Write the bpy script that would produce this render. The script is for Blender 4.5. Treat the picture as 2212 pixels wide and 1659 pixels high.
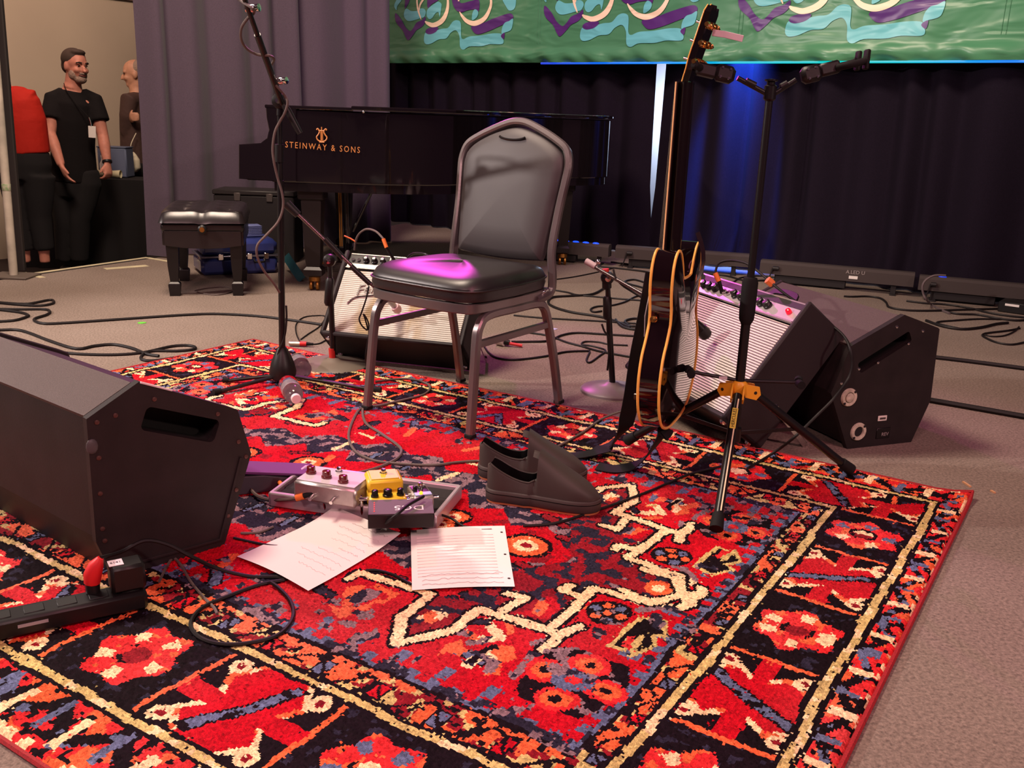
import bpy, math, random
import numpy as np
from mathutils import Vector as V, Matrix

for o in list(bpy.data.objects):
    bpy.data.objects.remove(o, do_unlink=True)
random.seed(7)
RNG = np.random.default_rng(7)
scene = bpy.context.scene
col = scene.collection
PI = math.pi

# ---------------------------------------------------------------- camera
CH = 0.95                      # camera height above the stage floor, metres
FPX = 2050.0                   # focal length in pixels of the 2212 x 1659 frame
CX, CY = 1106.0, 829.5
CUP = V((0.03519284, -0.96126716, -0.27336225))      # world up, in camera axes (x right, y down, z ahead)
CFW = (V((0, 0, 1)) - CUP * CUP.z).normalized()
CRT = CFW.cross(CUP)
cam_d = bpy.data.cameras.new('camera')
cam_d.sensor_fit = 'HORIZONTAL'
cam_d.sensor_width = 36.0
cam_d.lens = FPX / 2212.0 * 36.0
cam_d.clip_start = 0.05
cam_d.clip_end = 60
cam = bpy.data.objects.new('camera', cam_d)
col.objects.link(cam)
cam.matrix_world = Matrix((
    (CRT.x, -CRT.y, -CRT.z, 0.0),
    (CFW.x, -CFW.y, -CFW.z, 0.0),
    (CUP.x, -CUP.y, -CUP.z, CH),
    (0, 0, 0, 1)))
scene.camera = cam

# ---------------------------------------------------------------- picture settings
vs = scene.view_settings
vs.view_transform = 'Standard'
vs.look = 'None'
vs.exposure = 0.0
vs.gamma = 1.0
vs.use_curve_mapping = False


def srgb(r, g, b):
    def f(c):
        c = c / 255.0
        return c / 12.92 if c <= 0.04045 else ((c + 0.055) / 1.055) ** 2.4
    return (f(r), f(g), f(b))


# ---------------------------------------------------------------- world and lamps
world = bpy.data.worlds.new('hall')
scene.world = world
world.use_nodes = True
bgn = world.node_tree.nodes['Background']
bgn.inputs['Color'].default_value = (0.78, 0.34, 0.58, 1)
bgn.inputs['Strength'].default_value = 0.060


def lamp(name, kind, loc, aim, power, color, size=0.2, spot=60, blend=0.4):
    d = bpy.data.lights.new(name, kind)
    d.energy = power
    d.color = color
    if kind == 'AREA':
        d.shape = 'DISK'
        d.size = size
    else:
        d.shadow_soft_size = size
    if kind == 'SPOT':
        d.spot_size = math.radians(spot)
        d.spot_blend = blend
    o = bpy.data.objects.new(name, d)
    col.objects.link(o)
    o.location = loc
    q = (V(aim) - V(loc)).to_track_quat('-Z', 'Y')
    o.rotation_euler = q.to_euler()
    return o


# side light on a stand at the left: the main light on the chair, amplifiers and papers
lamp('side_light_left', 'SPOT', (-4.7, 2.6, 2.62), (0.1, 3.0, 0.45), 850, (1.0, 0.84, 0.78), 0.07, 70, 0.6)
# stage washes from the front
lamp('front_wash_right', 'SPOT', (4.3, -1.9, 3.4), (-0.8, 4.0, 0.0), 480, (1.0, 0.70, 0.62), 0.15, 62, 0.7)
lamp('front_wash_left', 'SPOT', (-2.0, -3.0, 4.4), (-0.3, 2.4, 0.0), 540, (1.0, 0.58, 0.57), 0.45, 66, 0.8)
lamp('front_wash_centre', 'SPOT', (1.6, -1.2, 4.4), (0.9, 1.6, 0.0), 360, (1.0, 0.28, 0.38), 0.5, 66, 0.8)
# magenta back light hung above the rear of the stage
lamp('magenta_back', 'SPOT', (-0.85, 6.55, 2.45), (0.15, 2.9, 0.4), 230, (1.0, 0.08, 0.72), 0.06, 46, 0.5)
# house light over the piano side and the banner
lamp('house_light', 'AREA', (-1.6, 3.4, 4.6), (-1.6, 4.6, 0.0), 290, (1.0, 0.78, 0.62), 1.4)
lamp('banner_wash', 'SPOT', (2.6, 1.2, 3.9), (1.5, 6.2, 2.1), 500, (1.0, 0.86, 0.70), 0.3, 50, 0.7)
# blue wash down the back curtain from behind the banner
lamp('blue_wash', 'SPOT', (1.40, 6.33, 1.85), (1.47, 6.56, 0.80), 2300, (0.03, 0.13, 1.0), 0.04, 38, 0.9)
lamp('purple_fill', 'SPOT', (0.3, 5.0, 3.6), (0.1, 7.4, 0.9), 70, (0.75, 0.14, 0.85), 0.2, 75, 0.8)  # added spot from above, tints the dark back curtain purple
# work light in the room beside the stage
lamp('side_room_light', 'AREA', (-3.4, 6.9, 2.9), (-3.6, 8.4, 0.8), 26, (1.0, 0.68, 0.54), 0.8)


# ---------------------------------------------------------------- pixel -> place
def ray(x, y):
    d = V(((x - CX) / FPX, (y - CY) / FPX, 1.0))
    return V((d.dot(CRT), d.dot(CFW), d.dot(CUP)))


def P(x, y, z=0.0):
    """point at height z seen at photo pixel x, y"""
    d = ray(x, y)
    t = (z - CH) / d.z
    return V((d.x * t, d.y * t, z))


def PY(x, y, Y):
    """point at distance Y (along the floor, ahead) seen at pixel x, y"""
    d = ray(x, y)
    t = Y / d.y
    return V((d.x * t, Y, CH + d.z * t))


def PN(x, y, p0, nrm):
    """point of the plane p0 / nrm seen at pixel x, y"""
    d = ray(x, y)
    o = V((0, 0, CH))
    t = (V(p0) - o).dot(nrm) / d.dot(nrm)
    return o + d * t


# ---------------------------------------------------------------- materials
MATS = {}


def mk(name, rgb, rough=0.5, metal=0.0, spec=0.5, var=None, bump=None, coat=0.0, emit=None, trans=0.0,
       alpha=None, rgb2=None, ior=1.45, sheen=0.0):
    if name in MATS:
        return MATS[name]
    m = bpy.data.materials.new(name)
    m.use_nodes = True
    nt = m.node_tree
    b = nt.nodes['Principled BSDF']
    c = srgb(*rgb)
    b.inputs['Base Color'].default_value = (*c, 1)
    b.inputs['Roughness'].default_value = rough
    b.inputs['Metallic'].default_value = metal
    b.inputs['Specular IOR Level'].default_value = spec
    b.inputs['Coat Weight'].default_value = coat
    b.inputs['IOR'].default_value = ior
    if sheen:
        b.inputs['Sheen Weight'].default_value = sheen
        b.inputs['Sheen Roughness'].default_value = 0.5
    if coat:
        b.inputs['Coat Roughness'].default_value = 0.05
    if trans:
        b.inputs['Transmission Weight'].default_value = trans
    if emit:
        b.inputs['Emission Color'].default_value = (*srgb(*emit[0]), 1)
        b.inputs['Emission Strength'].default_value = emit[1]
    tc = nt.nodes.new('ShaderNodeTexCoord')
    if var:
        n = nt.nodes.new('ShaderNodeTexNoise')
        n.inputs['Scale'].default_value = var[0]
        n.inputs['Detail'].default_value = 5
        nt.links.new(tc.outputs['Object'], n.inputs['Vector'])
        mx = nt.nodes.new('ShaderNodeMix')
        mx.data_type = 'RGBA'
        rp = nt.nodes.new('ShaderNodeMapRange')
        rp.inputs['From Min'].default_value = 0.3
        rp.inputs['From Max'].default_value = 0.7
        nt.links.new(n.outputs['Fac'], rp.inputs['Value'])
        nt.links.new(rp.outputs['Result'], mx.inputs['Factor'])
        lo = srgb(*(rgb2 if rgb2 else tuple(max(0, q * (1 - var[1])) for q in rgb)))
        mx.inputs['A'].default_value = (*lo, 1)
        mx.inputs['B'].default_value = (*c, 1)
        nt.links.new(mx.outputs['Result'], b.inputs['Base Color'])
    if bump:
        n2 = nt.nodes.new('ShaderNodeTexNoise')
        n2.inputs['Scale'].default_value = bump[0]
        n2.inputs['Detail'].default_value = 3
        nt.links.new(tc.outputs['Object'], n2.inputs['Vector'])
        bp = nt.nodes.new('ShaderNodeBump')
        bp.inputs['Strength'].default_value = bump[1]
        bp.inputs['Distance'].default_value = bump[2] if len(bump) > 2 else 0.002
        nt.links.new(n2.outputs['Fac'], bp.inputs['Height'])
        nt.links.new(bp.outputs['Normal'], b.inputs['Normal'])
    MATS[name] = m
    return m


def black_plastic():
    return mk('black_plastic', (22, 20, 21), 0.42, spec=0.4, bump=(90, 0.08))


def black_metal():
    return mk('black_metal', (20, 18, 19), 0.33, spec=0.5)


def chrome():
    return mk('chrome', (225, 222, 220), 0.12, metal=1.0)


def brass():
    return mk('brass', (166, 116, 58), 0.38, metal=1.0)


def rubber():
    return mk('rubber', (20, 19, 20), 0.75, spec=0.25)


def cable_black():
    return mk('cable_black', (24, 20, 21), 0.55, spec=0.3)


def cable_grey():
    return mk('cable_grey', (96, 84, 80), 0.6, spec=0.3, bump=(400, 0.3))


# ---------------------------------------------------------------- geometry helpers
class MB:
    """collects vertices and faces, build() links them as one mesh object"""

    def __init__(self):
        self.v = []
        self.f = []
        self.mi = []

    def add(self, vs_, fs_, M=None, mi=0):
        k = len(self.v)
        if M is not None:
            vs_ = [M @ V(p) for p in vs_]
        self.v.extend([tuple(p) for p in vs_])
        self.f.extend([tuple(i + k for i in f) for f in fs_])
        self.mi.extend([mi] * len(fs_))
        return self

    def box(self, c, s, M=None, bev=0.0, mi=0):
        cx, cy, cz = c
        hx, hy, hz = s[0] / 2, s[1] / 2, s[2] / 2
        if bev <= 0:
            vs_ = [(cx + i * hx, cy + j * hy, cz + k * hz) for i in (-1, 1) for j in (-1, 1) for k in (-1, 1)]
            fs_ = [(0, 1, 3, 2), (4, 6, 7, 5), (0, 4, 5, 1), (2, 3, 7, 6), (0, 2, 6, 4), (1, 5, 7, 3)]
            return self.add(vs_, fs_, M, mi)
        b = min(bev, hx * 0.98, hy * 0.98, hz * 0.98)
        vs_ = []
        idx = {}
        for i in (-1, 1):
            for j in (-1, 1):
                for k in (-1, 1):
                    for ax in range(3):
                        q = [hx - b, hy - b, hz - b]
                        q[ax] += b
                        idx[(i, j, k, ax)] = len(vs_)
                        vs_.append((cx + i * q[0], cy + j * q[1], cz + k * q[2]))
        fs_ = []
        for ax in range(3):
            o1, o2 = [a for a in range(3) if a != ax]
            for s_ in (-1, 1):
                def key(a, b_):
                    t = [0, 0, 0]
                    t[ax] = s_
                    t[o1] = a
                    t[o2] = b_
                    return idx[(t[0], t[1], t[2], ax)]
                fs_.append((key(-1, -1), key(1, -1), key(1, 1), key(-1, 1)))
        for ax in range(3):
            o1, o2 = [a for a in range(3) if a != ax]
            for a in (-1, 1):
                for b_ in (-1, 1):
                    def key(s_, w):
                        t = [0, 0, 0]
                        t[ax] = s_
                        t[o1] = a
                        t[o2] = b_
                        return idx[(t[0], t[1], t[2], w)]
                    fs_.append((key(-1, o1), key(1, o1), key(1, o2), key(-1, o2)))
        for i in (-1, 1):
            for j in (-1, 1):
                for k in (-1, 1):
                    fs_.append(tuple(idx[(i, j, k, ax)] for ax in range(3)))
        return self.add(vs_, fs_, M, mi)

    def tube(self, pts, r, n=8, closed=False, M=None, sq=None, up=None, mi=0, cap=True):
        """round tube (or sq=(w,h) rectangular bar) along pts"""
        pts = [V(p) for p in pts]
        N = len(pts)
        if N < 2:
            return self
        rs = r if isinstance(r, (list, tuple)) else [r] * N
        T = []
        for i in range(N):
            if closed:
                t = pts[(i + 1) % N] - pts[i - 1]
            else:
                t = pts[min(i + 1, N - 1)] - pts[max(i - 1, 0)]
            if t.length < 1e-9:
                t = V((0, 0, 1))
            T.append(t.normalized())
        u = V(up) if up is not None else (V((0, 0, 1)) if abs(T[0].z) < 0.9 else V((0, 1, 0)))
        nrm = (u - T[0] * u.dot(T[0])).normalized()
        vs_ = []
        if sq:
            cw, ch = sq[0] / 2, sq[1] / 2
            c_ = min(cw, ch) * (sq[2] if len(sq) > 2 else 0.35)
            prof = [(cw, ch - c_), (cw - c_, ch), (-cw + c_, ch), (-cw, ch - c_),
                    (-cw, -ch + c_), (-cw + c_, -ch), (cw - c_, -ch), (cw, -ch + c_)]
            n = 8
        else:
            prof = [(math.cos(2 * PI * k / n), math.sin(2 * PI * k / n)) for k in range(n)]
        for i in range(N):
            if i > 0:
                nrm = nrm - T[i] * nrm.dot(T[i])
                if nrm.length < 1e-6:
                    nrm = T[i].orthogonal()
                nrm.normalize()
            b = T[i].cross(nrm)
            sc = 1.0 if sq else rs[i]
            for (a, c) in prof:
                vs_.append(pts[i] + b * (a * sc) + nrm * (c * sc))
        fs_ = []
        for i in range(N if closed else N - 1):
            j = (i + 1) % N
            for k in range(n):
                fs_.append((i * n + k, i * n + (k + 1) % n, j * n + (k + 1) % n, j * n + k))
        if cap and not closed:
            fs_.append(tuple(range(n))[::-1])
            fs_.append(tuple((N - 1) * n + k for k in range(n)))
        return self.add(vs_, fs_, M, mi)

    def lathe(self, prof, n=24, M=None, mi=0, axis=2):
        """profile of (r, h) turned about the z axis"""
        vs_ = []
        fs_ = []
        m = len(prof)
        for (r, h) in prof:
            for k in range(n):
                a = 2 * PI * k / n
                vs_.append((r * math.cos(a), r * math.sin(a), h))
        for i in range(m - 1):
            for k in range(n):
                fs_.append((i * n + k, i * n + (k + 1) % n, (i + 1) * n + (k + 1) % n, (i + 1) * n + k))
        if prof[0][0] > 1e-6:
            fs_.append(tuple(range(n))[::-1])
        if prof[-1][0] > 1e-6:
            fs_.append(tuple((m - 1) * n + k for k in range(n)))
        return self.add(vs_, fs_, M, mi)

    def prism(self, poly, h0, h1, M=None, mi=0, bev=0.0):
        """polygon in xy extruded from z=h0 to z=h1, small chamfer bev"""
        n = len(poly)
        rings = []
        if bev > 0:
            ins = inset(poly, bev)
            rings = [(ins, h0), (poly, h0 + bev), (poly, h1 - bev), (ins, h1)]
        else:
            rings = [(poly, h0), (poly, h1)]
        vs_ = []
        for (pl, h) in rings:
            vs_ += [(p[0], p[1], h) for p in pl]
        fs_ = [tuple(range(n))[::-1], tuple((len(rings) - 1) * n + k for k in range(n))]
        for i in range(len(rings) - 1):
            for k in range(n):
                fs_.append((i * n + k, i * n + (k + 1) % n, (i + 1) * n + (k + 1) % n, (i + 1) * n + k))
        return self.add(vs_, fs_, M, mi)

    def ball(self, c, r, n=12, m=8, M=None, mi=0):
        rx_, ry_, rz_ = (r, r, r) if not isinstance(r, (tuple, list)) else r
        vs_ = [(c[0], c[1], c[2] - rz_)]
        for i in range(1, m):
            a = -PI / 2 + PI * i / m
            for k in range(n):
                t = 2 * PI * k / n
                vs_.append((c[0] + rx_ * math.cos(a) * math.cos(t), c[1] + ry_ * math.cos(a) * math.sin(t), c[2] + rz_ * math.sin(a)))
        vs_.append((c[0], c[1], c[2] + rz_))
        fs_ = []
        for k in range(n):
            fs_.append((0, 1 + (k + 1) % n, 1 + k))
        for i in range(m - 2):
            for k in range(n):
                fs_.append((1 + i * n + k, 1 + i * n + (k + 1) % n, 1 + (i + 1) * n + (k + 1) % n, 1 + (i + 1) * n + k))
        top = len(vs_) - 1
        for k in range(n):
            fs_.append((1 + (m - 2) * n + k, 1 + (m - 2) * n + (k + 1) % n, top))
        return self.add(vs_, fs_, M, mi)

    def sheet(self, rows, thick=0.0, mi=0, M=None):
        """grid of points (list of rows); thick gives a second side"""
        R_ = len(rows)
        C_ = len(rows[0])
        vs_ = [p for r in rows for p in r]
        fs_ = []
        for i in range(R_ - 1):
            for j in range(C_ - 1):
                fs_.append((i * C_ + j, i * C_ + j + 1, (i + 1) * C_ + j + 1, (i + 1) * C_ + j))
        return self.add(vs_, fs_, M, mi)

    def build(self, name, mat, parent=None, M=None, world=False, smooth=40, label=None):
        me = bpy.data.meshes.new(name)
        vs_ = self.v
        F = FR.get(parent) if parent is not None else M
        if world and F is not None:
            Fi = F.inverted()
            vs_ = [tuple(Fi @ V(p)) for p in vs_]
        me.from_pydata(vs_, [], self.f)
        me.update()
        mats = mat if isinstance(mat, (list, tuple)) else [mat]
        for q in mats:
            me.materials.append(q)
        if len(mats) > 1:
            me.polygons.foreach_set('material_index', self.mi)
        fix_normals(me)
        if smooth:
            me.shade_smooth()
            me.set_sharp_from_angle(angle=math.radians(smooth))
        o = bpy.data.objects.new(name, me)
        col.objects.link(o)
        if parent is not None:
            o.parent = parent
            FR[o] = F
        elif M is not None:
            o.matrix_world = M
            FR[o] = M
        else:
            FR[o] = Matrix.Identity(4)
        if label:
            o['label'] = label
        return o


def fix_normals(me):
    import bmesh
    bm = bmesh.new()
    bm.from_mesh(me)
    bmesh.ops.recalc_face_normals(bm, faces=bm.faces)
    bm.to_mesh(me)
    bm.free()


FR = {}


def inset(poly, d):
    n = len(poly)
    area = sum(poly[i][0] * poly[(i + 1) % n][1] - poly[(i + 1) % n][0] * poly[i][1] for i in range(n))
    s = 1 if area > 0 else -1
    out = []
    for i in range(n):
        p0, p1, p2 = V((*poly[i - 1], 0)), V((*poly[i], 0)), V((*poly[(i + 1) % n], 0))
        e1 = (p1 - p0).normalized()
        e2 = (p2 - p1).normalized()
        n1 = V((-e1.y, e1.x, 0)) * s
        n2 = V((-e2.y, e2.x, 0)) * s
        b = n1 + n2
        L = b.length
        if L < 1e-6:
            b, k = n1, 1
        else:
            b = b / L
            k = 1 / max(0.4, b.dot(n1))
        out.append((p1.x + b.x * d * k, p1.y + b.y * d * k))
    return out


def frame(o, x, y=None, z=None):
    """matrix with origin o and given axes (third from the cross product)"""
    x = V(x).normalized()
    if z is None:
        y = V(y).normalized()
        z = x.cross(y)
        z.normalize()
        y = z.cross(x)
    else:
        z = V(z).normalized()
        y = z.cross(x)
        y.normalize()
        x = y.cross(z)
    o = V(o)
    return Matrix(((x.x, y.x, z.x, o.x), (x.y, y.y, z.y, o.y), (x.z, y.z, z.z, o.z), (0, 0, 0, 1)))


def T(x, y, z):
    return Matrix.Translation((x, y, z))


def Rx(a):
    return Matrix.Rotation(math.radians(a), 4, 'X')


def Ry(a):
    return Matrix.Rotation(math.radians(a), 4, 'Y')


def Rz(a):
    return Matrix.Rotation(math.radians(a), 4, 'Z')


def along(p, q):
    """matrix at p whose z axis runs towards q"""
    z = (V(q) - V(p)).normalized()
    x = z.orthogonal().normalized()
    return frame(p, x, z=z)


def smooth_path(pts, k=6, closed=False):
    pts = [V(p) for p in pts]
    n = len(pts)
    out = []
    rng = range(n if closed else n - 1)
    for i in rng:
        if closed:
            a, b, c, d = pts[i - 1], pts[i], pts[(i + 1) % n], pts[(i + 2) % n]
        else:
            a, b, c, d = pts[max(i - 1, 0)], pts[i], pts[i + 1], pts[min(i + 2, n - 1)]
        for j in range(k):
            t = j / k
            out.append(0.5 * ((2 * b) + (c - a) * t + (2 * a - 5 * b + 4 * c - d) * t * t + (3 * b - a - 3 * c + d) * t ** 3))
    if not closed:
        out.append(pts[-1])
    return out


def thing(name, label, cat, M, group=None):
    o = bpy.data.objects.new(name, None)
    col.objects.link(o)
    o.empty_display_size = 0.05
    if not isinstance(M, Matrix):
        M = Matrix.Translation(V(M))
    o.matrix_world = M
    FR[o] = M
    return tag(o, label, cat, group)


def tag(o, label=None, cat=None, group=None, kind=None):
    if label:
        o['label'] = label
    if cat:
        o['category'] = cat
    if group:
        o['group'] = group
    if kind:
        o['kind'] = kind
    return o


def lettering(name, s, size, mat, parent, M, depth=0.0008, spacing=1.0, align='CENTER', shear=0.0):
    """flat lettering as a mesh, in the parent's local frame placed by M (text runs along x, up along y)"""
    cu = bpy.data.curves.new('txt', 'FONT')
    cu.body = s
    cu.size = size
    cu.extrude = depth
    cu.align_x = align
    cu.align_y = 'CENTER'
    cu.space_character = spacing
    cu.shear = shear
    cu.resolution_u = 2
    to = bpy.data.objects.new('txt', cu)
    col.objects.link(to)
    me = bpy.data.meshes.new_from_object(to)
    bpy.data.objects.remove(to, do_unlink=True)
    me.transform(M)
    me.materials.clear()
    me.materials.append(mat)
    o = bpy.data.objects.new(name, me)
    col.objects.link(o)
    o.parent = parent
    FR[o] = FR[parent]
    return o


def cable(name, label, pts, r, mat, cat='cable', group=None, k=6, n=6):
    b = MB().tube(smooth_path(pts, k), r, n)
    base = V((sum(p[0] for p in pts) / len(pts), sum(p[1] for p in pts) / len(pts), 0))
    return tag(b.build(name, mat, M=Matrix.Translation(base), world=True), label, cat, group)


def on_floor(pxs, r, h=0.0):
    return [P(x, y, r + h) for (x, y) in pxs]

# ================================================================ the setting
def carpet_mat():
    m = bpy.data.materials.new('carpet')
    m.use_nodes = True
    nt = m.node_tree
    b = nt.nodes['Principled BSDF']
    b.inputs['Roughness'].default_value = 0.95
    b.inputs['Specular IOR Level'].default_value = 0.15
    tc = nt.nodes.new('ShaderNodeTexCoord')
    n1 = nt.nodes.new('ShaderNodeTexNoise')
    n1.inputs['Scale'].default_value = 130
    n1.inputs['Detail'].default_value = 4
    n1.inputs['Roughness'].default_value = 0.7
    n2 = nt.nodes.new('ShaderNodeTexNoise')
    n2.inputs['Scale'].default_value = 1.6
    n2.inputs['Detail'].default_value = 3
    for n in (n1, n2):
        nt.links.new(tc.outputs['Object'], n.inputs['Vector'])
    r1 = nt.nodes.new('ShaderNodeValToRGB')
    r1.color_ramp.elements[0].position = 0.30
    r1.color_ramp.elements[0].color = (*srgb(96, 86, 80), 1)
    r1.color_ramp.elements[1].position = 0.72
    r1.color_ramp.elements[1].color = (*srgb(160, 144, 132), 1)
    nt.links.new(n1.outputs['Fac'], r1.inputs['Fac'])
    mx = nt.nodes.new('ShaderNodeMix')
    mx.data_type = 'RGBA'
    mx.blend_type = 'MULTIPLY'
    mx.inputs['Factor'].default_value = 1.0
    r2 = nt.nodes.new('ShaderNodeValToRGB')
    r2.color_ramp.elements[0].position = 0.35
    r2.color_ramp.elements[0].color = (0.84, 0.82, 0.80, 1)
    r2.color_ramp.elements[1].position = 0.65
    r2.color_ramp.elements[1].color = (1, 1, 1, 1)
    nt.links.new(n2.outputs['Fac'], r2.inputs['Fac'])
    nt.links.new(r1.outputs['Color'], mx.inputs['A'])
    nt.links.new(r2.outputs['Color'], mx.inputs['B'])
    nt.links.new(mx.outputs['Result'], b.inputs['Base Color'])
    bp = nt.nodes.new('ShaderNodeBump')
    bp.inputs['Strength'].default_value = 0.6
    bp.inputs['Distance'].default_value = 0.004
    nt.links.new(n1.outputs['Fac'], bp.inputs['Height'])
    nt.links.new(bp.outputs['Normal'], b.inputs['Normal'])
    return m


def poly_slab(pts, z0, z1):
    b = MB()
    b.prism([(p[0], p[1]) for p in pts], z0, z1)
    return b


LOWZ = -0.42                                   # floor of the room beside the stage
e_dir = (P(313, 553) - P(45, 590)).normalized()            # left edge of the stage runs this way
e_nrm = V((e_dir.y, -e_dir.x, 0))
s0 = P(45, 590)


def edge_pt(t, off=0.0):
    return s0 + e_dir * t + e_nrm * off


deck = [edge_pt(-7.0), edge_pt(1.0), edge_pt(1.0) + V((0.8, 1.0, 0)), V((-0.6, 9.4, 0)), V((4.6, 6.4, 0)), V((4.6, -2.5, 0)), V((-5.2, -2.5, 0))]
stage = poly_slab(deck, LOWZ, -0.006).build('stage_deck', mk('stage_black', (26, 22, 22), 0.7, var=(6, 0.3)), smooth=0)
tag(stage, kind='structure')
cd = [edge_pt(-7.0, 0.11), edge_pt(1.0, 0.11), edge_pt(1.0, 0.11) + V((0.6, 0.8, 0)), V((-0.6, 9.3, 0)), V((4.5, 6.3, 0)), V((4.5, -2.4, 0)), V((-5.0, -2.4, 0))]
floor = poly_slab(cd, -0.006, 0.0).build('floor', carpet_mat(), smooth=0)
tag(floor, kind='structure')
low = poly_slab([(-9, 2), (-9, 13), (4, 13), (4, 9.0), (-1.2, 9.0), (-2.2, 6.5), (-4.6, 2)], LOWZ - 0.05, LOWZ)
low = low.build('floor_side_room', mk('side_floor', (52, 38, 34), 0.8, var=(3, 0.3)), smooth=0)
tag(low, kind='structure')

# side room wall, parallel to the stage edge
w0 = V((-4.18, 8.6, 0))
w_dir = V((0.594, 0.804, 0)).normalized()
w_nrm = V((w_dir.y, -w_dir.x, 0))


def wall_slab(name, a, b, z0, z1, th, mat, off=0.0):
    n = V(((b - a).normalized().y, -(b - a).normalized().x, 0))
    m = MB().prism([tuple((a + n * off)[:2]), tuple((b + n * off)[:2]), tuple((b - n * th)[:2]), tuple((a - n * th)[:2])], z0, z1)
    return tag(m.build(name, mat, smooth=0), kind='structure')


plaster = mk('plaster', (196, 178, 156), 0.9, spec=0.2, var=(1.2, 0.06), bump=(60, 0.05))
wall_slab('wall_left', w0 - w_dir * 3.4, w0 + w_dir * 4.5, LOWZ, 3.6, 0.12, plaster)
wall_slab('trim_1', w0 - w_dir * 3.4, w0 + w_dir * 4.5, 1.83, 1.845, 0.0, mk('trim_grey', (128, 104, 94), 0.8), off=0.03)

# white wall behind the stage curtain, seen through the slit between the curtain panels
b_dir = V((1.0, -0.79, 0)).normalized()                     # banner, curtain and back wall run this way
b_nrm = V((b_dir.y, -b_dir.x, 0))                           # towards the camera
BAN0 = V((1.6, 6.10, 0))
CUR0 = V((1.6, 6.36, 0))
wb = V((1.6, 7.3, 0))
wall_slab('wall_back', wb - b_dir * 5.2, wb + b_dir * 3.0, LOWZ, 3.6, 0.12, mk('back_wall_white', (215, 214, 214), 0.9))
lamp('slit_light', 'POINT', tuple(PN(1424, 250, wb - V((0, 0.45, 0)), b_nrm)), (0, 0, 0), 26, (0.62, 0.72, 1.0), 0.06)

# tape strips on the stage edge
tape_m = mk('gaffer_tape_white', (206, 196, 160), 0.7, var=(8, 0.15))


def strip(name, label, a, b, w, z=0.0, mat=None, cat='tape', group=None, h=0.0015):
    a, b = V(a), V(b)
    M = frame(V((a.x, a.y, z)), b - a, z=(0, 0, 1))
    L = (b - a).length
    m = MB().box((L / 2, 0, h / 2), (L, w, h))
    return tag(m.build(name, mat or tape_m, M=M, smooth=0), label, cat, group)


strip('edge_tape', 'long pale yellow tape strip along the left edge of the stage', edge_pt(-0.02, 0.03), edge_pt(0.86, 0.03), 0.035, z=-0.006)
strip('edge_tape', 'pale tape strip running back along the foot of the grey drape', P(318, 557), P(372, 566), 0.035, z=0.0)
strip('edge_tape', 'short slanted tape piece beside the foot of the white pole', P(50, 589), P(92, 600), 0.035, z=0.0)
strip('floor_tape', 'broad torn strip of beige tape on the carpet left of the piano bench', P(226, 581), P(318, 574), 0.06, z=0.0)
strip('floor_tape', 'tiny pale blue tape scrap on the carpet right of the chair', P(1181, 708), P(1201, 712), 0.03, z=0.0,
      mat=mk('tape_blue', (168, 176, 214), 0.7))
g = MB().prism([(0.018 * math.cos(a) * (1 + 0.2 * math.sin(3 * a)), 0.018 * math.sin(a)) for a in [k * PI / 6 for k in range(12)]], 0, 0.002)
tag(g.build('floor_sticker', mk('green_dot', (96, 190, 60), 0.6), M=Matrix.Translation(P(306, 698))), 'small bright green dot stuck on the carpet', 'sticker')
for i, (a, b, lb) in enumerate(((( 2080, 1042), (2096, 1053), 'larger pale wood splinter on the carpet at the rug corner'),
                                ((2140, 1061), (2149, 1066), 'smaller pale wood splinter on the bare carpet right of the rug corner'))):
    strip('splinter', lb, P(*a), P(*b), 0.006, mat=mk('splinter', (200, 150, 110), 0.7), cat='debris', h=0.004)


# ---------------------------------------------------------------- drapes
def pleats(L, seed, n, amp):
    r = np.random.default_rng(seed)
    ks = np.cumsum(r.uniform(0.6, 1.4, n))
    ks = ks / ks[-1] * L
    am = r.uniform(0.5, 1.2, n) * amp
    sh = r.uniform(0.3, 0.7, n)
    return ks, am, sh


def pleat_depth(s, ks, am, sh):
    prev = 0.0
    for k, a, h in zip(ks, am, sh):
        if s <= k:
            t = (s - prev) / (k - prev)
            t = t / h * 0.5 if t < h else 0.5 + (t - h) / (1 - h) * 0.5
            return a * (math.sin(PI * t) ** 1.5)
        prev = k
    return 0.0


def drape(name, label, p0, d, L, z0, z1, mat, seed, n, amp, group=None, left=None, right=None, cat='curtain', cols=None):
    nrm = V((d.y, -d.x, 0))
    ks, am, sh = pleats(L, seed, n, amp)
    C_ = cols or int(L * 60)
    R_ = 14
    rows = []
    for i in range(R_ + 1):
        z = z0 + (z1 - z0) * i / R_
        lo = left(z) if left else 0.0
        hi = right(z) if right else L
        row = []
        for j in range(C_ + 1):
            s = lo + (hi - lo) * j / C_
            dep = pleat_depth(s, ks, am, sh)
            flare = 1.0 + 0.25 * (1 - i / R_)
            wob = 0.012 * math.sin(1.7 * z + s * 2.1)
            q = p0 + d * (s + 0.02 * math.sin(z * 0.9 + s)) + nrm * (dep * flare + wob)
            row.append((q.x, q.y, z))
        rows.append(row)
    b = MB().sheet(rows)
    base = Matrix.Translation((p0.x, p0.y, z0))
    return tag(b.build(name, mat, M=base, world=True, smooth=180), label, cat, group)


grey_cloth = mk('drape_grey', (88, 75, 90), 0.85, spec=0.25, var=(220, 0.12), bump=(500, 0.15), sheen=0.2)
dA = V((-2.34, 5.98, 0))
dB = V((-0.96, 7.15, 0))
drape('grey_drape', 'tall grey pleated drape hanging behind the piano', dA, (dB - dA).normalized(), (dB - dA).length, 0.01, 3.4,
      grey_cloth, 11, 8, 0.085)

velvet = mk('curtain_black', (27, 20, 32), 0.95, spec=0.1, var=(160, 0.2))
slit_a = PN(1431, 135, CUR0, b_nrm)
slit_b = PN(1410, 455, CUR0, b_nrm)


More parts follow.
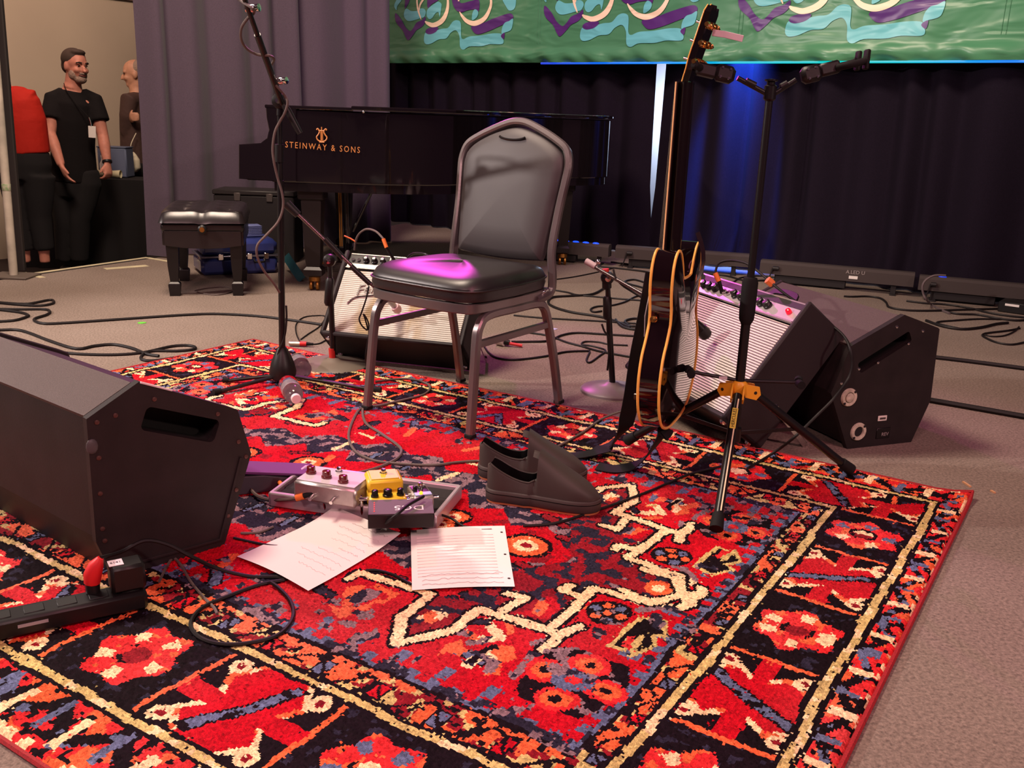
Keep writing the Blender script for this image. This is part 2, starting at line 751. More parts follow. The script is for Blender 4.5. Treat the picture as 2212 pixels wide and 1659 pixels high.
def slit_c(z):
    t = (z - slit_b.z) / (slit_a.z - slit_b.z)
    return ((slit_b + (slit_a - slit_b) * t) - CUR0).dot(b_dir)


def slit_w(z):
    t = (z - slit_b.z) / (slit_a.z - slit_b.z)
    return -0.16 * min(1.0, -t * 3) if t < 0 else 0.030 * t ** 0.8


cl = CUR0 - b_dir * 4.6
drape('black_curtain', 'black stage curtain panel behind the piano, left of the bright slit', cl, b_dir, 4.6, 0.01, 3.4, velvet, 3, 19, 0.07,
      group='back curtain panels', right=lambda z: 4.6 + slit_c(z) - slit_w(z) / 2)
cr = CUR0 - b_dir * 1.2
drape('black_curtain', 'black stage curtain panel behind the guitar stand, right of the bright slit', cr, b_dir, 3.6, 0.01, 3.4, velvet, 5, 13, 0.075,
      group='back curtain panels', left=lambda z: 1.2 + slit_c(z) + slit_w(z) / 2)

# ---------------------------------------------------------------- banner
ban = thing('festival_banner', 'green vinyl banner with teal, purple and cream shapes hung above the back curtain', 'banner', Matrix.Translation(V((BAN0.x, BAN0.y, 1.3))))


def ban_px(x, y):
    q = PN(x, y, BAN0, b_nrm)
    return ((q - BAN0).dot(b_dir), q.z)


def ban_w(s, z, off=0.0):
    q = BAN0 + b_dir * s + b_nrm * off
    return V((q.x, q.y, z))


BZ = 1.318
sL = ban_px(832, 60)[0] - 0.05
sR = 2.6
vinyl_g = bpy.data.materials.new('vinyl_green')
vinyl_g.use_nodes = True


def vinyl(name, rgb):
    m = mk(name, rgb, 0.34, spec=0.5)
    nt = m.node_tree
    b = nt.nodes['Principled BSDF']
    tc = nt.nodes.new('ShaderNodeTexCoord')
    mp = nt.nodes.new('ShaderNodeMapping')
    mp.inputs['Scale'].default_value = (1.2, 1.2, 3.5)
    n = nt.nodes.new('ShaderNodeTexNoise')
    n.inputs['Scale'].default_value = 2.2
    n.inputs['Detail'].default_value = 2
    n.inputs['Distortion'].default_value = 0.6
    bp = nt.nodes.new('ShaderNodeBump')
    bp.inputs['Strength'].default_value = 0.55
    bp.inputs['Distance'].default_value = 0.05
    nt.links.new(tc.outputs['Object'], mp.inputs['Vector'])
    nt.links.new(mp.outputs['Vector'], n.inputs['Vector'])
    nt.links.new(n.outputs['Fac'], bp.inputs['Height'])
    nt.links.new(bp.outputs['Normal'], b.inputs['Normal'])
    return m


v_green = vinyl('vinyl_green_print', (74, 132, 96))
v_teal = vinyl('vinyl_teal_print', (104, 188, 196))
v_purp = vinyl('vinyl_purple_print', (84, 44, 116))
v_cream = vinyl('vinyl_cream_print', (248, 224, 194))
# cloth: flat above, rippled weighted hem below
rows = []
rr = np.random.default_rng(4)
ph = rr.uniform(0, 6.28, 8)
NC = 260
for i in range(13):
    z = BZ + (0.0, 0.012, 0.025, 0.04, 0.055, 0.07, 0.085, 0.1, 0.12, 0.5, 0.9, 1.2, 1.5)[i]
    k = max(0.0, 1 - (z - BZ) / 0.11)
    row = []
    for j in range(NC + 1):
        s = sL + (sR - sL) * j / NC
        w = 0.0
        if k > 0:
            w = 0.016 * k * (math.sin(7.3 * s + ph[0]) + 0.8 * math.sin(15.1 * s + ph[1] + 9 * (z - BZ)) + 0.6 * math.sin(31 * s + ph[2] + 30 * (z - BZ)))
            w += 0.02 * math.sin(PI * min(1, (z - BZ) / 0.1))
        row.append(tuple(ban_w(s, z, w)))
    rows.append(row)
MB().sheet(rows).build('banner_cloth', v_green, ban, world=True, smooth=180)
# weld seams between the repeats
for x in (1165, 1600, 2170):
    s = ban_px(x, 60)[0]
    m = MB()
    for ds in (-0.012, 0.012):
        m.tube([ban_w(s + ds, BZ + 0.13, 0.002), ban_w(s + ds, BZ + 1.45, 0.002)], 0.0016, 5)
    m.build('weld_seam', v_green, ban, world=True)
REP = 1.51


def zl(x0, y0, s, pts):
    return [(x0 + s * a, y0 + s * b) for a, b in pts]


def art_poly(pts, mat, rep, lift, name):
    q = [ban_px(*p) for p in zl(840, 0, 0.14467, pts)]
    q = smooth_path([(a, b, 0) for a, b in q], 5, closed=True)
    vs_ = [ban_w(p.x + REP * rep, p.y, 0.004 + lift) for p in q]
    n = len(vs_)
    m = MB()
    m.add(vs_, [tuple(range(n))])
    o = m.build(name, mat, ban, world=True, smooth=0)
    return o


def art_line(pts, wid, mat, rep, lift, name):
    """tapering brush stroke: pts with widths (zoom pixels)"""
    c = smooth_path([(a, b, w) for (a, b), w in zip(pts, wid)], 6)
    lft, rgt = [], []
    for i, p in enumerate(c):
        a, b = c[max(i - 1, 0)], c[min(i + 1, len(c) - 1)]
        d = V((b.x - a.x, b.y - a.y, 0)).normalized()
        n = V((-d.y, d.x, 0))
        lft.append((p.x + n.x * p.z / 2, p.y + n.y * p.z / 2))
        rgt.append((p.x - n.x * p.z / 2, p.y - n.y * p.z / 2))
    m = MB()
    L2 = [ban_px(*q) for q in zl(840, 0, 0.14467, lft)]
    R2 = [ban_px(*q) for q in zl(840, 0, 0.14467, rgt)]
    vs_ = [ban_w(a + REP * rep, b, 0.004 + lift) for a, b in L2] + [ban_w(a + REP * rep, b, 0.004 + lift) for a, b in R2]
    n = len(L2)
    m.add(vs_, [(i, i + 1, n + i + 1, n + i) for i in range(n - 1)])
    return m.build(name, mat, ban, world=True, smooth=0)


for rep in range(3):
    art_line([(170, -160), (175, -40), (110, 80), (118, 150)], [60, 70, 50, 10], v_teal, rep, 0.0, 'teal_shape')
    art_line([(300, -90), (275, 30), (245, 130)], [70, 60, 8], v_purp, rep, 0.0, 'purple_shape')
    art_poly([(108, 195), (190, 290), (250, 400), (320, 465), (370, 420), (420, 340), (500, 300), (552, 250), (548, 330), (500, 400), (420, 450), (370, 520),
              (300, 600), (260, 560), (210, 450), (130, 360), (100, 280)], v_purp, rep, 0.001, 'purple_shape')
    art_poly([(262, 130), (340, 165), (430, 160), (470, 130), (530, 132), (557, 185), (530, 255), (470, 275), (330, 315), (262, 295), (228, 220)], v_teal, rep, 0.0, 'teal_shape')
    art_poly([(570, 175), (600, 120), (680, 60), (740, 25), (790, 60), (785, 130), (765, 255), (745, 185), (700, 200), (650, 270), (605, 285), (572, 240)], v_teal, rep, 0.0, 'teal_shape')
    art_poly([(580, 0), (600, -40), (760, -60), (735, 10), (650, 60), (588, 120)], v_purp, rep, 0.001, 'purple_shape')
    art_line([(440, -220), (428, 20), (450, 170), (490, 290)], [26, 24, 26, 10], v_cream, rep, 0.002, 'cream_stroke')
    art_line([(530, -20), (475, 70), (462, 160)], [30, 26, 8], v_cream, rep, 0.002, 'cream_stroke')
    art_line([(860, -210), (890, 20), (870, 180), (800, 310), (680, 375), (590, 350), (548, 318)], [20, 34, 50, 70, 70, 50, 16], v_cream, rep, 0.002, 'cream_stroke')
    art_poly([(950, -60), (960, 60), (1010, 150), (1085, 185), (1180, 155), (1290, 140), (1345, 170), (1360, 40), (1330, -5), (1230, 15), (1080, 45), (1030, -60)], v_purp, rep, 0.001, 'purple_shape')
    art_poly([(1250, 300), (1255, 200), (1290, 140), (1335, 165), (1340, 215), (1310, 270)], v_teal, rep, 0.002, 'teal_shape')
    art_line([(1040, -200), (1050, 20)], [30, 24], v_cream, rep, 0.002, 'cream_stroke')
    art_line([(1490, -220), (1535, 20), (1500, 170), (1420, 290), (1290, 350), (1180, 320), (1110, 250), (1062, 175)], [20, 34, 46, 66, 76, 60, 40, 12], v_cream, rep, 0.0025, 'cream_stroke')
    art_poly([(1240, 395), (1400, 350), (1560, 280), (1780, 205), (1850, 215), (1862, 270), (1800, 325), (1640, 400), (1470, 475), (1330, 512), (1265, 470)], v_purp, rep, 0.001, 'purple_shape')
    art_poly([(565, 445), (620, 415), (730, 405), (740, 440), (690, 490), (610, 513), (560, 490)], v_purp, rep, 0.002, 'purple_shape')
    art_poly([(552, 490), (640, 510), (720, 455), (800, 430), (890, 415), (960, 325), (1030, 303), (1080, 350), (1085, 540), (1120, 585), (1210, 545), (1380, 530), (1550, 500),
              (1680, 505), (1700, 560), (1720, 610), (1690, 660), (1520, 660), (1390, 690), (1210, 695), (1120, 742), (1070, 700), (1058, 540), (1010, 455), (930, 490), (860, 575), (750, 590),
              (640, 650), (560, 660), (530, 600)], v_teal, rep, 0.001, 'teal_shape')
    art_poly([(1860, 280), (1850, 390), (1820, 455), (1730, 490), (1690, 505), (1700, 410), (1740, 340), (1800, 315)], v_teal, rep, 0.0015, 'teal_shape')
    art_poly([(1735, 490), (1725, 580), (1690, 560), (1685, 525)], v_purp, rep, 0.002, 'purple_shape')
    art_poly([(1700, -20), (1750, 90), (1800, 158), (1870, 140), (1900, 60), (1890, -60), (1780, -80)], v_teal, rep, 0.0, 'teal_shape')

# blue and cyan light on the banner hem, put in as a glowing tube
hem_glow_m = bpy.data.materials.new('hem_light_glow')
hem_glow_m.use_nodes = True
nt = hem_glow_m.node_tree
pb = nt.nodes['Principled BSDF']
tc = nt.nodes.new('ShaderNodeTexCoord')
sx = nt.nodes.new('ShaderNodeSeparateXYZ')
mr = nt.nodes.new('ShaderNodeMapRange')
mr.inputs['From Min'].default_value = 0.0
mr.inputs['From Max'].default_value = 3.1
cr_ = nt.nodes.new('ShaderNodeValToRGB')
cr_.color_ramp.elements[0].color = (0.01, 0.03, 0.55, 1)
cr_.color_ramp.elements[1].position = 1.0
cr_.color_ramp.elements[1].color = (0.01, 0.18, 0.75, 1)
for ps, c in ((0.33, (0.0, 0.20, 0.75, 1)), (0.5, (0.0, 0.40, 0.52, 1)), (0.72, (0.0, 0.45, 0.40, 1)), (0.85, (0.0, 0.40, 0.52, 1))):
    e = cr_.color_ramp.elements.new(ps)
    e.color = c
nt.links.new(tc.outputs['Object'], sx.inputs['Vector'])
nt.links.new(sx.outputs['X'], mr.inputs['Value'])
nt.links.new(mr.outputs['Result'], cr_.inputs['Fac'])
nt.links.new(cr_.outputs['Color'], pb.inputs['Emission Color'])
pb.inputs['Emission Strength'].default_value = 1.3
pb.inputs['Base Color'].default_value = (0.02, 0.05, 0.1, 1)
sA = ban_px(1168, 137)[0]
M = frame(ban_w(sA, BZ - 0.006, -0.004), b_dir, z=(0, 0, 1))
m = MB().tube([(0, 0, 0), (3.2, 0, 0)], 0.007, 8)
tag(m.build('hem_light', hem_glow_m, M=M), 'thin blue and cyan line of light along the hem of the green banner', 'hem light')

# ---------------------------------------------------------------- low light battens on the floor in front of the curtain
bat_m = mk('batten_housing', (66, 58, 57), 0.8, spec=0.2)
bat_d = mk('batten_dark', (24, 20, 22), 0.6)
led_b = mk('led_blue', (20, 40, 200), 0.4, emit=((20, 60, 255), 3.0))
labels = ('LED batten on the floor under the piano tail with glowing blue lenses',
          'LED batten on the floor behind the guitar body',
          'LED batten on the floor behind the amplifier with white label on its front',
          'rightmost LED batten on the floor by the frame edge with a dim blue lens')
ends = ((P(1150, 517, .14), P(1315, 530, .14)), (P(1330, 531, .14), P(1624, 551, .14)), (P(1643, 562, .14), P(1977, 591, .14)), (P(1987, 596, .14), P(2290, 623, .14)))
for k, (a, b) in enumerate(ends):
    a = V((a.x, a.y, 0))
    b = V((b.x, b.y, 0))
    L = (b - a).length
    F = frame(a, b - a, z=(0, 0, 1))
    t = thing('led_batten', labels[k], 'light', F, 'LED battens along the curtain')
    # body sits behind the traced front edge (local +y is away from the camera)
    pr = [(0.0, 0.06), (0.0, 0.125), (0.015, 0.14), (0.075, 0.14), (0.09, 0.125), (0.09, 0.06)]
    Mx = Matrix(((0, 0, 1, 0), (1, 0, 0, 0), (0, 1, 0, 0), (0, 0, 0, 1)))
    m = MB()
    m.prism(pr, 0, L, M=Mx)
    m.build('housing', bat_m, t)
    MB().box((L * 0.35, 0.045, 0.035), (L * 0.45, 0.06, 0.05), bev=0.004).build('driver_box', bat_d, t)
    for xx in (L * 0.12, L * 0.88):
        q = MB()
        q.tube([(xx, 0.02, 0.004), (xx, 0.02, 0.08)], 0.006, 6, sq=(0.03, 0.006))
        q.box((xx, 0.045, 0.004), (0.035, 0.12, 0.008), bev=0.002)
        q.build('foot', bat_d, t)
    for q in range(5 if k == 0 else (1 if k == 3 else 0)):
        xx = (L * (0.30 + 0.13 * q)) if k == 0 else L * 0.17
        MB().ball((xx, 0.03, 0.142), (0.022, 0.012, 0.007), 10, 6).build('lens', led_b if k == 0 else mk('led_blue_dim', (20, 40, 160), 0.4, emit=((30, 70, 240), 0.8)), t)
    if k == 2:
        MB().box((L * 0.62, -0.003, 0.085), (0.05, 0.003, 0.018)).build('label_plate', mk('label_white', (220, 214, 210), 0.6), t)
        lettering('label_print', 'A.LED U', 0.03, mk('print_grey', (150, 140, 138), 0.6), t, T(L * 0.63, -0.0015, 0.115) @ Rx(90))
    # cable drop with plug at the left third
    m = MB()
    m.tube(smooth_path([(L * 0.06, -0.02, 0.008), (L * 0.075, -0.012, 0.05), (L * 0.09, -0.006, 0.10)], 5), 0.004, 6)
    m.build('power_lead', cable_black(), t)
    MB().tube([(L * 0.09, -0.012, 0.10), (L * 0.13, -0.012, 0.10)], 0.012, 8).build('plug', bat_d, t)

# ---------------------------------------------------------------- white pole and dark upright at the left frame edge
pole_m = mk('pole_white', (206, 196, 178), 0.55, var=(9, 0.2))
pb0 = P(30, 598)
pt = pb0 + V((0.05, 0.02, 2.6))
t = thing('drape_pole', 'tall scuffed white metal pole at the left frame edge', 'pole', Matrix.Translation(pb0))
MB().tube([V((0, 0, 0.01)), pt - pb0], 0.022, 14).build('upright', pole_m, t)
MB().box((0, 0, 0.006), (0.22, 0.18, 0.012), bev=0.003).build('base_plate', mk('plate_grey', (92, 82, 74), 0.6), t)
gb = pb0 + (pt - pb0) * 0.178
Mg = along(gb - pb0, pt - pb0)
MB().lathe([(0.0224, 0.0), (0.0228, 0.001), (0.0228, 0.035), (0.0224, 0.036)], 14, M=Mg).build('green_mark', mk('tape_green_worn', (112, 150, 96), 0.7, var=(60, 0.5), rgb2=(196, 186, 168)), t)
u0 = P(46, 583)
m = MB().tube([V((0, 0, 0)), V((0.045, 0.02, 2.7))], 0.02, 6, sq=(0.05, 0.03))
tag(m.build('dark_upright', mk('upright_dark', (44, 38, 36), 0.7), M=Matrix.Translation(V((u0.x, u0.y, -0.0)))), 'slim dark upright just behind the white pole', 'pole')

# ================================================================ the rug
RA = P(541, 738)
RB = P(2096, 1082)
RU = (RB - RA).normalized()
RV = V((RU.y, -RU.x, 0))
RL, RW = 2.76, 2.04
R0 = RA - RV * 0.02                         # rug origin: far corner
RTHK = 0.010                                # pile height


def ruv(x, y):
    q = P(x, y) - R0
    return (q.dot(RU), q.dot(RV))


def build_rug():
    cs = 0.004
    AV = 0.99                               # middle of the woven field, across the rug
    nu, nv = int(RL / cs), int(RW / cs)
    U, Vv = np.meshgrid((np.arange(nu) + 0.5) * cs, (np.arange(nv) + 0.5) * cs, indexing='ij')
    rng = np.random.default_rng(21)
    pal = np.array([srgb(184, 12, 30), srgb(22, 12, 18), srgb(240, 204, 158), srgb(226, 96, 56), srgb(92, 100, 132),
                    srgb(134, 22, 34), srgb(196, 172, 110), srgb(132, 104, 112), srgb(212, 40, 44), srgb(40, 36, 52)])
    RED, DRK, CRM, ORG, BLU, CRI, YEL, MAU, RD2, NAV = range(10)

    def vnoise(sc, seed):
        r = np.random.default_rng(seed)
        gx, gy = int(RL / sc) + 3, int(RW / sc) + 3
        g = r.random((gx, gy))
        x, y = U / sc, Vv / sc
        i, j = x.astype(int), y.astype(int)
        fx, fy = x - i, y - j
        fx = fx * fx * (3 - 2 * fx)
        fy = fy * fy * (3 - 2 * fy)
        return (g[i, j] * (1 - fx) * (1 - fy) + g[i + 1, j] * fx * (1 - fy) + g[i, j + 1] * (1 - fx) * fy + g[i + 1, j + 1] * fx * fy)

    # hand-knotted wobble of every outline
    WU = U + 0.006 * (vnoise(0.03, 1) - 0.5) + 0.012 * (vnoise(0.12, 2) - 0.5)
    WV = Vv + 0.006 * (vnoise(0.03, 3) - 0.5) + 0.012 * (vnoise(0.12, 4) - 0.5)
    img = np.zeros((nu, nv), int)
    n1, n2, n3, n4 = vnoise(0.02, 5), vnoise(0.035, 6), vnoise(0.014, 7), vnoise(0.06, 8)

    def win(u0, u1, v0, v1):
        a, b = max(0, int(u0 / cs) - 4), min(nu, int(u1 / cs) + 5)
        c, d = max(0, int(v0 / cs) - 4), min(nv, int(v1 / cs) + 5)
        return (slice(a, max(a, b)), slice(c, max(c, d)))

    def inpoly(poly):
        us = [p[0] for p in poly]
        vs_ = [p[1] for p in poly]
        w = win(min(us), max(us), min(vs_), max(vs_))
        x, y = WU[w], WV[w]
        ins = np.zeros(x.shape, bool)
        n = len(poly)
        for i in range(n):
            x0, y0 = poly[i]
            x1, y1 = poly[(i + 1) % n]
            if abs(y1 - y0) < 1e-9:
                continue
            c = ((y0 > y) != (y1 > y)) & (x < (x1 - x0) * (y - y0) / (y1 - y0) + x0)
            ins ^= c
        return w, ins

    def sdist(line):
        us = [p[0] for p in line]
        vs_ = [p[1] for p in line]
        w = win(min(us) - 0.05, max(us) + 0.05, min(vs_) - 0.05, max(vs_) + 0.05)
        x, y = WU[w], WV[w]
        d = np.full(x.shape, 9.0)
        for i in range(len(line) - 1):
            ax, ay = line[i]
            bx, by = line[i + 1]
            dx, dy = bx - ax, by - ay
            L2 = dx * dx + dy * dy + 1e-12
            t = np.clip(((x - ax) * dx + (y - ay) * dy) / L2, 0, 1)
            d = np.minimum(d, np.hypot(x - ax - t * dx, y - ay - t * dy))
        return w, d

    def mirr(pts, k):
        out = []
        for (a, b) in pts:
            if k & 1:
                a = RL - a
            if k & 2:
                b = 2 * AV - b
            out.append((a, b))
        return out

    def poly(pts, c, q=range(4), c2=None, pr=0.0):
        for k in q:
            w, m = inpoly(mirr(pts, k))
            img[w][m] = c
            if c2 is not None:
                mm = m & (n1[w] > 1 - pr)
                img[w][mm] = c2

    def stroke(pts, wd, c, q=range(4), edge=None, ew=0.008):
        for k in q:
            w, d = sdist(mirr(pts, k))
            if edge is not None:
                img[w][d < wd / 2 + ew] = edge
            img[w][d < wd / 2] = c

    def disc(c, r, colr, q=range(4), ry=None):
        ry = ry or r
        for k in q:
            (a, b), = mirr([c], k)
            w = win(a - r, a + r, b - ry, b + ry)
            m = ((WU[w] - a) / r) ** 2 + ((WV[w] - b) / ry) ** 2 < 1
            img[w][m] = colr

    # ------------------------------------------------ borders
    SW = (0.075, 0.205, 0.055)
    LWt = (0.120, 0.200, 0.080)
    LWb = (0.140, 0.240, 0.090)

    def bt(d, w):
        t = np.where(d < w[0], d / w[0], np.where(d < w[0] + w[1], 1 + (d - w[0]) / w[1], 2 + (d - w[0] - w[1]) / w[2]))
        return t
    tl, tr = bt(WU, SW), bt(RL - WU, SW)
    tt, tb = bt(WV, LWt), bt(RW - WV, LWb)
    ts = np.minimum(tl, tr)
    tg = np.minimum(tt, tb)
    t = np.minimum(ts, tg)
    short = ts <= tg
    s = np.where(short, WV - AV, WU - RL / 2)        # along the border, from its middle
    s_abs = np.abs(s)
    # outer guard
    m = t < 1
    ph = (s_abs / 0.15) % 1
    zz = np.abs(((s_abs / 0.075) % 2) - 1)
    g = np.where(n2 > 0.60, ORG, RD2)
    g = np.where((n3 > 0.66), DRK, g)
    g = np.where(np.abs(t - 0.25 - 0.5 * zz) < 0.13, np.where(n1 > 0.35, DRK, BLU), g)
    g = np.where((np.abs(ph - 0.5) < 0.07) & (np.abs(t - 0.45) < 0.28), CRM, g)
    g = np.where((np.abs(ph - 0.05) < 0.05) & (np.abs(t - 0.55) < 0.3), BLU, g)
    g = np.where((t < 0.12) & (n1 > 0.5), CRM, g)
    img[m] = g[m]
    # main border: dark squares with round flowers, red squares with toothed edges and a slanting bar
    m = (t >= 1) & (t < 2)
    per = 0.54
    a = ((s_abs + per / 2) % per) - per / 2              # -0.27..0.27, 0 at the middle of a dark square
    A = np.abs(a) < 0.135
    # the short sides have their flower square in the middle, the long sides a red square in the middle
    a2 = (s_abs % per) - per / 2
    A2 = np.abs(a2) < 0.135
    al = np.where(short, a, a2)
    Am = np.where(short, A, A2)
    y = t - 1.5                                           # -0.5..0.5 across
    yw = np.where(short, y * 0.205, y * 0.225)
    mb = np.full(t.shape, RED)
    mb = np.where(Am, np.where(n3 > 0.74, NAV, DRK), mb)
    rr_ = np.hypot(al, yw)
    an = np.arctan2(yw, al)
    fl = Am & (rr_ < 0.078 + 0.010 * np.cos(6 * an))
    mb = np.where(fl, np.where(n1 > 0.72, ORG, RD2), mb)
    pet = fl & (rr_ > 0.040) & (rr_ < 0.070) & (np.cos(5 * an + 0.6) > 0.45)
    alt = ((s_abs / per).astype(int) % 2) == 0
    mb = np.where(pet, np.where(alt, CRM, BLU), mb)
    mb = np.where(fl & (rr_ < 0.022), np.where(alt, CRI, CRM), mb)
    mb = np.where(fl & (rr_ > 0.022) & (rr_ < 0.032) & (n2 > 0.45), DRK, mb)
    # red squares
    b_ = 0.27 - np.abs(al)                                # 0 in the middle of the red square
    tooth = 0.030 + 0.040 * np.abs(((yw / 0.05) % 2) - 1)
    Bm = ~Am
    e = np.abs(b_) - (0.135 - 0.018 - tooth)
    mb = np.where(Bm & (e > 0) & (np.abs(yw) > 0.02), DRK, mb)
    mb = np.where(Bm & (np.abs(e) < 0.008) & (np.abs(yw) > 0.015), np.where(n1 > 0.45, CRM, ORG), mb)
    sb = np.sign(al) * b_
    bar = np.abs(sb * 0.86 - yw * 0.5 * np.where(short, 1, -1)) 
    mb = np.where(Bm & (bar < 0.014) & (np.abs(yw) < 0.085), DRK, mb)
    mb = np.where(Bm & (bar < 0.010) & (np.abs(yw) < 0.080) & (n3 > 0.4), BLU, mb)
    mb = np.where(Bm & (np.hypot(np.abs(b_) - 0.095, np.abs(yw) - 0.075) < 0.020), CRM, mb)
    mb = np.where(Bm & (np.hypot(np.abs(b_) - 0.095, np.abs(yw) - 0.075) < 0.008), CRI, mb)
    mb = np.where((np.abs(np.abs(al) - 0.135) < 0.006), ORG, mb)
    mb = np.where((np.abs(y) > 0.44) & (n2 > 0.35), RD2, mb)
    img[m] = mb[m]
    # inner guard
    m = (t >= 2) & (t < 3)
    ph = (s_abs / 0.125) % 1
    al2 = ((s_abs / 0.125).astype(int) % 2) == 0
    yy = t - 2.5
    g = np.where(n2 > 0.52, ORG, np.where(n1 > 0.5, YEL, CRI))
    g = np.where(n3 > 0.70, DRK, g)
    g = np.where((np.abs(ph - 0.5) < 0.13) & (np.abs(yy) < 0.28), DRK, g)
    g = np.where((np.abs(ph - 0.5) < 0.09) & (np.abs(yy) < 0.22), np.where(al2, BLU, RED), g)
    g = np.where(np.abs(yy - 0.3 * np.sin(2 * PI * s_abs / 0.125)) < 0.06, DRK, g)
    img[m] = g[m]
    # guard lines
    for k, wd in ((1.0, 0.0085), (2.0, 0.008)):
        ki = int(k)
        dd = np.where(short, np.minimum(WU, RL - WU) - sum(SW[:ki]), np.where(tt < tb, WV - sum(LWt[:ki]), RW - WV - sum(LWb[:ki])))
        img[np.abs(dd) < wd + 0.010] = DRK
        img[np.abs(dd) < wd] = np.where(n1 > 0.32, YEL, CRM)[np.abs(dd) < wd]
    # ------------------------------------------------ field
    fld = t >= 3
    img[fld] = RED
    dfs = np.minimum(WU, RL - WU) - sum(SW)
    dfl = np.minimum(WV - sum(LWt), RW - WV - sum(LWb))
    df = np.minimum(dfs, dfl)
    sa = np.where(dfs < dfl, Vv, U)
    stp = ((sa / 0.048) % 1) < 0.5
    img[fld & (df < 0.040) & stp] = BLU
    img[fld & (df < 0.020)] = BLU
    img[fld & (df < 0.040) & (n3 > 0.72)] = NAV
    lo_f = fld & (df < 0.030) & (dfl < dfs) & (n4 > 0.5)
    img[lo_f] = NAV
    img[fld & (df < 0.010)] = DRK
    img[fld & (df > 0.045) & (df < 0.085) & (((sa / 0.096) % 1) < 0.25) & (n2 > 0.4)] = BLU

    def z3(*p):
        return [ruv(1000 + .25316 * x, 1239 + .25316 * y) for x, y in p]

    def z2(*p):
        return [ruv(500 + .25316 * x, 1239 + .25316 * y) for x, y in p]

    def z6(*p):
        return [ruv(1150 + .25316 * x, 860 + .25316 * y) for x, y in p]

    # dark centre with red teeth, scattered small flowers
    cu, cv = RL / 2, AV
    poly([(cu - 0.02, cv - 0.02), (cu - 0.02, cv + 0.30), (cu + 0.10, cv + 0.34), (cu + 0.16, cv + 0.27), (cu + 0.27, cv + 0.30), (cu + 0.33, cv + 0.22), (cu + 0.44, cv + 0.25), (cu + 0.50, cv + 0.17),
          (cu + 0.60, cv + 0.19), (cu + 0.64, cv + 0.10), (cu + 0.76, cv + 0.08), (cu + 0.80, cv - 0.02)], NAV, c2=MAU, pr=0.40)
    poly([(cu - 0.02, cv - 0.02), (cu - 0.02, cv + 0.22), (cu + 0.10, cv + 0.15), (cu + 0.15, cv + 0.22), (cu + 0.22, cv + 0.13), (cu + 0.29, cv + 0.19), (cu + 0.36, cv + 0.10), (cu + 0.43, cv + 0.15),
          (cu + 0.50, cv + 0.07), (cu + 0.57, cv + 0.12), (cu + 0.66, cv + 0.05), (cu + 0.70, cv + 0.07), (cu + 0.70, cv - 0.02)], RED, c2=CRI, pr=0.2)
    for (a_, b__, r__) in ((0.585, 0.0, 0.050), (0.36, 0.03, 0.035), (0.17, 0.08, 0.04), (0.04, 0.02, 0.05)):
        disc((cu + a_, cv + b__), r__ + 0.012, DRK)
        disc((cu + a_, cv + b__), r__, ORG)
        disc((cu + a_, cv + b__), r__ * 0.55, CRM)
        disc((cu + a_, cv + b__), r__ * 0.25, CRI)
    rl = np.random.default_rng(77)
    for k in range(34):
        a_, b__ = rl.uniform(0.0, 0.95), rl.uniform(0.06, 0.52)
        an_0 = rl.uniform(0, PI)
        d_ = rl.uniform(0.018, 0.038)
        col_ = (ORG, NAV, CRM, BLU, MAU, CRI)[k % 6]
        stroke([(cu + a_ - d_ * math.cos(an_0), cv + b__ - d_ * math.sin(an_0)), (cu + a_ + d_ * math.cos(an_0), cv + b__ + d_ * math.sin(an_0))], rl.uniform(0.012, 0.024), col_, edge=DRK if k % 2 else None, ew=0.005)
    # cream lattice (traced on the near right quarter, mirrored)
    lat = [z3((1560, 0), (1820, 60), (1870, 210), (1590, 300), (1100, 160), (720, 520), (120, 340), (0, 430)) + z2((1880, 510), (1400, 640), (1440, 420), (1690, 210), (1080, 30), (990, 90)),
           z3((1870, 210), (1960, 210), (2010, 190)), z3((1940, 220), (1920, 300), (1850, 330)),
           z3((720, 520), (850, 560), (990, 490)), z3((830, 570), (790, 640), (700, 690)),
           z3((1010, 240), (840, 175), (910, 140)), z3((310, 370), (530, 240), (390, 200))]
    # fill of the lattice arms
    poly(z3((1600, -60), (1820, 60), (1870, 210), (1590, 300), (1100, 160), (720, 520), (120, 340), (0, 250), (200, 60), (800, -60)), CRI, q=(0, 1, 2, 3), c2=NAV, pr=0.45)
    poly(z3((640, 330), (690, 230), (760, 260), (800, 320), (700, 440), (420, 380)), RED)
    poly(z3((560, 370), (640, 240), (700, 300), (640, 420)), ORG, c2=MAU, pr=0.4)
    poly(z2((1690, 230), (1460, 430), (1420, 600), (1880, 490), (2090, 340), (1980, 260)), CRI, c2=NAV, pr=0.4)
    poly(z2((1560, 420), (1700, 350), (1830, 380), (1700, 470)), ORG, c2=CRM, pr=0.4)
    disc(z3((1660, 160))[0], 0.030, ORG)
    disc(z3((1660, 160))[0], 0.013, CRM)
    for ln in lat:
        stroke(ln, 0.022, CRM, edge=DRK, ew=0.007)
    for ln in lat:
        stroke(ln, 0.022, CRM)
    # corner medallion with four flowers
    poly(z3((700, 690), (1000, 665), (1410, 830), (1400, 980), (1190, 1180), (970, 1285), (485, 1085), (500, 930), (720, 780)), DRK, c2=MAU, pr=0.30)
    for c in ((720, 860), (1100, 815), (1200, 1040), (800, 1105)):
        q = z3(c)[0]
        disc(q, 0.036, RD2)
        disc(q, 0.024, ORG)
        disc(q, 0.010, DRK)
    disc(z3((955, 945))[0], 0.034, BLU)
    disc(z3((955, 945))[0], 0.013, RD2)
    # small motifs
    q = z3((1230, 370))[0]
    disc(q, 0.045, DRK)
    for k in range(6):
        disc((q[0] + 0.028 * math.cos(k * 1.047), q[1] + 0.028 * math.sin(k * 1.047)), 0.011, BLU if k % 2 else ORG)
    disc(q, 0.010, ORG)
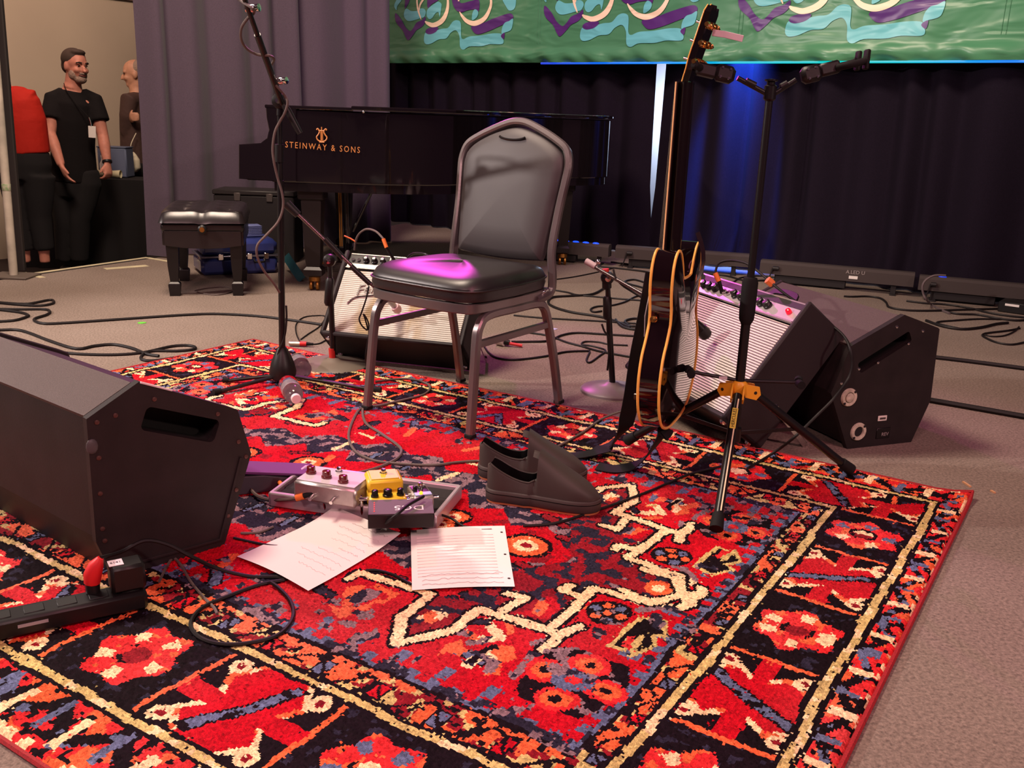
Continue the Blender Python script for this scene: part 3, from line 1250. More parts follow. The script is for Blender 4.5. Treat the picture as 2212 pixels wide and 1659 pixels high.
    pen = z3((1500, 420), (1700, 450), (1740, 590), (1630, 580), (1640, 680), (1430, 740), (1530, 590), (1380, 690), (1270, 650))
    poly(pen, DRK)
    stroke(pen + [pen[0]], 0.010, YEL)
    poly(z3((1400, 590), (1470, 580), (1430, 690), (1350, 660)), RD2)
    poly(z3((120, 700), (250, 650), (450, 660), (470, 760), (330, 780), (320, 900), (180, 900), (200, 780)), ORG, c2=CRM, pr=0.35)
    stroke(z3((60, 800), (180, 690), (280, 660)), 0.012, DRK)
    poly(z3((20, 540), (100, 540), (150, 600), (60, 620)), ORG, c2=YEL, pr=0.4)
    poly(z2((1740, 740), (1800, 640), (1950, 600), (2020, 700), (1930, 740), (1830, 700)), ORG, c2=BLU, pr=0.4)
    poly(z2((800, 300), (980, 160), (1250, 130), (1430, 210), (1240, 330), (1100, 390), (900, 430)), ORG, c2=RED, pr=0.5)
    poly(z2((950, 260), (1150, 170), (1300, 200), (1150, 290), (1050, 310)), NAV, c2=MAU, pr=0.4)
    # worn, speckled patches along the near left of the field
    wear = fld & (n4 > 0.62) & (n1 > 0.60) & (df < 0.22)
    img[wear] = np.where(n3 > 0.5, MAU, NAV)[wear]
    # stray knots
    st = rng.random(img.shape) < 0.05
    img[st] = img[np.clip(np.indices(img.shape)[0] + rng.integers(-3, 4, img.shape), 0, nu - 1), np.clip(np.indices(img.shape)[1] + rng.integers(-3, 4, img.shape), 0, nv - 1)][st]

    colr = pal[img]
    val = 1 + 0.20 * rng.standard_normal(img.shape)
    val *= 0.86 + 0.28 * vnoise(0.05, 12)
    colr = np.clip(colr * np.clip(val, 0.45, 1.6)[..., None], 0, 1)
    dull = (vnoise(0.25, 13) - 0.5) * 0.25
    grey = colr.mean(axis=2, keepdims=True)
    colr = colr * (1 - np.clip(dull, 0, 1)[..., None]) + grey * np.clip(dull, 0, 1)[..., None]

    # ------------------------------------------------ mesh: one quad per knot
    gu, gv = np.meshgrid(np.arange(nu + 1) * cs, np.arange(nv + 1) * cs, indexing='ij')
    hz = RTHK + rng.normal(0, 0.0011, gu.shape)
    ed = np.minimum(np.minimum(gu, RL - gu), np.minimum(gv, RW - gv))
    hz = hz * np.clip(ed / 0.012, 0.35, 1)
    # near right corner curls up a little; long edge waves
    cr1 = np.clip(1 - np.hypot(RL - gu, gv) / 0.10, 0, 1)
    hz += 0.016 * cr1 ** 2
    co = np.zeros(((nu + 1) * (nv + 1), 3))
    waver = 0.010 * np.sin(gu * 2.2 + 0.6) * np.clip(1 - gv / 0.3, 0, 1)
    co[:, 0] = (gu + 0 * gv).ravel()
    co[:, 1] = (gv + waver).ravel()
    co[:, 2] = hz.ravel()
    i, j = np.meshgrid(np.arange(nu), np.arange(nv), indexing='ij')
    k = (i * (nv + 1) + j).ravel()
    quads = np.stack([k, k + 1, k + nv + 2, k + nv + 1], axis=1)
    me = bpy.data.meshes.new('rug_pile')
    me.vertices.add(len(co))
    me.vertices.foreach_set('co', co.ravel())
    nf = len(quads)
    me.loops.add(nf * 4)
    me.loops.foreach_set('vertex_index', quads.ravel().astype(np.int32))
    me.polygons.add(nf)
    me.polygons.foreach_set('loop_start', np.arange(0, nf * 4, 4, dtype=np.int32))
    me.polygons.foreach_set('loop_total', np.full(nf, 4, dtype=np.int32))
    me.update()
    me.validate()
    at = me.attributes.new('knot', 'FLOAT_COLOR', 'FACE')
    rgba = np.ones((nf, 4), np.float32)
    rgba[:, :3] = colr.reshape(-1, 3)
    at.data.foreach_set('color', rgba.ravel())
    m = bpy.data.materials.new('rug_wool')
    m.use_nodes = True
    nt = m.node_tree
    b = nt.nodes['Principled BSDF']
    b.inputs['Roughness'].default_value = 0.8
    b.inputs['Specular IOR Level'].default_value = 0.06
    b.inputs['Sheen Weight'].default_value = 0.0
    an_ = nt.nodes.new('ShaderNodeAttribute')
    an_.attribute_name = 'knot'
    tc = nt.nodes.new('ShaderNodeTexCoord')
    mp = nt.nodes.new('ShaderNodeMapping')
    mp.inputs['Scale'].default_value = (900, 320, 200)
    no = nt.nodes.new('ShaderNodeTexNoise')
    no.inputs['Scale'].default_value = 1.0
    no.inputs['Detail'].default_value = 2
    rp = nt.nodes.new('ShaderNodeMapRange')
    rp.inputs['From Min'].default_value = 0.3
    rp.inputs['From Max'].default_value = 0.7
    rp.inputs['To Min'].default_value = 0.62
    rp.inputs['To Max'].default_value = 1.25
    mu = nt.nodes.new('ShaderNodeVectorMath')
    mu.operation = 'SCALE'
    nt.links.new(tc.outputs['Object'], mp.inputs['Vector'])
    nt.links.new(mp.outputs['Vector'], no.inputs['Vector'])
    nt.links.new(no.outputs['Fac'], rp.inputs['Value'])
    nt.links.new(an_.outputs['Color'], mu.inputs[0])
    nt.links.new(rp.outputs['Result'], mu.inputs['Scale'])
    nt.links.new(mu.outputs['Vector'], b.inputs['Base Color'])
    bp = nt.nodes.new('ShaderNodeBump')
    bp.inputs['Strength'].default_value = 0.5
    bp.inputs['Distance'].default_value = 0.002
    nt.links.new(no.outputs['Fac'], bp.inputs['Height'])
    nt.links.new(bp.outputs['Normal'], b.inputs['Normal'])
    me.materials.append(m)
    me.shade_smooth()
    F = frame(R0, RU, RV)
    if F.col[2].z < 0:                       # keep z up (u, v are left-handed seen from above)
        F = Matrix(((RU.x, RV.x, 0, R0.x), (RU.y, RV.y, 0, R0.y), (0, 0, 1, 0), (0, 0, 0, 1)))
    root = thing('oriental_rug', 'large red oriental rug with cream lattice and dark flowered border under the chair', 'rug', Matrix.Translation(R0))
    me.transform(Matrix.Translation(-R0) @ F)
    me.flip_normals()
    o = bpy.data.objects.new('pile', me)
    col.objects.link(o)
    o.parent = root
    o['kind'] = 'stuff'
    bind = mk('rug_binding', (176, 22, 36), 0.7, var=(300, 0.3), bump=(700, 0.4))
    F2 = Matrix.Translation(-R0) @ F
    loop = []
    for (a_, b__) in ((0, 0), (RL, 0), (RL, RW), (0, RW)):
        loop.append((a_, b__))
    cor = []
    for q in range(4):
        (a0, b0), (a1, b1) = loop[q], loop[(q + 1) % 4]
        N_ = 60
        for s_ in range(N_):
            f = s_ / N_
            uu, vv = a0 + (a1 - a0) * f, b0 + (b1 - b0) * f
            wv = 0.010 * math.sin(uu * 2.2 + 0.6) * max(0, 1 - vv / 0.3)
            lift = 0.016 * max(0, 1 - math.hypot(RL - uu, vv) / 0.10) ** 2
            cor.append(F2 @ V((uu, vv + wv, 0.005 + lift)))
    MB().tube(cor, 0.0055, 6, closed=True).build('bound_edge', bind, root)
    return root


rug = build_rug()

# ================================================================ chair
def build_chair():
    cfl, cfr, cbr, cbl = P(795, 890), P(1017, 953), P(1202, 878), P(995, 828)
    o = (cfl + cfr + cbr + cbl) / 4
    wx = ((cfr - cfl) + (cbr - cbl)).normalized()
    F = frame((o.x, o.y, 0), wx, z=(0, 0, 1))           # local x: chair's width, local y: towards its back
    t = thing('banquet_chair', 'black vinyl banquet chair with a dark metal frame and rounded back on the rug', 'chair', F)
    Z0 = RTHK
    met = mk('chair_metal', (124, 116, 116), 0.34, metal=0.7, spec=0.5, bump=(160, 0.25, 0.001))
    vin = mk('chair_vinyl', (32, 28, 30), 0.40, spec=0.65, bump=(300, 0.05))
    vin2 = mk('chair_vinyl_back', (46, 40, 43), 0.58, spec=0.9, bump=(300, 0.05))
    hw = 0.214
    sq = (0.026, 0.026, 0.4)
    zr = 0.372                                            # side rail height
    for s in (-1, 1):
        # front leg, curve, side rail, curve, rear leg: one bent tube
        pth = smooth_path([(s * hw, -0.240, Z0), (s * (hw - 0.004), -0.226, 0.16), (s * (hw - 0.008), -0.212, zr - 0.075), (s * (hw - 0.010), -0.198, zr - 0.028), (s * (hw - 0.012), -0.155, zr),
                           (s * (hw - 0.012), -0.02, zr + 0.002), (s * (hw - 0.012), 0.10, zr), (s * (hw - 0.011), 0.142, zr - 0.018), (s * (hw - 0.009), 0.166, zr - 0.07), (s * (hw - 0.004), 0.205, 0.17), (s * hw, 0.243, Z0 if s > 0 else 0.003)], 5)
        MB().tube(pth, 0.013, sq=sq, up=(1, 0, 0)).build('side_frame', met, t)
        MB().tube([(s * (hw - 0.008), -0.208, 0.292), (s * (hw - 0.007), 0.175, 0.296)], 0.01, sq=(0.014, 0.022, 0.3), up=(0, 0, 1)).build('side_stretcher', met, t)
        for yy in (-0.240, 0.243):
            z_ = Z0 if not (s < 0 and yy > 0) else 0.003
            MB().box((s * hw, yy, z_ + 0.008), (0.029, 0.029, 0.014), bev=0.003).build('foot_cap', rubber(), t)
    # seat rail: rounded front, runs under the cushion
    zs = zr + 0.026
    out = [(-0.195, 0.19), (-0.2, -0.05), (-0.195, -0.20), (-0.165, -0.232), (-0.08, -0.245), (0.08, -0.245), (0.165, -0.232), (0.195, -0.20), (0.2, -0.05), (0.195, 0.19)]
    MB().tube(smooth_path([(x, y, zs) for x, y in out], 5), 0.012, sq=(0.02, 0.030, 0.3), up=(0, 0, 1)).build('seat_rail', met, t)
    MB().tube([(-0.195, 0.18, zs), (0.195, 0.18, zs)], 0.012, sq=(0.02, 0.028, 0.3)).build('cross_rail', met, t)
    # cushion: super-ellipse rings
    sec = [(0.90, 0.0), (0.985, 0.006), (1.0, 0.022), (0.985, 0.036), (0.995, 0.040), (0.985, 0.046), (0.95, 0.062), (0.86, 0.073), (0.6, 0.082), (0.25, 0.085), (0.0, 0.086)]
    n = 56
    vs_, fs_ = [], []
    for (k, h) in sec:
        for i in range(n):
            a = 2 * PI * i / n
            c, s_ = math.cos(a), math.sin(a)
            e = 2 / 5.5
            x = 0.225 * k * math.copysign(abs(c) ** e, c)
            y = 0.232 * k * math.copysign(abs(s_) ** e, s_) - 0.028
            if y > 0:
                x *= 1 - 0.10 * y / 0.2
            vs_.append((x, y, zs + 0.015 + h + (0.0 if h < 0.05 else 0.004 * math.cos(2 * a))))
    for j in range(len(sec) - 1):
        for i in range(n):
            fs_.append((j * n + i, j * n + (i + 1) % n, (j + 1) * n + (i + 1) % n, (j + 1) * n + i))
    fs_.append(tuple(range(n))[::-1])
    seat = MB().add(vs_, fs_).build('seat', vin, t, smooth=60)
    pip = []
    for i in range(n):
        a = 2 * PI * i / n
        c, s_ = math.cos(a), math.sin(a)
        e = 2 / 5.5
        x = 0.226 * math.copysign(abs(c) ** e, c)
        y = 0.233 * math.copysign(abs(s_) ** e, s_) - 0.028
        if y > 0:
            x *= 1 - 0.10 * y / 0.2
        pip.append((x, y, zs + 0.015 + 0.038))
    MB().tube(pip, 0.003, 6, closed=True).build('piping', vin, seat)
    # back frame hoop, leaning back
    lean = 0.20

    def bk(x, h, off=0.0):
        # h: height above the side rail
        y = 0.155 + 0.018 * math.sin(min(1, h / 0.12) * PI) + max(0, h - 0.05) * lean + off
        return (x, y, zr + h)
    hoop = [(0.206, 0.01), (0.208, 0.03), (0.208, 0.08), (0.200, 0.16), (0.203, 0.28), (0.212, 0.38), (0.214, 0.43), (0.198, 0.475), (0.150, 0.505), (0.085, 0.533), (0.035, 0.550)]
    path = [bk(-x, h) for x, h in hoop] + [bk(0.0, 0.554)] + [bk(x, h) for x, h in hoop[::-1]]
    path[0] = (-0.204, 0.095, zr + 0.012)
    path[-1] = (0.204, 0.095, zr + 0.012)
    MB().tube(smooth_path(path, 5), 0.014, sq=(0.024, 0.028, 0.45), up=(0, -1, 0)).build('back_frame', met, t)
    # padded back panel
    ol = [(0.0, 0.537), (0.08, 0.520), (0.145, 0.492), (0.186, 0.462), (0.199, 0.428), (0.197, 0.38), (0.188, 0.28), (0.180, 0.20), (0.172, 0.135), (0.150, 0.125), (0.0, 0.118)]
    ol = ol + [(-x, h) for x, h in ol[::-1][1:-1]]
    ol = [(p.x, p.y) for p in smooth_path([(x, h, 0) for x, h in ol], 4, closed=True)]
    for nm, o1, o2 in (('backrest', -0.026, 0.016),):
        n = len(ol)
        vs_, fs_ = [], []
        c_h = 0.33
        for (k, off) in ((0.0, o1 - 0.010), (0.5, o1 - 0.009), (0.85, o1 - 0.002), (0.97, o1 + 0.010), (1.0, o1 + 0.022), (1.0, o2 - 0.008), (0.95, o2), (0.0, o2 + 0.004)):
            for (x, h) in ol:
                vs_.append(bk(x * k, c_h + (h - c_h) * k, off))
        for j in range(7):
            for i in range(n):
                fs_.append((j * n + i, j * n + (i + 1) % n, (j + 1) * n + (i + 1) % n, (j + 1) * n + i))
        MB().add(vs_, fs_).build(nm, vin2, t, smooth=60)
    # hand-hold slot lip at the crest
    lip = [bk(0.055 * math.sin(a), 0.512 - 0.014 * math.cos(a), -0.030) for a in [-1.2 + 2.4 * k / 12 for k in range(13)]]
    MB().tube(lip, 0.004, 6).build('grip_lip', mk('chair_lip', (20, 17, 18), 0.25), t)
    # rivets on the rear legs and the bolt on the rail
    for s in (-1, 1):
        MB().ball((s * 0.208, 0.13, zr + 0.035), 0.007, 8, 6).build('bolt', chrome(), t)
    return t


build_chair()


# ================================================================ wedge monitors
def wedge(name, label, pf, pe, prof, width, flip, lean_px=None):
    f, e = P(*pf), P(*pe)
    d = V((e - f)).normalized()
    nrm = V((d.y, -d.x, 0))                              # faces the camera side
    F = frame(f, d, z=(0, 0, 1))                         # local x along the side panel, y = away from the camera (-nrm), z up
    z0 = 0.0
    t = thing(name, label, 'speaker', F)
    tol = mk('wedge_paint', (38, 31, 32), 0.55, spec=0.35, bump=(240, 0.25, 0.001), var=(14, 0.25))
    grl = mk('wedge_grille', (92, 78, 76), 0.6, spec=0.35, var=(600, 0.35), bump=(700, 0.5, 0.002))
    # cabinet core between two side panels
    n = len(prof)
    Mx = Matrix(((1, 0, flip.get('shear', 0.0), 0), (0, 0, 1, 0), (0, 1, 0, 0), (0, 0, 0, 1)))     # poly (s, z) extruded along y
    core = inset(prof, 0.010)
    cbm = MB().prism(core, 0.016, width - 0.018, M=Mx)
    cbm.f.pop(0)                                         # open towards the near side panel, behind its hand-hold
    cbm.mi.pop(0)
    cbm.build('cabinet', tol, t, smooth=0)
    hd = flip['handle']
    for k, y0 in enumerate((0.0, width - 0.018)):
        b = MB()
        if k == 0:
            # near side panel with a real hand-hold slot cut through it
            import bmesh as _b
            bm = _b.new()
            outer = [bm.verts.new((p[0], 0, p[1])) for p in prof]
            inner = [bm.verts.new((p[0], 0, p[1])) for p in hd]
            es = [bm.edges.new((outer[i], outer[(i + 1) % n])) for i in range(n)]
            es += [bm.edges.new((inner[i], inner[(i + 1) % len(hd)])) for i in range(len(hd))]
            _b.ops.triangle_fill(bm, use_beauty=True, edges=es, use_dissolve=False)
            # drop triangles inside the slot
            def inside(c):
                r_ = False
                for i in range(len(hd)):
                    x0, y0_ = hd[i]
                    x1, y1_ = hd[(i + 1) % len(hd)]
                    if (y0_ > c.z) != (y1_ > c.z) and c.x < (x1 - x0) * (c.z - y0_) / (y1_ - y0_) + x0:
                        r_ = not r_
                return r_
            kill = [fc for fc in bm.faces if inside(fc.calc_center_median())]
            _b.ops.delete(bm, geom=kill, context='FACES_ONLY')
            g = _b.ops.extrude_face_region(bm, geom=bm.faces[:])
            for v_ in [q for q in g['geom'] if isinstance(q, _b.types.BMVert)]:
                v_.co.y += 0.018
            _b.ops.recalc_face_normals(bm, faces=bm.faces)
            me = bpy.data.meshes.new('side_panel')
            bm.to_mesh(me)
            bm.free()
            me.materials.append(tol)
            o = bpy.data.objects.new('side_panel', me)
            col.objects.link(o)
            o.parent = t
            FR[o] = F
        else:
            b.prism(prof, y0, y0 + 0.018, M=Mx, bev=0.003)
            b.build('side_panel', tol, t, smooth=0)
    # recessed handle cup behind the slot: dark box sunk into the cabinet
    cup = inset(hd, -0.004)
    b = MB()
    k = len(cup)
    vs_ = [(p[0], 0.0175, p[1]) for p in cup] + [(p[0], 0.075, p[1]) for p in cup]
    fs_ = [(i, (i + 1) % k, k + (i + 1) % k, k + i) for i in range(k)] + [tuple(range(k, 2 * k))]
    b.add(vs_, fs_).build('handle_cup', mk('wedge_inside', (14, 12, 12), 0.8), t, smooth=0)
    # sloping speaker grille, set just below the side panels
    a, c = V((*flip['grille'][0], 0)), V((*flip['grille'][1], 0))
    gd = (c - a).normalized()
    up2 = V((-gd.y, gd.x, 0))
    if up2.y < 0:
        up2 = -up2
    b = MB()
    pg = [a + gd * 0.006, c - gd * 0.006, c - gd * 0.006 - up2 * 0.014, a + gd * 0.006 - up2 * 0.014]
    pg = [p - up2 * 0.002 for p in pg]
    b.prism([(p.x, p.y) for p in pg], 0.022, width - 0.022, M=Mx)
    b.build('grille', grl, t, smooth=0)
    return t, F, Mx, tol


profL = [(0.03, 0.0), (0.267, 0.0), (0.346, 0.207), (0.318, 0.314), (0.296, 0.326), (0.107, 0.414), (0.0, 0.358), (-0.003, 0.10)]


def slot(cx_, cz_, L, h, ang, k=4):
    r = h / 2 * 0.45
    pts = []
    for (sx_, sz_, a0) in ((1, 1, 0), (-1, 1, 90), (-1, -1, 180), (1, -1, 270)):
        for q in range(k + 1):
            a = math.radians(a0 + 90 * q / k)
            pts.append((sx_ * (L / 2 - r) + r * math.cos(a), sz_ * (h / 2 - r) + r * math.sin(a)))
    ca, sa = math.cos(math.radians(ang)), math.sin(math.radians(ang))
    return [(cx_ + x * ca - y * sa, cz_ + x * sa + y * ca) for x, y in pts]


def on_side(px, f, d):
    nrm = V((d.y, -d.x, 0))
    q = PN(px[0], px[1], f, nrm)
    return ((q - f).dot(d), q.z)


fL = P(220, 1269)
dL = (P(482, 1187) - fL).normalized()
h0 = [on_side(p, fL, dL) for p in ((308, 882), (478, 915), (468, 952), (302, 922))]
cxh = sum(p[0] for p in h0) / 4
czh = sum(p[1] for p in h0) / 4
aL = math.degrees(math.atan2(h0[1][1] - h0[0][1], h0[1][0] - h0[0][0]))
t, F, Mx, tol = wedge('floor_monitor', 'black wedge floor monitor at the left, nearest the camera, with an open handle slot', (220, 1269), (482, 1187), profL, 0.72,
                      dict(shear=-0.13, handle=slot(cxh, czh, 0.168, 0.050, aL), grille=((0.0, 0.358), (0.107, 0.414))))
# screws, edge strips, white rim tape, corner scuff
scr = mk('screw_brown', (92, 66, 62), 0.4, metal=0.6)
for px in ((209, 912), (249, 897), (333, 862), (213, 989), (216, 1066), (221, 1142), (226, 1168), (470, 894), (515, 954), (531, 986), (510, 1058), (492, 1114), (487, 1180)):
    s_, z_ = on_side(px, fL, dL)
    MB().lathe([(0.0052, 0), (0.0048, 0.0022), (0.002, 0.003), (0, 0.003)], 10, M=T(s_, 0, z_) @ Rx(90)).build('screw', scr, t)
a_, b_ = on_side((303, 826), fL, dL), on_side((371, 843), fL, dL)
MB().tube([(a_[0], -0.001, a_[1]), (b_[0], -0.001, b_[1])], 0.003, sq=(0.005, 0.004)).build('bright_edge_tape', mk('edge_tape_white', (226, 214, 216), 0.5), t)
a_, b_, c_ = on_side((530, 985), fL, dL), on_side((484, 1180), fL, dL), on_side((470, 1182), fL, dL)
MB().tube([(a_[0] - 0.012, -0.002, a_[1]), (b_[0] - 0.010, -0.002, b_[1] + 0.02), (0.05, -0.002, 0.032)], 0.004, sq=(0.006, 0.004)).build('edge_trim', tol, t)
q = on_side((196, 965), fL, dL)
MB().ball((q[0] + 0.002, -0.001, q[1]), (0.012, 0.004, 0.016), 9, 6).build('torn_tape', mk('torn_tape', (74, 70, 72), 0.5), t)

profR = [(0.0, 0.0), (0.248, 0.0), (0.300, 0.134), (0.290, 0.362), (0.284, 0.367), (0.146, 0.413), (-0.039, 0.326), (-0.089, 0.184)]
fR = P(1830, 970)
dR = (P(1968, 955) - fR).normalized()
h0 = [on_side(p, fR, dR) for p in ((1965, 727), (1858, 795), (1851, 799))]
aR = math.degrees(math.atan2(h0[0][1] - h0[1][1], h0[0][0] - h0[1][0]))
t, F, Mx, tol = wedge('floor_monitor', 'black wedge floor monitor behind the right amplifier, with two pale round sockets', (1830, 970), (1968, 955), profR, 0.62,
                      dict(handle=slot((h0[0][0] + h0[1][0]) / 2, (h0[0][1] + h0[1][1]) / 2, 0.20, 0.036, aR), grille=((-0.039, 0.326), (0.146, 0.413))))
ring = mk('socket_cream', (206, 198, 176), 0.6, var=(90, 0.2))
for px, inner in (((1833, 858), True), ((1853, 932), False)):
    s_, z_ = on_side(px, fR, dR)
    Ms = T(s_, 0, z_) @ Rx(90)
    so = MB().lathe([(0.0, 0.0005), (0.016, 0.0005), (0.017, 0.006), (0.026, 0.007), (0.0285, 0.004), (0.0285, -0.002)], 26, M=Ms).build('socket', ring, t)
    if inner:
        MB().lathe([(0.0145, 0.0), (0.0145, 0.0075), (0.012, 0.009), (0.0, 0.009)], 20, M=Ms).build('socket_cap', ring, so)
    else:
        MB().lathe([(0.0155, 0.0), (0.0155, 0.0015), (0.0, 0.0018)], 20, M=Ms).build('socket_hole', mk('socket_dark', (24, 20, 22), 0.7), so)
    for dx in (-0.024, 0.024):
        MB().box((s_ + dx * 0.72, -0.007, z_ + dx * 0.72), (0.007, 0.004, 0.007), bev=0.001).build('socket_notch', mk('socket_dark', (24, 20, 22), 0.7), so)
s_, z_ = on_side((1905, 903), fR, dR)
pl = MB().box((s_, -0.002, z_), (0.034, 0.003, 0.017), bev=0.001).build('label_plate', mk('label_white2', (222, 216, 206), 0.6), t)
MB().box((s_, -0.004, z_), (0.022, 0.001, 0.006)).build('label_bar', mk('print_dark', (70, 60, 58), 0.6), pl)
s_, z_ = on_side((1907, 935), fR, dR)
jp = MB().box((s_, -0.0015, z_), (0.052, 0.003, 0.034), bev=0.001).build('jack_plate', black_metal(), t)
lettering('jack_print', 'REV', 0.016, mk('print_grey', (150, 140, 138), 0.6), jp, T(s_ + 0.006, -0.0034, z_ - 0.004) @ Rx(90), depth=0.0003)
for px in ((1937, 706), (1993, 715), (1896, 783), (1855, 797), (1962, 742), (1817, 828)):
    s_, z_ = on_side(px, fR, dR)
    MB().lathe([(0.005, 0), (0.0045, 0.0022), (0, 0.003)], 8, M=T(s_, 0, z_) @ Rx(90)).build('screw', chrome(), t)


# ================================================================ combo amplifiers
def grille_mat(name, c1, c2, stain):
    m = bpy.data.materials.new(name)
    m.use_nodes = True
    nt = m.node_tree
    b = nt.nodes['Principled BSDF']
    b.inputs['Roughness'].default_value = 0.5
    b.inputs['Specular IOR Level'].default_value = 0.5
    tc = nt.nodes.new('ShaderNodeTexCoord')
    sp = nt.nodes.new('ShaderNodeSeparateXYZ')
    nt.links.new(tc.outputs['Object'], sp.inputs['Vector'])
    # woven rows: fine wave up the cloth, broken by noise along it
    mu = nt.nodes.new('ShaderNodeMath')
    mu.operation = 'MULTIPLY'
    mu.inputs[1].default_value = 2 * PI / 0.0085
    nt.links.new(sp.outputs['Z'], mu.inputs[0])
    si = nt.nodes.new('ShaderNodeMath')
    si.operation = 'SINE'
    nt.links.new(mu.outputs[0], si.inputs[0])
    mp = nt.nodes.new('ShaderNodeMapping')
    mp.inputs['Scale'].default_value = (500, 20, 200)
    no = nt.nodes.new('ShaderNodeTexNoise')
    no.inputs['Scale'].default_value = 1
    no.inputs['Detail'].default_value = 1
    nt.links.new(tc.outputs['Object'], mp.inputs['Vector'])
    nt.links.new(mp.outputs['Vector'], no.inputs['Vector'])
    ad = nt.nodes.new('ShaderNodeMath')
    ad.operation = 'MULTIPLY_ADD'
    ad.inputs[1].default_value = 0.5
    ad.inputs[2].default_value = 0.25
    nt.links.new(si.outputs[0], ad.inputs[0])
    a2 = nt.nodes.new('ShaderNodeMath')
    a2.operation = 'MULTIPLY_ADD'
    a2.inputs[1].default_value = 0.55
    nt.links.new(no.outputs['Fac'], a2.inputs[0])
    nt.links.new(ad.outputs[0], a2.inputs[2])
    cr = nt.nodes.new('ShaderNodeValToRGB')
    cr.color_ramp.elements[0].position = 0.15
    cr.color_ramp.elements[0].color = (*srgb(*c2), 1)
    cr.color_ramp.elements[1].position = 0.8
    cr.color_ramp.elements[1].color = (*srgb(*c1), 1)
    nt.links.new(a2.outputs[0], cr.inputs['Fac'])
    if stain:
        n2 = nt.nodes.new('ShaderNodeTexNoise')
        m2 = nt.nodes.new('ShaderNodeMapping')
        m2.inputs['Scale'].default_value = (9, 1, 3)
        n2.inputs['Scale'].default_value = 1.0
        n2.inputs['Detail'].default_value = 4
        nt.links.new(tc.outputs['Object'], m2.inputs['Vector'])
        nt.links.new(m2.outputs['Vector'], n2.inputs['Vector'])
        r2 = nt.nodes.new('ShaderNodeValToRGB')
        r2.color_ramp.elements[0].position = 0.54
        r2.color_ramp.elements[0].color = (1, 1, 1, 1)
        r2.color_ramp.elements[1].position = 0.68
        r2.color_ramp.elements[1].color = (*srgb(206, 184, 134), 1)
        nt.links.new(n2.outputs['Fac'], r2.inputs['Fac'])
        mx = nt.nodes.new('ShaderNodeMix')
        mx.data_type = 'RGBA'
        mx.blend_type = 'MULTIPLY'
        mx.inputs['Factor'].default_value = 1
        nt.links.new(cr.outputs['Color'], mx.inputs['A'])
        nt.links.new(r2.outputs['Color'], mx.inputs['B'])
        nt.links.new(mx.outputs['Result'], b.inputs['Base Color'])
    else:
        nt.links.new(cr.outputs['Color'], b.inputs['Base Color'])
    bp = nt.nodes.new('ShaderNodeBump')
    bp.inputs['Strength'].default_value = 0.5
    bp.inputs['Distance'].default_value = 0.002
    nt.links.new(a2.outputs[0], bp.inputs['Height'])
    nt.links.new(bp.outputs['Normal'], b.inputs['Normal'])
    return m


def knob(parent, M, r, h, mat, name='knob', skirt=None):
    k = MB()
    n = 20
    prof = []
    vs_, fs_ = [], []
    rings = [(1.0, 0.0), (1.0, 0.25), (0.82, 0.32), (0.78, 0.95), (0.66, 1.0), (0.0, 1.0)]
    for (q, hh) in rings:
        for i in range(n):
            a = 2 * PI * i / n
            rr_ = r * q * (1 + (0.05 if (i % 2 and 0.3 < hh < 0.97) else 0))
            vs_.append((rr_ * math.cos(a), rr_ * math.sin(a), h * hh))
    for j in range(len(rings) - 1):
        for i in range(n):
            fs_.append((j * n + i, j * n + (i + 1) % n, (j + 1) * n + (i + 1) % n, (j + 1) * n + i))
    fs_.append(tuple(range(n))[::-1])
    k.add(vs_, fs_, M)
    o = k.build(name, mat, parent, smooth=35)
    if skirt:
        MB().lathe([(r * 0.5, h), (r * 0.5, h + 0.0008), (0, h + 0.001)], 14, M=M).build('knob_cap', skirt, o)
    return o


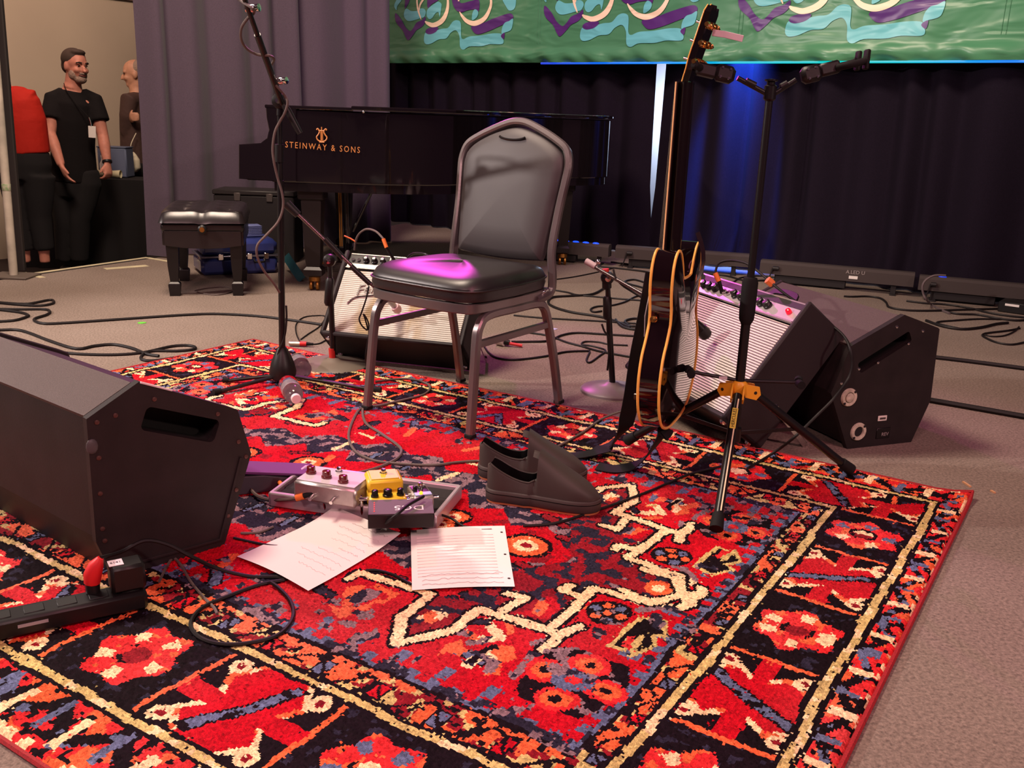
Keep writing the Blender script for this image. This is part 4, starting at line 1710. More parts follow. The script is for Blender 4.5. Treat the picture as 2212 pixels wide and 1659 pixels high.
def amplifier(label, x, y, yaw, W, D, H_, th, style):
    w = V((math.cos(yaw), math.sin(yaw), 0))
    f = V((w.y, -w.x, 0))
    up = V((0, 0, 1))
    Fw = f * math.cos(th) + up * math.sin(th)
    U = -f * math.sin(th) + up * math.cos(th)
    base = V((x, y, 0.0))
    # local frame: x across, y = backwards (-Fw), z = up the front
    F = frame(base, w, z=U)
    t = thing('guitar_amplifier', label, 'amplifier', F)
    tol = mk('amp_tolex', (40, 34, 36), 0.6, spec=0.35, bump=(420, 0.35, 0.001))
    ft, fb = -D, 0.0                                     # front face at y=-D, rear at y=0
    th_ = 0.019
    # five-sided cabinet
    for xx in (th_ / 2, W - th_ / 2):
        MB().box((xx, -D / 2, H_ / 2), (th_, D, H_), bev=0.006).build('side_wall', tol, t)
    MB().box((W / 2, -D / 2, th_ / 2), (W, D, th_), bev=0.006).build('bottom', tol, t)
    tp = 0.085                                           # control panel depth down the front
    MB().box((W / 2, -D / 2 + 0.02, H_ - th_ / 2), (W - 0.002, D - 0.045, th_), bev=0.006).build('top', tol, t)
    MB().box((W / 2, -0.012, H_ / 2), (W - 2 * th_, 0.012, H_ - 2 * th_)).build('back_panel', tol, t, smooth=0)
    g1 = grille_mat('amp_cloth_stained', (212, 204, 196), (136, 126, 114), True) if style == 1 else grille_mat('amp_cloth', (214, 202, 196), (84, 74, 68), False)
    gh = H_ - th_ - tp
    gb = MB().box((W / 2, -D + 0.012, th_ + gh / 2 - 0.004), (W - 2 * th_ - 0.004, 0.012, gh), bev=0.003)
    gr = gb.build('grille_cloth', g1, t)
    if style == 2:
        # ribbed rows of the weave, big enough to count in the photograph
        pass
    # sloped control panel
    z0 = H_ - tp + 0.004
    z1 = H_ - 0.004
    y0 = -D + 0.006
    y1 = -D + 0.024
    n_ = V((0, -(z1 - z0), -(y0 - y1))).normalized()
    n_ = V((0, -(z1 - z0), (y1 - y0))).normalized()
    pc = V((W / 2, (y0 + y1) / 2, (z0 + z1) / 2))
    slope = V((0, y1 - y0, z1 - z0))
    Mp = frame(pc, (1, 0, 0), slope)
    if Mp.col[2].y > 0:
        Mp = Mp @ Rx(180)
    face = mk('amp_panel_black', (26, 24, 26), 0.4) if style == 1 else mk('amp_panel_silver', (206, 196, 200), 0.28, metal=0.55)
    rim = mk('amp_panel_trim', (210, 204, 198), 0.25, metal=0.8)
    L2 = slope.length
    pn = MB().box((0, 0, -0.004), (W - 2 * th_ - 0.004, L2, 0.008), M=Mp).build('control_panel', face, t, smooth=0)
    for e in (-1, 1):
        MB().box((0, e * (L2 / 2 - 0.003), 0.001), (W - 2 * th_ - 0.006, 0.005, 0.003), M=Mp).build('panel_trim', rim, pn)
    if style == 1:
        fl_ = mk('amp_panel_lower', (196, 186, 176), 0.35, metal=0.6)
        MB().box((0, -L2 * 0.30, 0.0005), (W - 2 * th_ - 0.01, L2 * 0.22, 0.002), M=Mp).build('panel_face', fl_, pn, smooth=0)
        MB().box((-0.095, 0, 0.0012), (0.006, L2 * 0.8, 0.002), M=Mp).build('panel_divider', rim, pn)
        kb = mk('amp_knob', (20, 18, 19), 0.3)
        sk = mk('amp_knob_cap', (214, 206, 198), 0.25, metal=0.9)
        hw = (W - 2 * th_) / 2
        for q in (-0.19, -0.155, -0.12):
            knob(pn, Mp @ T(q, 0.004, 0.001), 0.0125, 0.019, kb, skirt=sk)
        for q in (0.005, 0.045, 0.085, 0.125, 0.165, 0.205):
            knob(pn, Mp @ T(q - 0.03, 0.004, 0.001), 0.0125, 0.019, kb, skirt=sk)
        for q in (-0.245, -0.222, -0.078, -0.058):
            MB().lathe([(0.008, 0), (0.008, 0.006), (0.004, 0.006), (0.004, 0.002), (0, 0.002)], 12, M=Mp @ T(q, 0.004, 0.001)).build('input_jack', chrome(), pn)
        pj = MB().lathe([(0.008, 0), (0.008, 0.006), (0.0065, 0.012), (0, 0.014)], 14, M=Mp @ T(0.222, 0.0, 0.001)).build('pilot_light', mk('pilot_red', (220, 20, 40), 0.3, emit=((255, 30, 60), 3.0)), pn)
        lettering('panel_print', 'Princeton', 0.013, mk('print_white', (226, 220, 214), 0.5), pn, Mp @ T(0.185, 0.008, 0.0012), depth=0.0003)
        # script badge on the cloth
        sc = mk('badge_chrome', (206, 202, 198), 0.2, metal=1.0)
        Mb = T(0.175, -D + 0.0035, th_ + gh - 0.075) @ Rx(90) @ Rz(16)
        bd = lettering('script_badge', 'Fender', 0.060, sc, t, Mb, depth=0.003, shear=0.35)
        MB().tube(smooth_path([(0.075, -D + 0.003, th_ + gh - 0.155), (0.10, -D + 0.003, th_ + gh - 0.125), (0.16, -D + 0.003, th_ + gh - 0.112), (0.25, -D + 0.003, th_ + gh - 0.085)], 5), 0.003, 6).build('badge_tail', sc, bd)
        # leather strap handle end
        MB().tube(smooth_path([(0.26, -D + 0.01, H_ - 0.01), (0.28, -D + 0.02, H_ + 0.015), (0.33, -D + 0.02, H_ + 0.015), (0.35, -D + 0.01, H_ - 0.005)], 5), 0.006, sq=(0.02, 0.006)).build('handle', black_plastic(), t)
    else:
        MB().box((0.0, L2 * 0.30, 0.0008), (W - 2 * th_ - 0.01, L2 * 0.26, 0.002), M=Mp).build('panel_slot', mk('amp_slot', (26, 22, 24), 0.5), pn, smooth=0)
        kb = mk('amp_knob', (20, 18, 19), 0.3)
        sk = mk('amp_knob_cap2', (214, 206, 210), 0.2, metal=1.0)
        for q in (-0.22, -0.185, -0.15, -0.035, 0.0, 0.035, 0.105, 0.14):
            knob(pn, Mp @ T(q, -0.008, 0.001), 0.0145, 0.020, kb, skirt=sk)
        for q in (-0.255, -0.10, -0.075):
            MB().lathe([(0.009, 0), (0.009, 0.006), (0.004, 0.006), (0.004, 0.002), (0, 0.002)], 12, M=Mp @ T(q, -0.008, 0.001)).build('input_jack', chrome(), pn)
        MB().lathe([(0.009, 0), (0.009, 0.006), (0.0075, 0.013), (0, 0.016)], 14, M=Mp @ T(0.245, -0.008, 0.001)).build('pilot_light', mk('pilot_red2', (200, 20, 40), 0.2, emit=((255, 30, 60), 0.6)), pn)
        MB().tube(smooth_path([(W * 0.55, -D + 0.07, H_), (W * 0.57, -D + 0.075, H_ + 0.03), (W * 0.72, -D + 0.075, H_ + 0.032), (W * 0.74, -D + 0.07, H_)], 5), 0.007, sq=(0.022, 0.007)).build('handle', black_plastic(), t)
    # corner glides
    for xx in (0.03, W - 0.03):
        for yy in (-D + 0.03, -0.03):
            MB().lathe([(0.012, 0.0), (0.010, -0.006), (0.004, -0.009), (0, -0.009)], 14, M=T(xx, yy, 0)).build('glide', chrome(), t)
    # tilt-back legs: flat bars hinged on the sides, reaching the floor behind
    pv = F @ V((0, 0, 0))
    for s_, xx in ((-1, -0.006), (1, W + 0.006)):
        top = V((xx, -D * 0.35, H_ * 0.30))
        wtop = F @ top
        foot = wtop - f * 0.13
        foot.z = 0.006
        lb = MB().tube([wtop, wtop + (foot - wtop) * 0.5, foot], 0.006, sq=(0.018, 0.005), up=tuple(w))
        lb.build('tilt_leg', chrome(), t, world=True)
        MB().ball(tuple(top + V((s_ * 0.003, 0, 0))), 0.009, 10, 6).build('leg_bolt', chrome(), t)
    return t, F


amp1, A1F = amplifier('silver-grilled combo amplifier with a stained cloth and script badge, leaning back behind the chair', -0.6992, 3.6393, -0.2549, 0.5702, 0.1978, 0.3794, 0.7084, 1)
amp2, A2F = amplifier('ribbed-grille combo amplifier with a silver control panel, leaning back behind the guitar', 0.523, 3.2827, -1.1903, 0.6233, 0.1833, 0.4328, 0.6614, 2)

# ================================================================ guitar stand
GC = V((0.600, 2.415, 0.0))                     # foot of its centre pole


def pole_at(y_px, x_px=1605):
    """height on the stand's pole seen at photo row y"""
    lo, hi = 0.0, 1.4
    for _ in range(40):
        mid = (lo + hi) / 2
        v = V((GC.x, GC.y, mid - CH))
        c = V((CRT.x * v.x + CFW.x * v.y + CUP.x * v.z, CRT.y * v.x + CFW.y * v.y + CUP.y * v.z, CRT.z * v.x + CFW.z * v.y + CUP.z * v.z))
        y = CY + FPX * c.y / c.z
        if y > y_px:
            lo = mid
        else:
            hi = mid
    return (lo + hi) / 2


def build_gstand():
    t = thing('guitar_stand', 'black double guitar stand with a yellow leg joint standing on the rug', 'guitar stand', Matrix.Translation(GC))
    bm_ = black_metal()
    zj = pole_at(838)
    ztop = pole_at(190)
    zc0, zc1 = pole_at(690), pole_at(600)
    W = Matrix.Translation(GC)

    def L(p):
        return V(p) - GC
    MB().tube([(0, 0, 0.12), (0, 0, zc0 + 0.01)], 0.0125, 12).build('lower_pole', bm_, t)
    MB().tube([(0, 0, zc0), (0, 0, ztop)], 0.0095, 12).build('upper_pole', bm_, t)
    MB().lathe([(0.013, zc0 - 0.012), (0.019, zc0), (0.0205, zc0 + 0.02), (0.0205, zc1 - 0.012), (0.017, zc1), (0.011, zc1 + 0.002)], 18).build('height_clutch', rubber(), t)
    # yellow joint: three lugs round a hub
    ye = mk('stand_yellow', (226, 164, 40), 0.4, spec=0.5)
    feet = [P(1545, 1165), P(1832, 1036), None]
    a, b_ = feet[0] - GC, feet[1] - GC
    d01 = feet[1] - feet[0]
    r60 = Matrix.Rotation(math.radians(60), 3, 'Z') @ d01
    feet[2] = feet[0] + r60
    hub = MB().lathe([(0.017, zj - 0.022), (0.022, zj - 0.016), (0.022, zj + 0.012), (0.016, zj + 0.02)], 18).build('joint_hub', ye, t)
    for i, f in enumerate(feet):
        d = V((f.x - GC.x, f.y - GC.y, 0)).normalized()
        n = V((-d.y, d.x, 0))
        for s in (-1, 1):
            M_ = frame(n * (s * 0.015), d, z=n * s)
            # lug plate: local x outward, y = up or down depending on handedness
            ysg = 1 if M_.col[1].z > 0 else -1
            pl = [(0.012, (zj + 0.014) * ysg), (0.050, (zj + 0.006) * ysg), (0.056, (zj - 0.016) * ysg), (0.044, (zj - 0.030) * ysg), (0.012, (zj - 0.022) * ysg)]
            lug = MB().prism(pl, -0.002, 0.002, M=M_).build('leg_lug', ye, t, smooth=0)
            MB().lathe([(0.0045, -0.0028), (0.0045, 0.0028)], 10, M=M_ @ T(0.040, (zj - 0.010) * ysg, 0)).build('lug_pin', mk('pin_dark', (30, 24, 20), 0.5), lug)
        p0 = d * 0.038 + V((0, 0, zj - 0.010))
        p1 = L(f) + V((0, 0, 0.022 + RTHK))
        leg = MB().tube([p0, p1], 0.0115, 12).build('leg', bm_, t)
        dirn = (p1 - p0).normalized()
        MB().tube([p1 - dirn * 0.035, p1 + dirn * 0.006], [0.0145, 0.017], 12).build('rubber_foot', rubber(), leg)
        # brace from the leg to the sliding collar
        pm = p0 + (p1 - p0) * 0.47
        MB().tube([pm, d * 0.016 + V((0, 0, 0.15))], 0.004, sq=(0.010, 0.004), up=tuple(n)).build('brace', bm_, t)
        if i == 0:
            # pale stripe and the maker's plate run down the camera side of the front leg
            side = (V((0, 0, CH)) - (GC + p0)).normalized()
            side = (side - dirn * side.dot(dirn)).normalized()
            rt = dirn.cross(side)
            st = [p0 + dirn * 0.02 + side * 0.0105 - rt * 0.004, p1 - dirn * 0.04 + side * 0.0105 - rt * 0.004]
            MB().tube(st, 0.002, sq=(0.0035, 0.002), up=tuple(side)).build('stripe', mk('stripe_cream', (222, 206, 170), 0.5), leg)
            pc = p0 + dirn * 0.085 + side * 0.012
            Mp = frame(pc, -dirn, z=side)
            pl = MB().box((0, 0, 0), (0.066, 0.015, 0.002), M=Mp, bev=0.0008).build('maker_plate', mk('plate_yellow', (206, 190, 78), 0.45), leg)
            lettering('plate_print', 'HERCULES', 0.0125, mk('print_black', (22, 18, 16), 0.5), pl, Mp @ T(0, 0, 0.0014), depth=0.0003)
    MB().lathe([(0.013, 0.125), (0.018, 0.13), (0.018, 0.165), (0.013, 0.17)], 14).build('slide_collar', bm_, t)
    # lower rest arms
    zl_ = pole_at(822)
    lend = PN(1492, 803, GC, V((0, 1, 0)))
    rend = PN(1725, 826, GC, V((0.15, 1, 0)))
    for e, pad in ((lend, (1470, 806)), (rend, (1735, 826))):
        e2 = L(e)
        MB().tube([(0, 0, zl_), e2], 0.005, 8).build('rest_arm', bm_, t)
        up_ = V((0, -1, 0))
        dd = V((e2.x, e2.y, 0)).normalized()
        nn = V((-dd.y, dd.x, 0))
        for s in (-1, 1):
            MB().tube([e2 + nn * (s * 0.008), e2 + nn * (s * 0.030) + dd * 0.004], 0.011, 10).build('rest_pad', rubber(), t)
    MB().box((0.35 * L(lend).x, 0.35 * L(lend).y - 0.004, zl_ + 0.35 * (L(lend).z - zl_)), (0.022, 0.003, 0.008)).build('arm_sticker', mk('sticker_white', (190, 180, 186), 0.5), t)
    # head: cap and two yokes with locking arms
    MB().lathe([(0.011, ztop - 0.03), (0.015, ztop - 0.026), (0.015, ztop + 0.004), (0.010, ztop + 0.008), (0.010, ztop + 0.014), (0.016, ztop + 0.016), (0.016, ztop + 0.020), (0, ztop + 0.021)], 16).build('head_cap', bm_, t)
    for side, k0, k1, tip in ((-1, (1605, 172), (1565, 160), (1496, 143)), (1, (1705, 178), (1752, 160), (1862, 132))):
        pl0 = V((GC.x, GC.y, 0))
        q0 = L(PN(*k0, pl0, V((0, 1, 0))))
        q1 = L(PN(*k1, pl0, V((0, 1, 0))))
        q2 = L(PN(*tip, pl0, V((0, 1, 0))))
        arm = MB().tube([(side * 0.012, 0, ztop - 0.012), (q0 + (q1 - q0) * 0.3)], 0.0062, 10).build('yoke_arm', bm_, t)
        MB().tube([q0 * 0.55 + V((0, 0, (ztop - 0.012) * 0.45)), q0 * 0.9 + V((0, 0, (ztop - 0.012) * 0.1))], 0.0085, 10).build('arm_sleeve', black_plastic(), arm)
        # gear housing with four screws
        ax = (q2 - q1).normalized()
        Mh = frame(q1, ax, z=(0, -1, 0.15))
        h = MB().box((0.0, 0, 0), (0.050, 0.040, 0.030), M=Mh, bev=0.009).build('yoke_housing', black_plastic(), t)
        for sx_ in (-0.010, 0.010):
            for sy_ in (-0.011, 0.011):
                MB().lathe([(0.0034, 0.015), (0.003, 0.0168), (0, 0.017)], 8, M=Mh @ T(sx_, sy_, 0)).build('housing_screw', chrome(), h)
        MB().box((0.045, 0.002, 0.0), (0.050, 0.030, 0.026), M=Mh, bev=0.005).build('yoke_body', black_plastic(), t)
        # two fingers of the yoke reaching towards and away from the camera
        yc = q1 + ax * 0.062
        L3 = (q2 - yc).length
        for s in (-1, 1):
            fp = [yc + V((0, s * 0.010, 0)), yc + ax * 0.02 + V((0, s * 0.032, 0)), yc + ax * (L3 * 0.9) + V((0, s * 0.034, 0.0)), yc + ax * L3 + V((0, s * 0.030, 0.008))]
            MB().tube(smooth_path(fp, 4), 0.0085, 10).build('yoke_finger', rubber(), t)
            if side > 0:
                # closed locking flap of the empty yoke
                e = fp[-1]
                MB().box((0, 0, 0), (0.010, 0.026, 0.046), M=frame(e + V((0.0, 0, -0.006)), ax, z=(0, 0, 1)), bev=0.003).build('lock_flap', rubber(), t)
    return t, ztop, feet


gstand, GZT, GFEET = build_gstand()


# ================================================================ guitar
def build_guitar():
    bz = 0.172
    o = PY(1470, 500, 2.44)
    O = V((o.x, 2.44, bz))
    ang = math.radians(23)
    Yb = V((math.cos(ang), -math.sin(ang), 0))            # back of the guitar
    Xr = V((-math.sin(ang), -math.cos(ang), 0))           # its edge, towards the camera
    F = frame(O, Xr, Yb)
    t = thing('electric_guitar', 'dark thinline hollow-body electric guitar with cream binding hanging on the stand', 'guitar', F)
    body = mk('guitar_lacquer', (20, 7, 9), 0.07, spec=0.5, coat=0.6, var=(3, 0.4))
    bind = mk('guitar_binding', (236, 178, 84), 0.35, spec=0.5)
    neckm = mk('guitar_neck', (18, 10, 10), 0.2, coat=0.4)
    half = [(0.0, 0.0), (0.075, 0.004), (0.14, 0.026), (0.184, 0.078), (0.2, 0.145), (0.188, 0.208), (0.160, 0.250), (0.140, 0.288), (0.140, 0.322), (0.152, 0.362), (0.156, 0.400), (0.150, 0.436), (0.132, 0.462),
            (0.108, 0.470), (0.084, 0.460), (0.062, 0.432), (0.046, 0.402), (0.032, 0.392)]
    ol = half + [(-x, z) for x, z in half[::-1] if x > 0.001]
    pts = smooth_path([(x, z, 0) for x, z in ol], 5, closed=True)
    ol = [(p.x, p.y) for p in pts]
    n = len(ol)
    hy = 0.027
    vs_, fs_ = [], []
    cz = 0.22

    def arch(k):
        return 0.012 * max(0, 1 - k ** 2.2)
    rings = [(1.0, -hy), (1.0, hy)]
    # rim
    rv = [(x, y, z) for y in (-hy, hy) for (x, z) in ol]
    MB().add(rv, [(i, (i + 1) % n, n + (i + 1) % n, n + i) for i in range(n)]).build('rim', body, t, smooth=60)
    for nm, sg in (('back', 1), ('top', -1)):
        vs_, fs_ = [], []
        ks = (1.0, 0.9, 0.75, 0.55, 0.3, 0.06)
        for k in ks:
            for (x, z) in ol:
                vs_.append((x * k, sg * (hy + arch(k)), cz + (z - cz) * k))
        for j in range(len(ks) - 1):
            for i in range(n):
                fs_.append((j * n + i, j * n + (i + 1) % n, (j + 1) * n + (i + 1) % n, (j + 1) * n + i))
        fs_.append(tuple((len(ks) - 1) * n + i for i in range(n)))
        MB().add(vs_, fs_).build(nm, body, t, smooth=180)
        MB().tube([(x * 0.999, sg * hy, z) for x, z in ol], 0.0036, 6, closed=True).build('binding', bind, t)
    # neck, heel, fingerboard
    zn = 0.392
    znut = 0.868
    MB().tube([(0, -0.012, zn - 0.02), (0, -0.013, zn + 0.05), (0, -0.015, znut)], 0.02, sq=(0.050, 0.034, 0.9), up=(0, 1, 0)).build('neck', neckm, t, smooth=60)
    fb = MB().tube([(0, -0.034, 0.27), (0, -0.035, znut)], 0.02, sq=(0.053, 0.007, 0.2), up=(0, 1, 0)).build('fingerboard', mk('rosewood', (34, 20, 18), 0.4), t)
    for s in (-1, 1):
        MB().tube([(s * 0.0265, -0.034, 0.27), (s * 0.0262, -0.035, znut)], 0.002, sq=(0.003, 0.008), up=(1, 0, 0)).build('neck_binding', mk('neck_binding', (240, 200, 140), 0.4), fb)
    # headstock tilted back
    Mh = T(0, -0.016, znut) @ Rx(-16)
    hs = [(0.021, 0.0), (0.026, 0.03), (0.038, 0.055), (0.041, 0.12), (0.045, 0.165), (0.03, 0.180), (0.012, 0.172), (0.0, 0.184), (-0.012, 0.172), (-0.03, 0.180), (-0.045, 0.165), (-0.041, 0.12), (-0.038, 0.055), (-0.026, 0.03), (-0.021, 0.0)]
    Mhp = Mh @ Matrix(((1, 0, 0, 0), (0, 0, -1, 0), (0, 1, 0, 0), (0, 0, 0, 1)))
    hd = MB().prism(hs, -0.009, 0.007, M=Mhp, bev=0.001).build('headstock', neckm, t, smooth=0)
    MB().tube([Mhp @ V((x, z, 0.007)) for x, z in hs], 0.0016, 5, closed=True).build('headstock_binding', bind, hd)
    gold = mk('tuner_gold', (232, 176, 92), 0.2, metal=1.0)
    for s in (-1, 1):
        for k in range(3):
            zz = 0.052 + 0.043 * k
            xx = s * 0.022
            g = MB()
            tn = MB().lathe([(0.0085, 0.0), (0.009, 0.003), (0.008, 0.011), (0.004, 0.013), (0, 0.013)], 14, M=Mhp @ T(xx, zz, -0.009) @ Rx(180)).build('tuner', gold, hd)
            g.tube([Mhp @ V((xx, zz, -0.015)), Mhp @ V((s * 0.052, zz, -0.015))], 0.0028, 8)
            g.build('tuner_shaft', gold, tn) if False else None
            MB().tube([Mhp @ V((xx, zz, -0.015)), Mhp @ V((s * 0.050, zz, -0.015)), Mhp @ V((s * 0.052, zz, -0.015)), Mhp @ V((s * 0.066, zz, -0.015))], [0.003, 0.003, 0.007, 0.0055], 8).build('tuner_button', gold, hd)
            MB().lathe([(0.0045, 0), (0.0045, 0.004), (0.003, 0.005), (0.0035, 0.014), (0, 0.015)], 10, M=Mhp @ T(xx, zz, 0.007)).build('string_post', chrome(), hd)
    for k in range(6):
        x = -0.0165 + 0.0066 * k
        MB().tube([(x * 1.5, -0.047, 0.17), (x * 1.5, -0.052, 0.20), (x, -0.0395, znut)], 0.0006, 4).build('string', chrome(), t)
    # hardware on the top: bridge, tailpiece, pickups, knobs, pickguard
    for zz, w_, h_, d_ in ((0.205, 0.085, 0.014, 0.016), (0.160, 0.088, 0.018, 0.014)):
        MB().box((0, -hy - 0.020, zz), (w_, d_, h_), bev=0.004).build('bridge', gold, t)
    for zz in (0.245, 0.345):
        MB().box((0, -hy - 0.013, zz), (0.07, 0.012, 0.038), bev=0.003).build('pickup', gold, t)
    for (x, z) in ((0.120, 0.155), (0.155, 0.100), (0.085, 0.105), (0.120, 0.055)):
        MB().lathe([(0.011, 0), (0.0105, 0.006), (0.009, 0.016), (0.0, 0.017)], 14, M=T(x, -hy - 0.003, z) @ Rx(90)).build('control_knob', mk('knob_amber', (54, 34, 24), 0.15), t)
    pg = [(0.045, 0.235), (0.105, 0.245), (0.115, 0.30), (0.085, 0.36), (0.055, 0.40), (0.042, 0.36)]
    MB().prism(pg, 0, 0.003, M=T(0, -hy - 0.017, 0) @ Rx(90) @ Matrix.Scale(1, 4), bev=0.0008).build('pickguard', mk('pickguard_grey', (150, 138, 140), 0.35), t)
    # strap lock on the rim at the waist, end pin, horn button
    MB().lathe([(0.008, 0), (0.008, 0.004), (0.004, 0.006), (0.004, 0.012), (0.008, 0.014), (0.008, 0.017), (0, 0.018)], 12, M=T(0.137, -0.014, 0.300) @ Ry(80)).build('strap_pin', gold, t)
    MB().lathe([(0.010, 0), (0.008, 0.004), (0.004, 0.006), (0.004, 0.012), (0.009, 0.014), (0.009, 0.018), (0, 0.019)], 12, M=T(0.0, 0, 0.0) @ Rx(180)).build('end_pin', gold, t)
    # leather strap tab folded on the far horn
    tab = [[(-0.085 + 0.05 * a, hy + 0.004 + 0.022 * math.sin(b * 2.6), 0.50 - 0.125 * b) for a in (0, 0.5, 1)] for b in (0, 0.2, 0.4, 0.6, 0.8, 1.0)]
    MB().sheet(tab).build('strap_tab', mk('strap_leather', (52, 34, 40), 0.25, spec=0.6), t, smooth=180)
    # pale tag on a string post
    p0 = Mhp @ V((0.0, 0.125, -0.020))
    MB().tube([p0, p0 + V((0.004, 0.030, -0.004)), p0 + V((0.008, 0.075, -0.014))], 0.004, sq=(0.004, 0.015), up=(0, 0, 1)).build('pale_tag', mk('tag_pale', (216, 196, 204), 0.5), t)
    return t, F


guitar, GF = build_guitar()


def ribbon(name, label, pts, width, mat, cat, thick=0.0025, side=None, parent=None, k=6):
    c = smooth_path(pts, k)
    n = len(c)
    L_, R_ = [], []
    for i, p in enumerate(c):
        d = (c[min(i + 1, n - 1)] - c[max(i - 1, 0)]).normalized()
        s = side(i / (n - 1)) if side else V((0, 0, 1))
        s = (s - d * s.dot(d)).normalized()
        L_.append(p + s * width / 2)
        R_.append(p - s * width / 2)
    m = MB()
    up = [(L_[i + 0] - R_[i]).cross(c[min(i + 1, n - 1)] - c[max(i - 1, 0)]).normalized() * thick for i in range(n)]
    vs_ = L_ + R_ + [a + b for a, b in zip(R_, up)] + [a + b for a, b in zip(L_, up)]
    fs_ = []
    for i in range(n - 1):
        for q in range(4):
            a, b = q * n, ((q + 1) % 4) * n
            fs_.append((a + i, a + i + 1, b + i + 1, b + i))
    fs_ += [(0, n, 2 * n, 3 * n), (n - 1, 2 * n - 1, 3 * n - 1, 4 * n - 1)]
    m.add(vs_, fs_)
    if parent is not None:
        return m.build(name, mat, parent, world=True, smooth=60)
    base = V((sum(p.x for p in c) / n, sum(p.y for p in c) / n, 0))
    return tag(m.build(name, mat, M=Matrix.Translation(base), world=True, smooth=60), label, cat)


strap_m = mk('strap_web', (24, 20, 24), 0.7, spec=0.25, bump=(900, 0.3))
sp = [PY(1412, 590, 2.50), PY(1396, 680, 2.48), PY(1378, 770, 2.46), PY(1366, 850, 2.45), PY(1356, 900, 2.45), PY(1345, 935, 2.46), P(1322, 958, 0.035), P(1290, 976, 0.024), P(1250, 984, 0.018), P(1215, 986, 0.016)]


def strap_side(u):
    a = min(1, max(0, (u - 0.45) / 0.2))
    return V((1, 0.2, 0)) * (1 - a) + V((0.15, 1, 0.05)) * a


ribbon('guitar_strap', 'black web guitar strap hanging from the dark guitar down onto the rug', sp, 0.045, strap_m, 'strap', side=strap_side)
sp2 = [PY(1440, 922, 2.40), PY(1425, 950, 2.37), P(1400, 985, 0.06), P(1370, 1005, 0.024), P(1330, 1014, 0.016), P(1290, 1008, 0.016)]
ribbon('guitar_strap', 'black web strap end below the guitar, trailing to the shoe toe', sp2, 0.045, strap_m, 'strap', side=lambda u: V((0.8 - u, 0.6 + 0.4 * u, 0.1)))


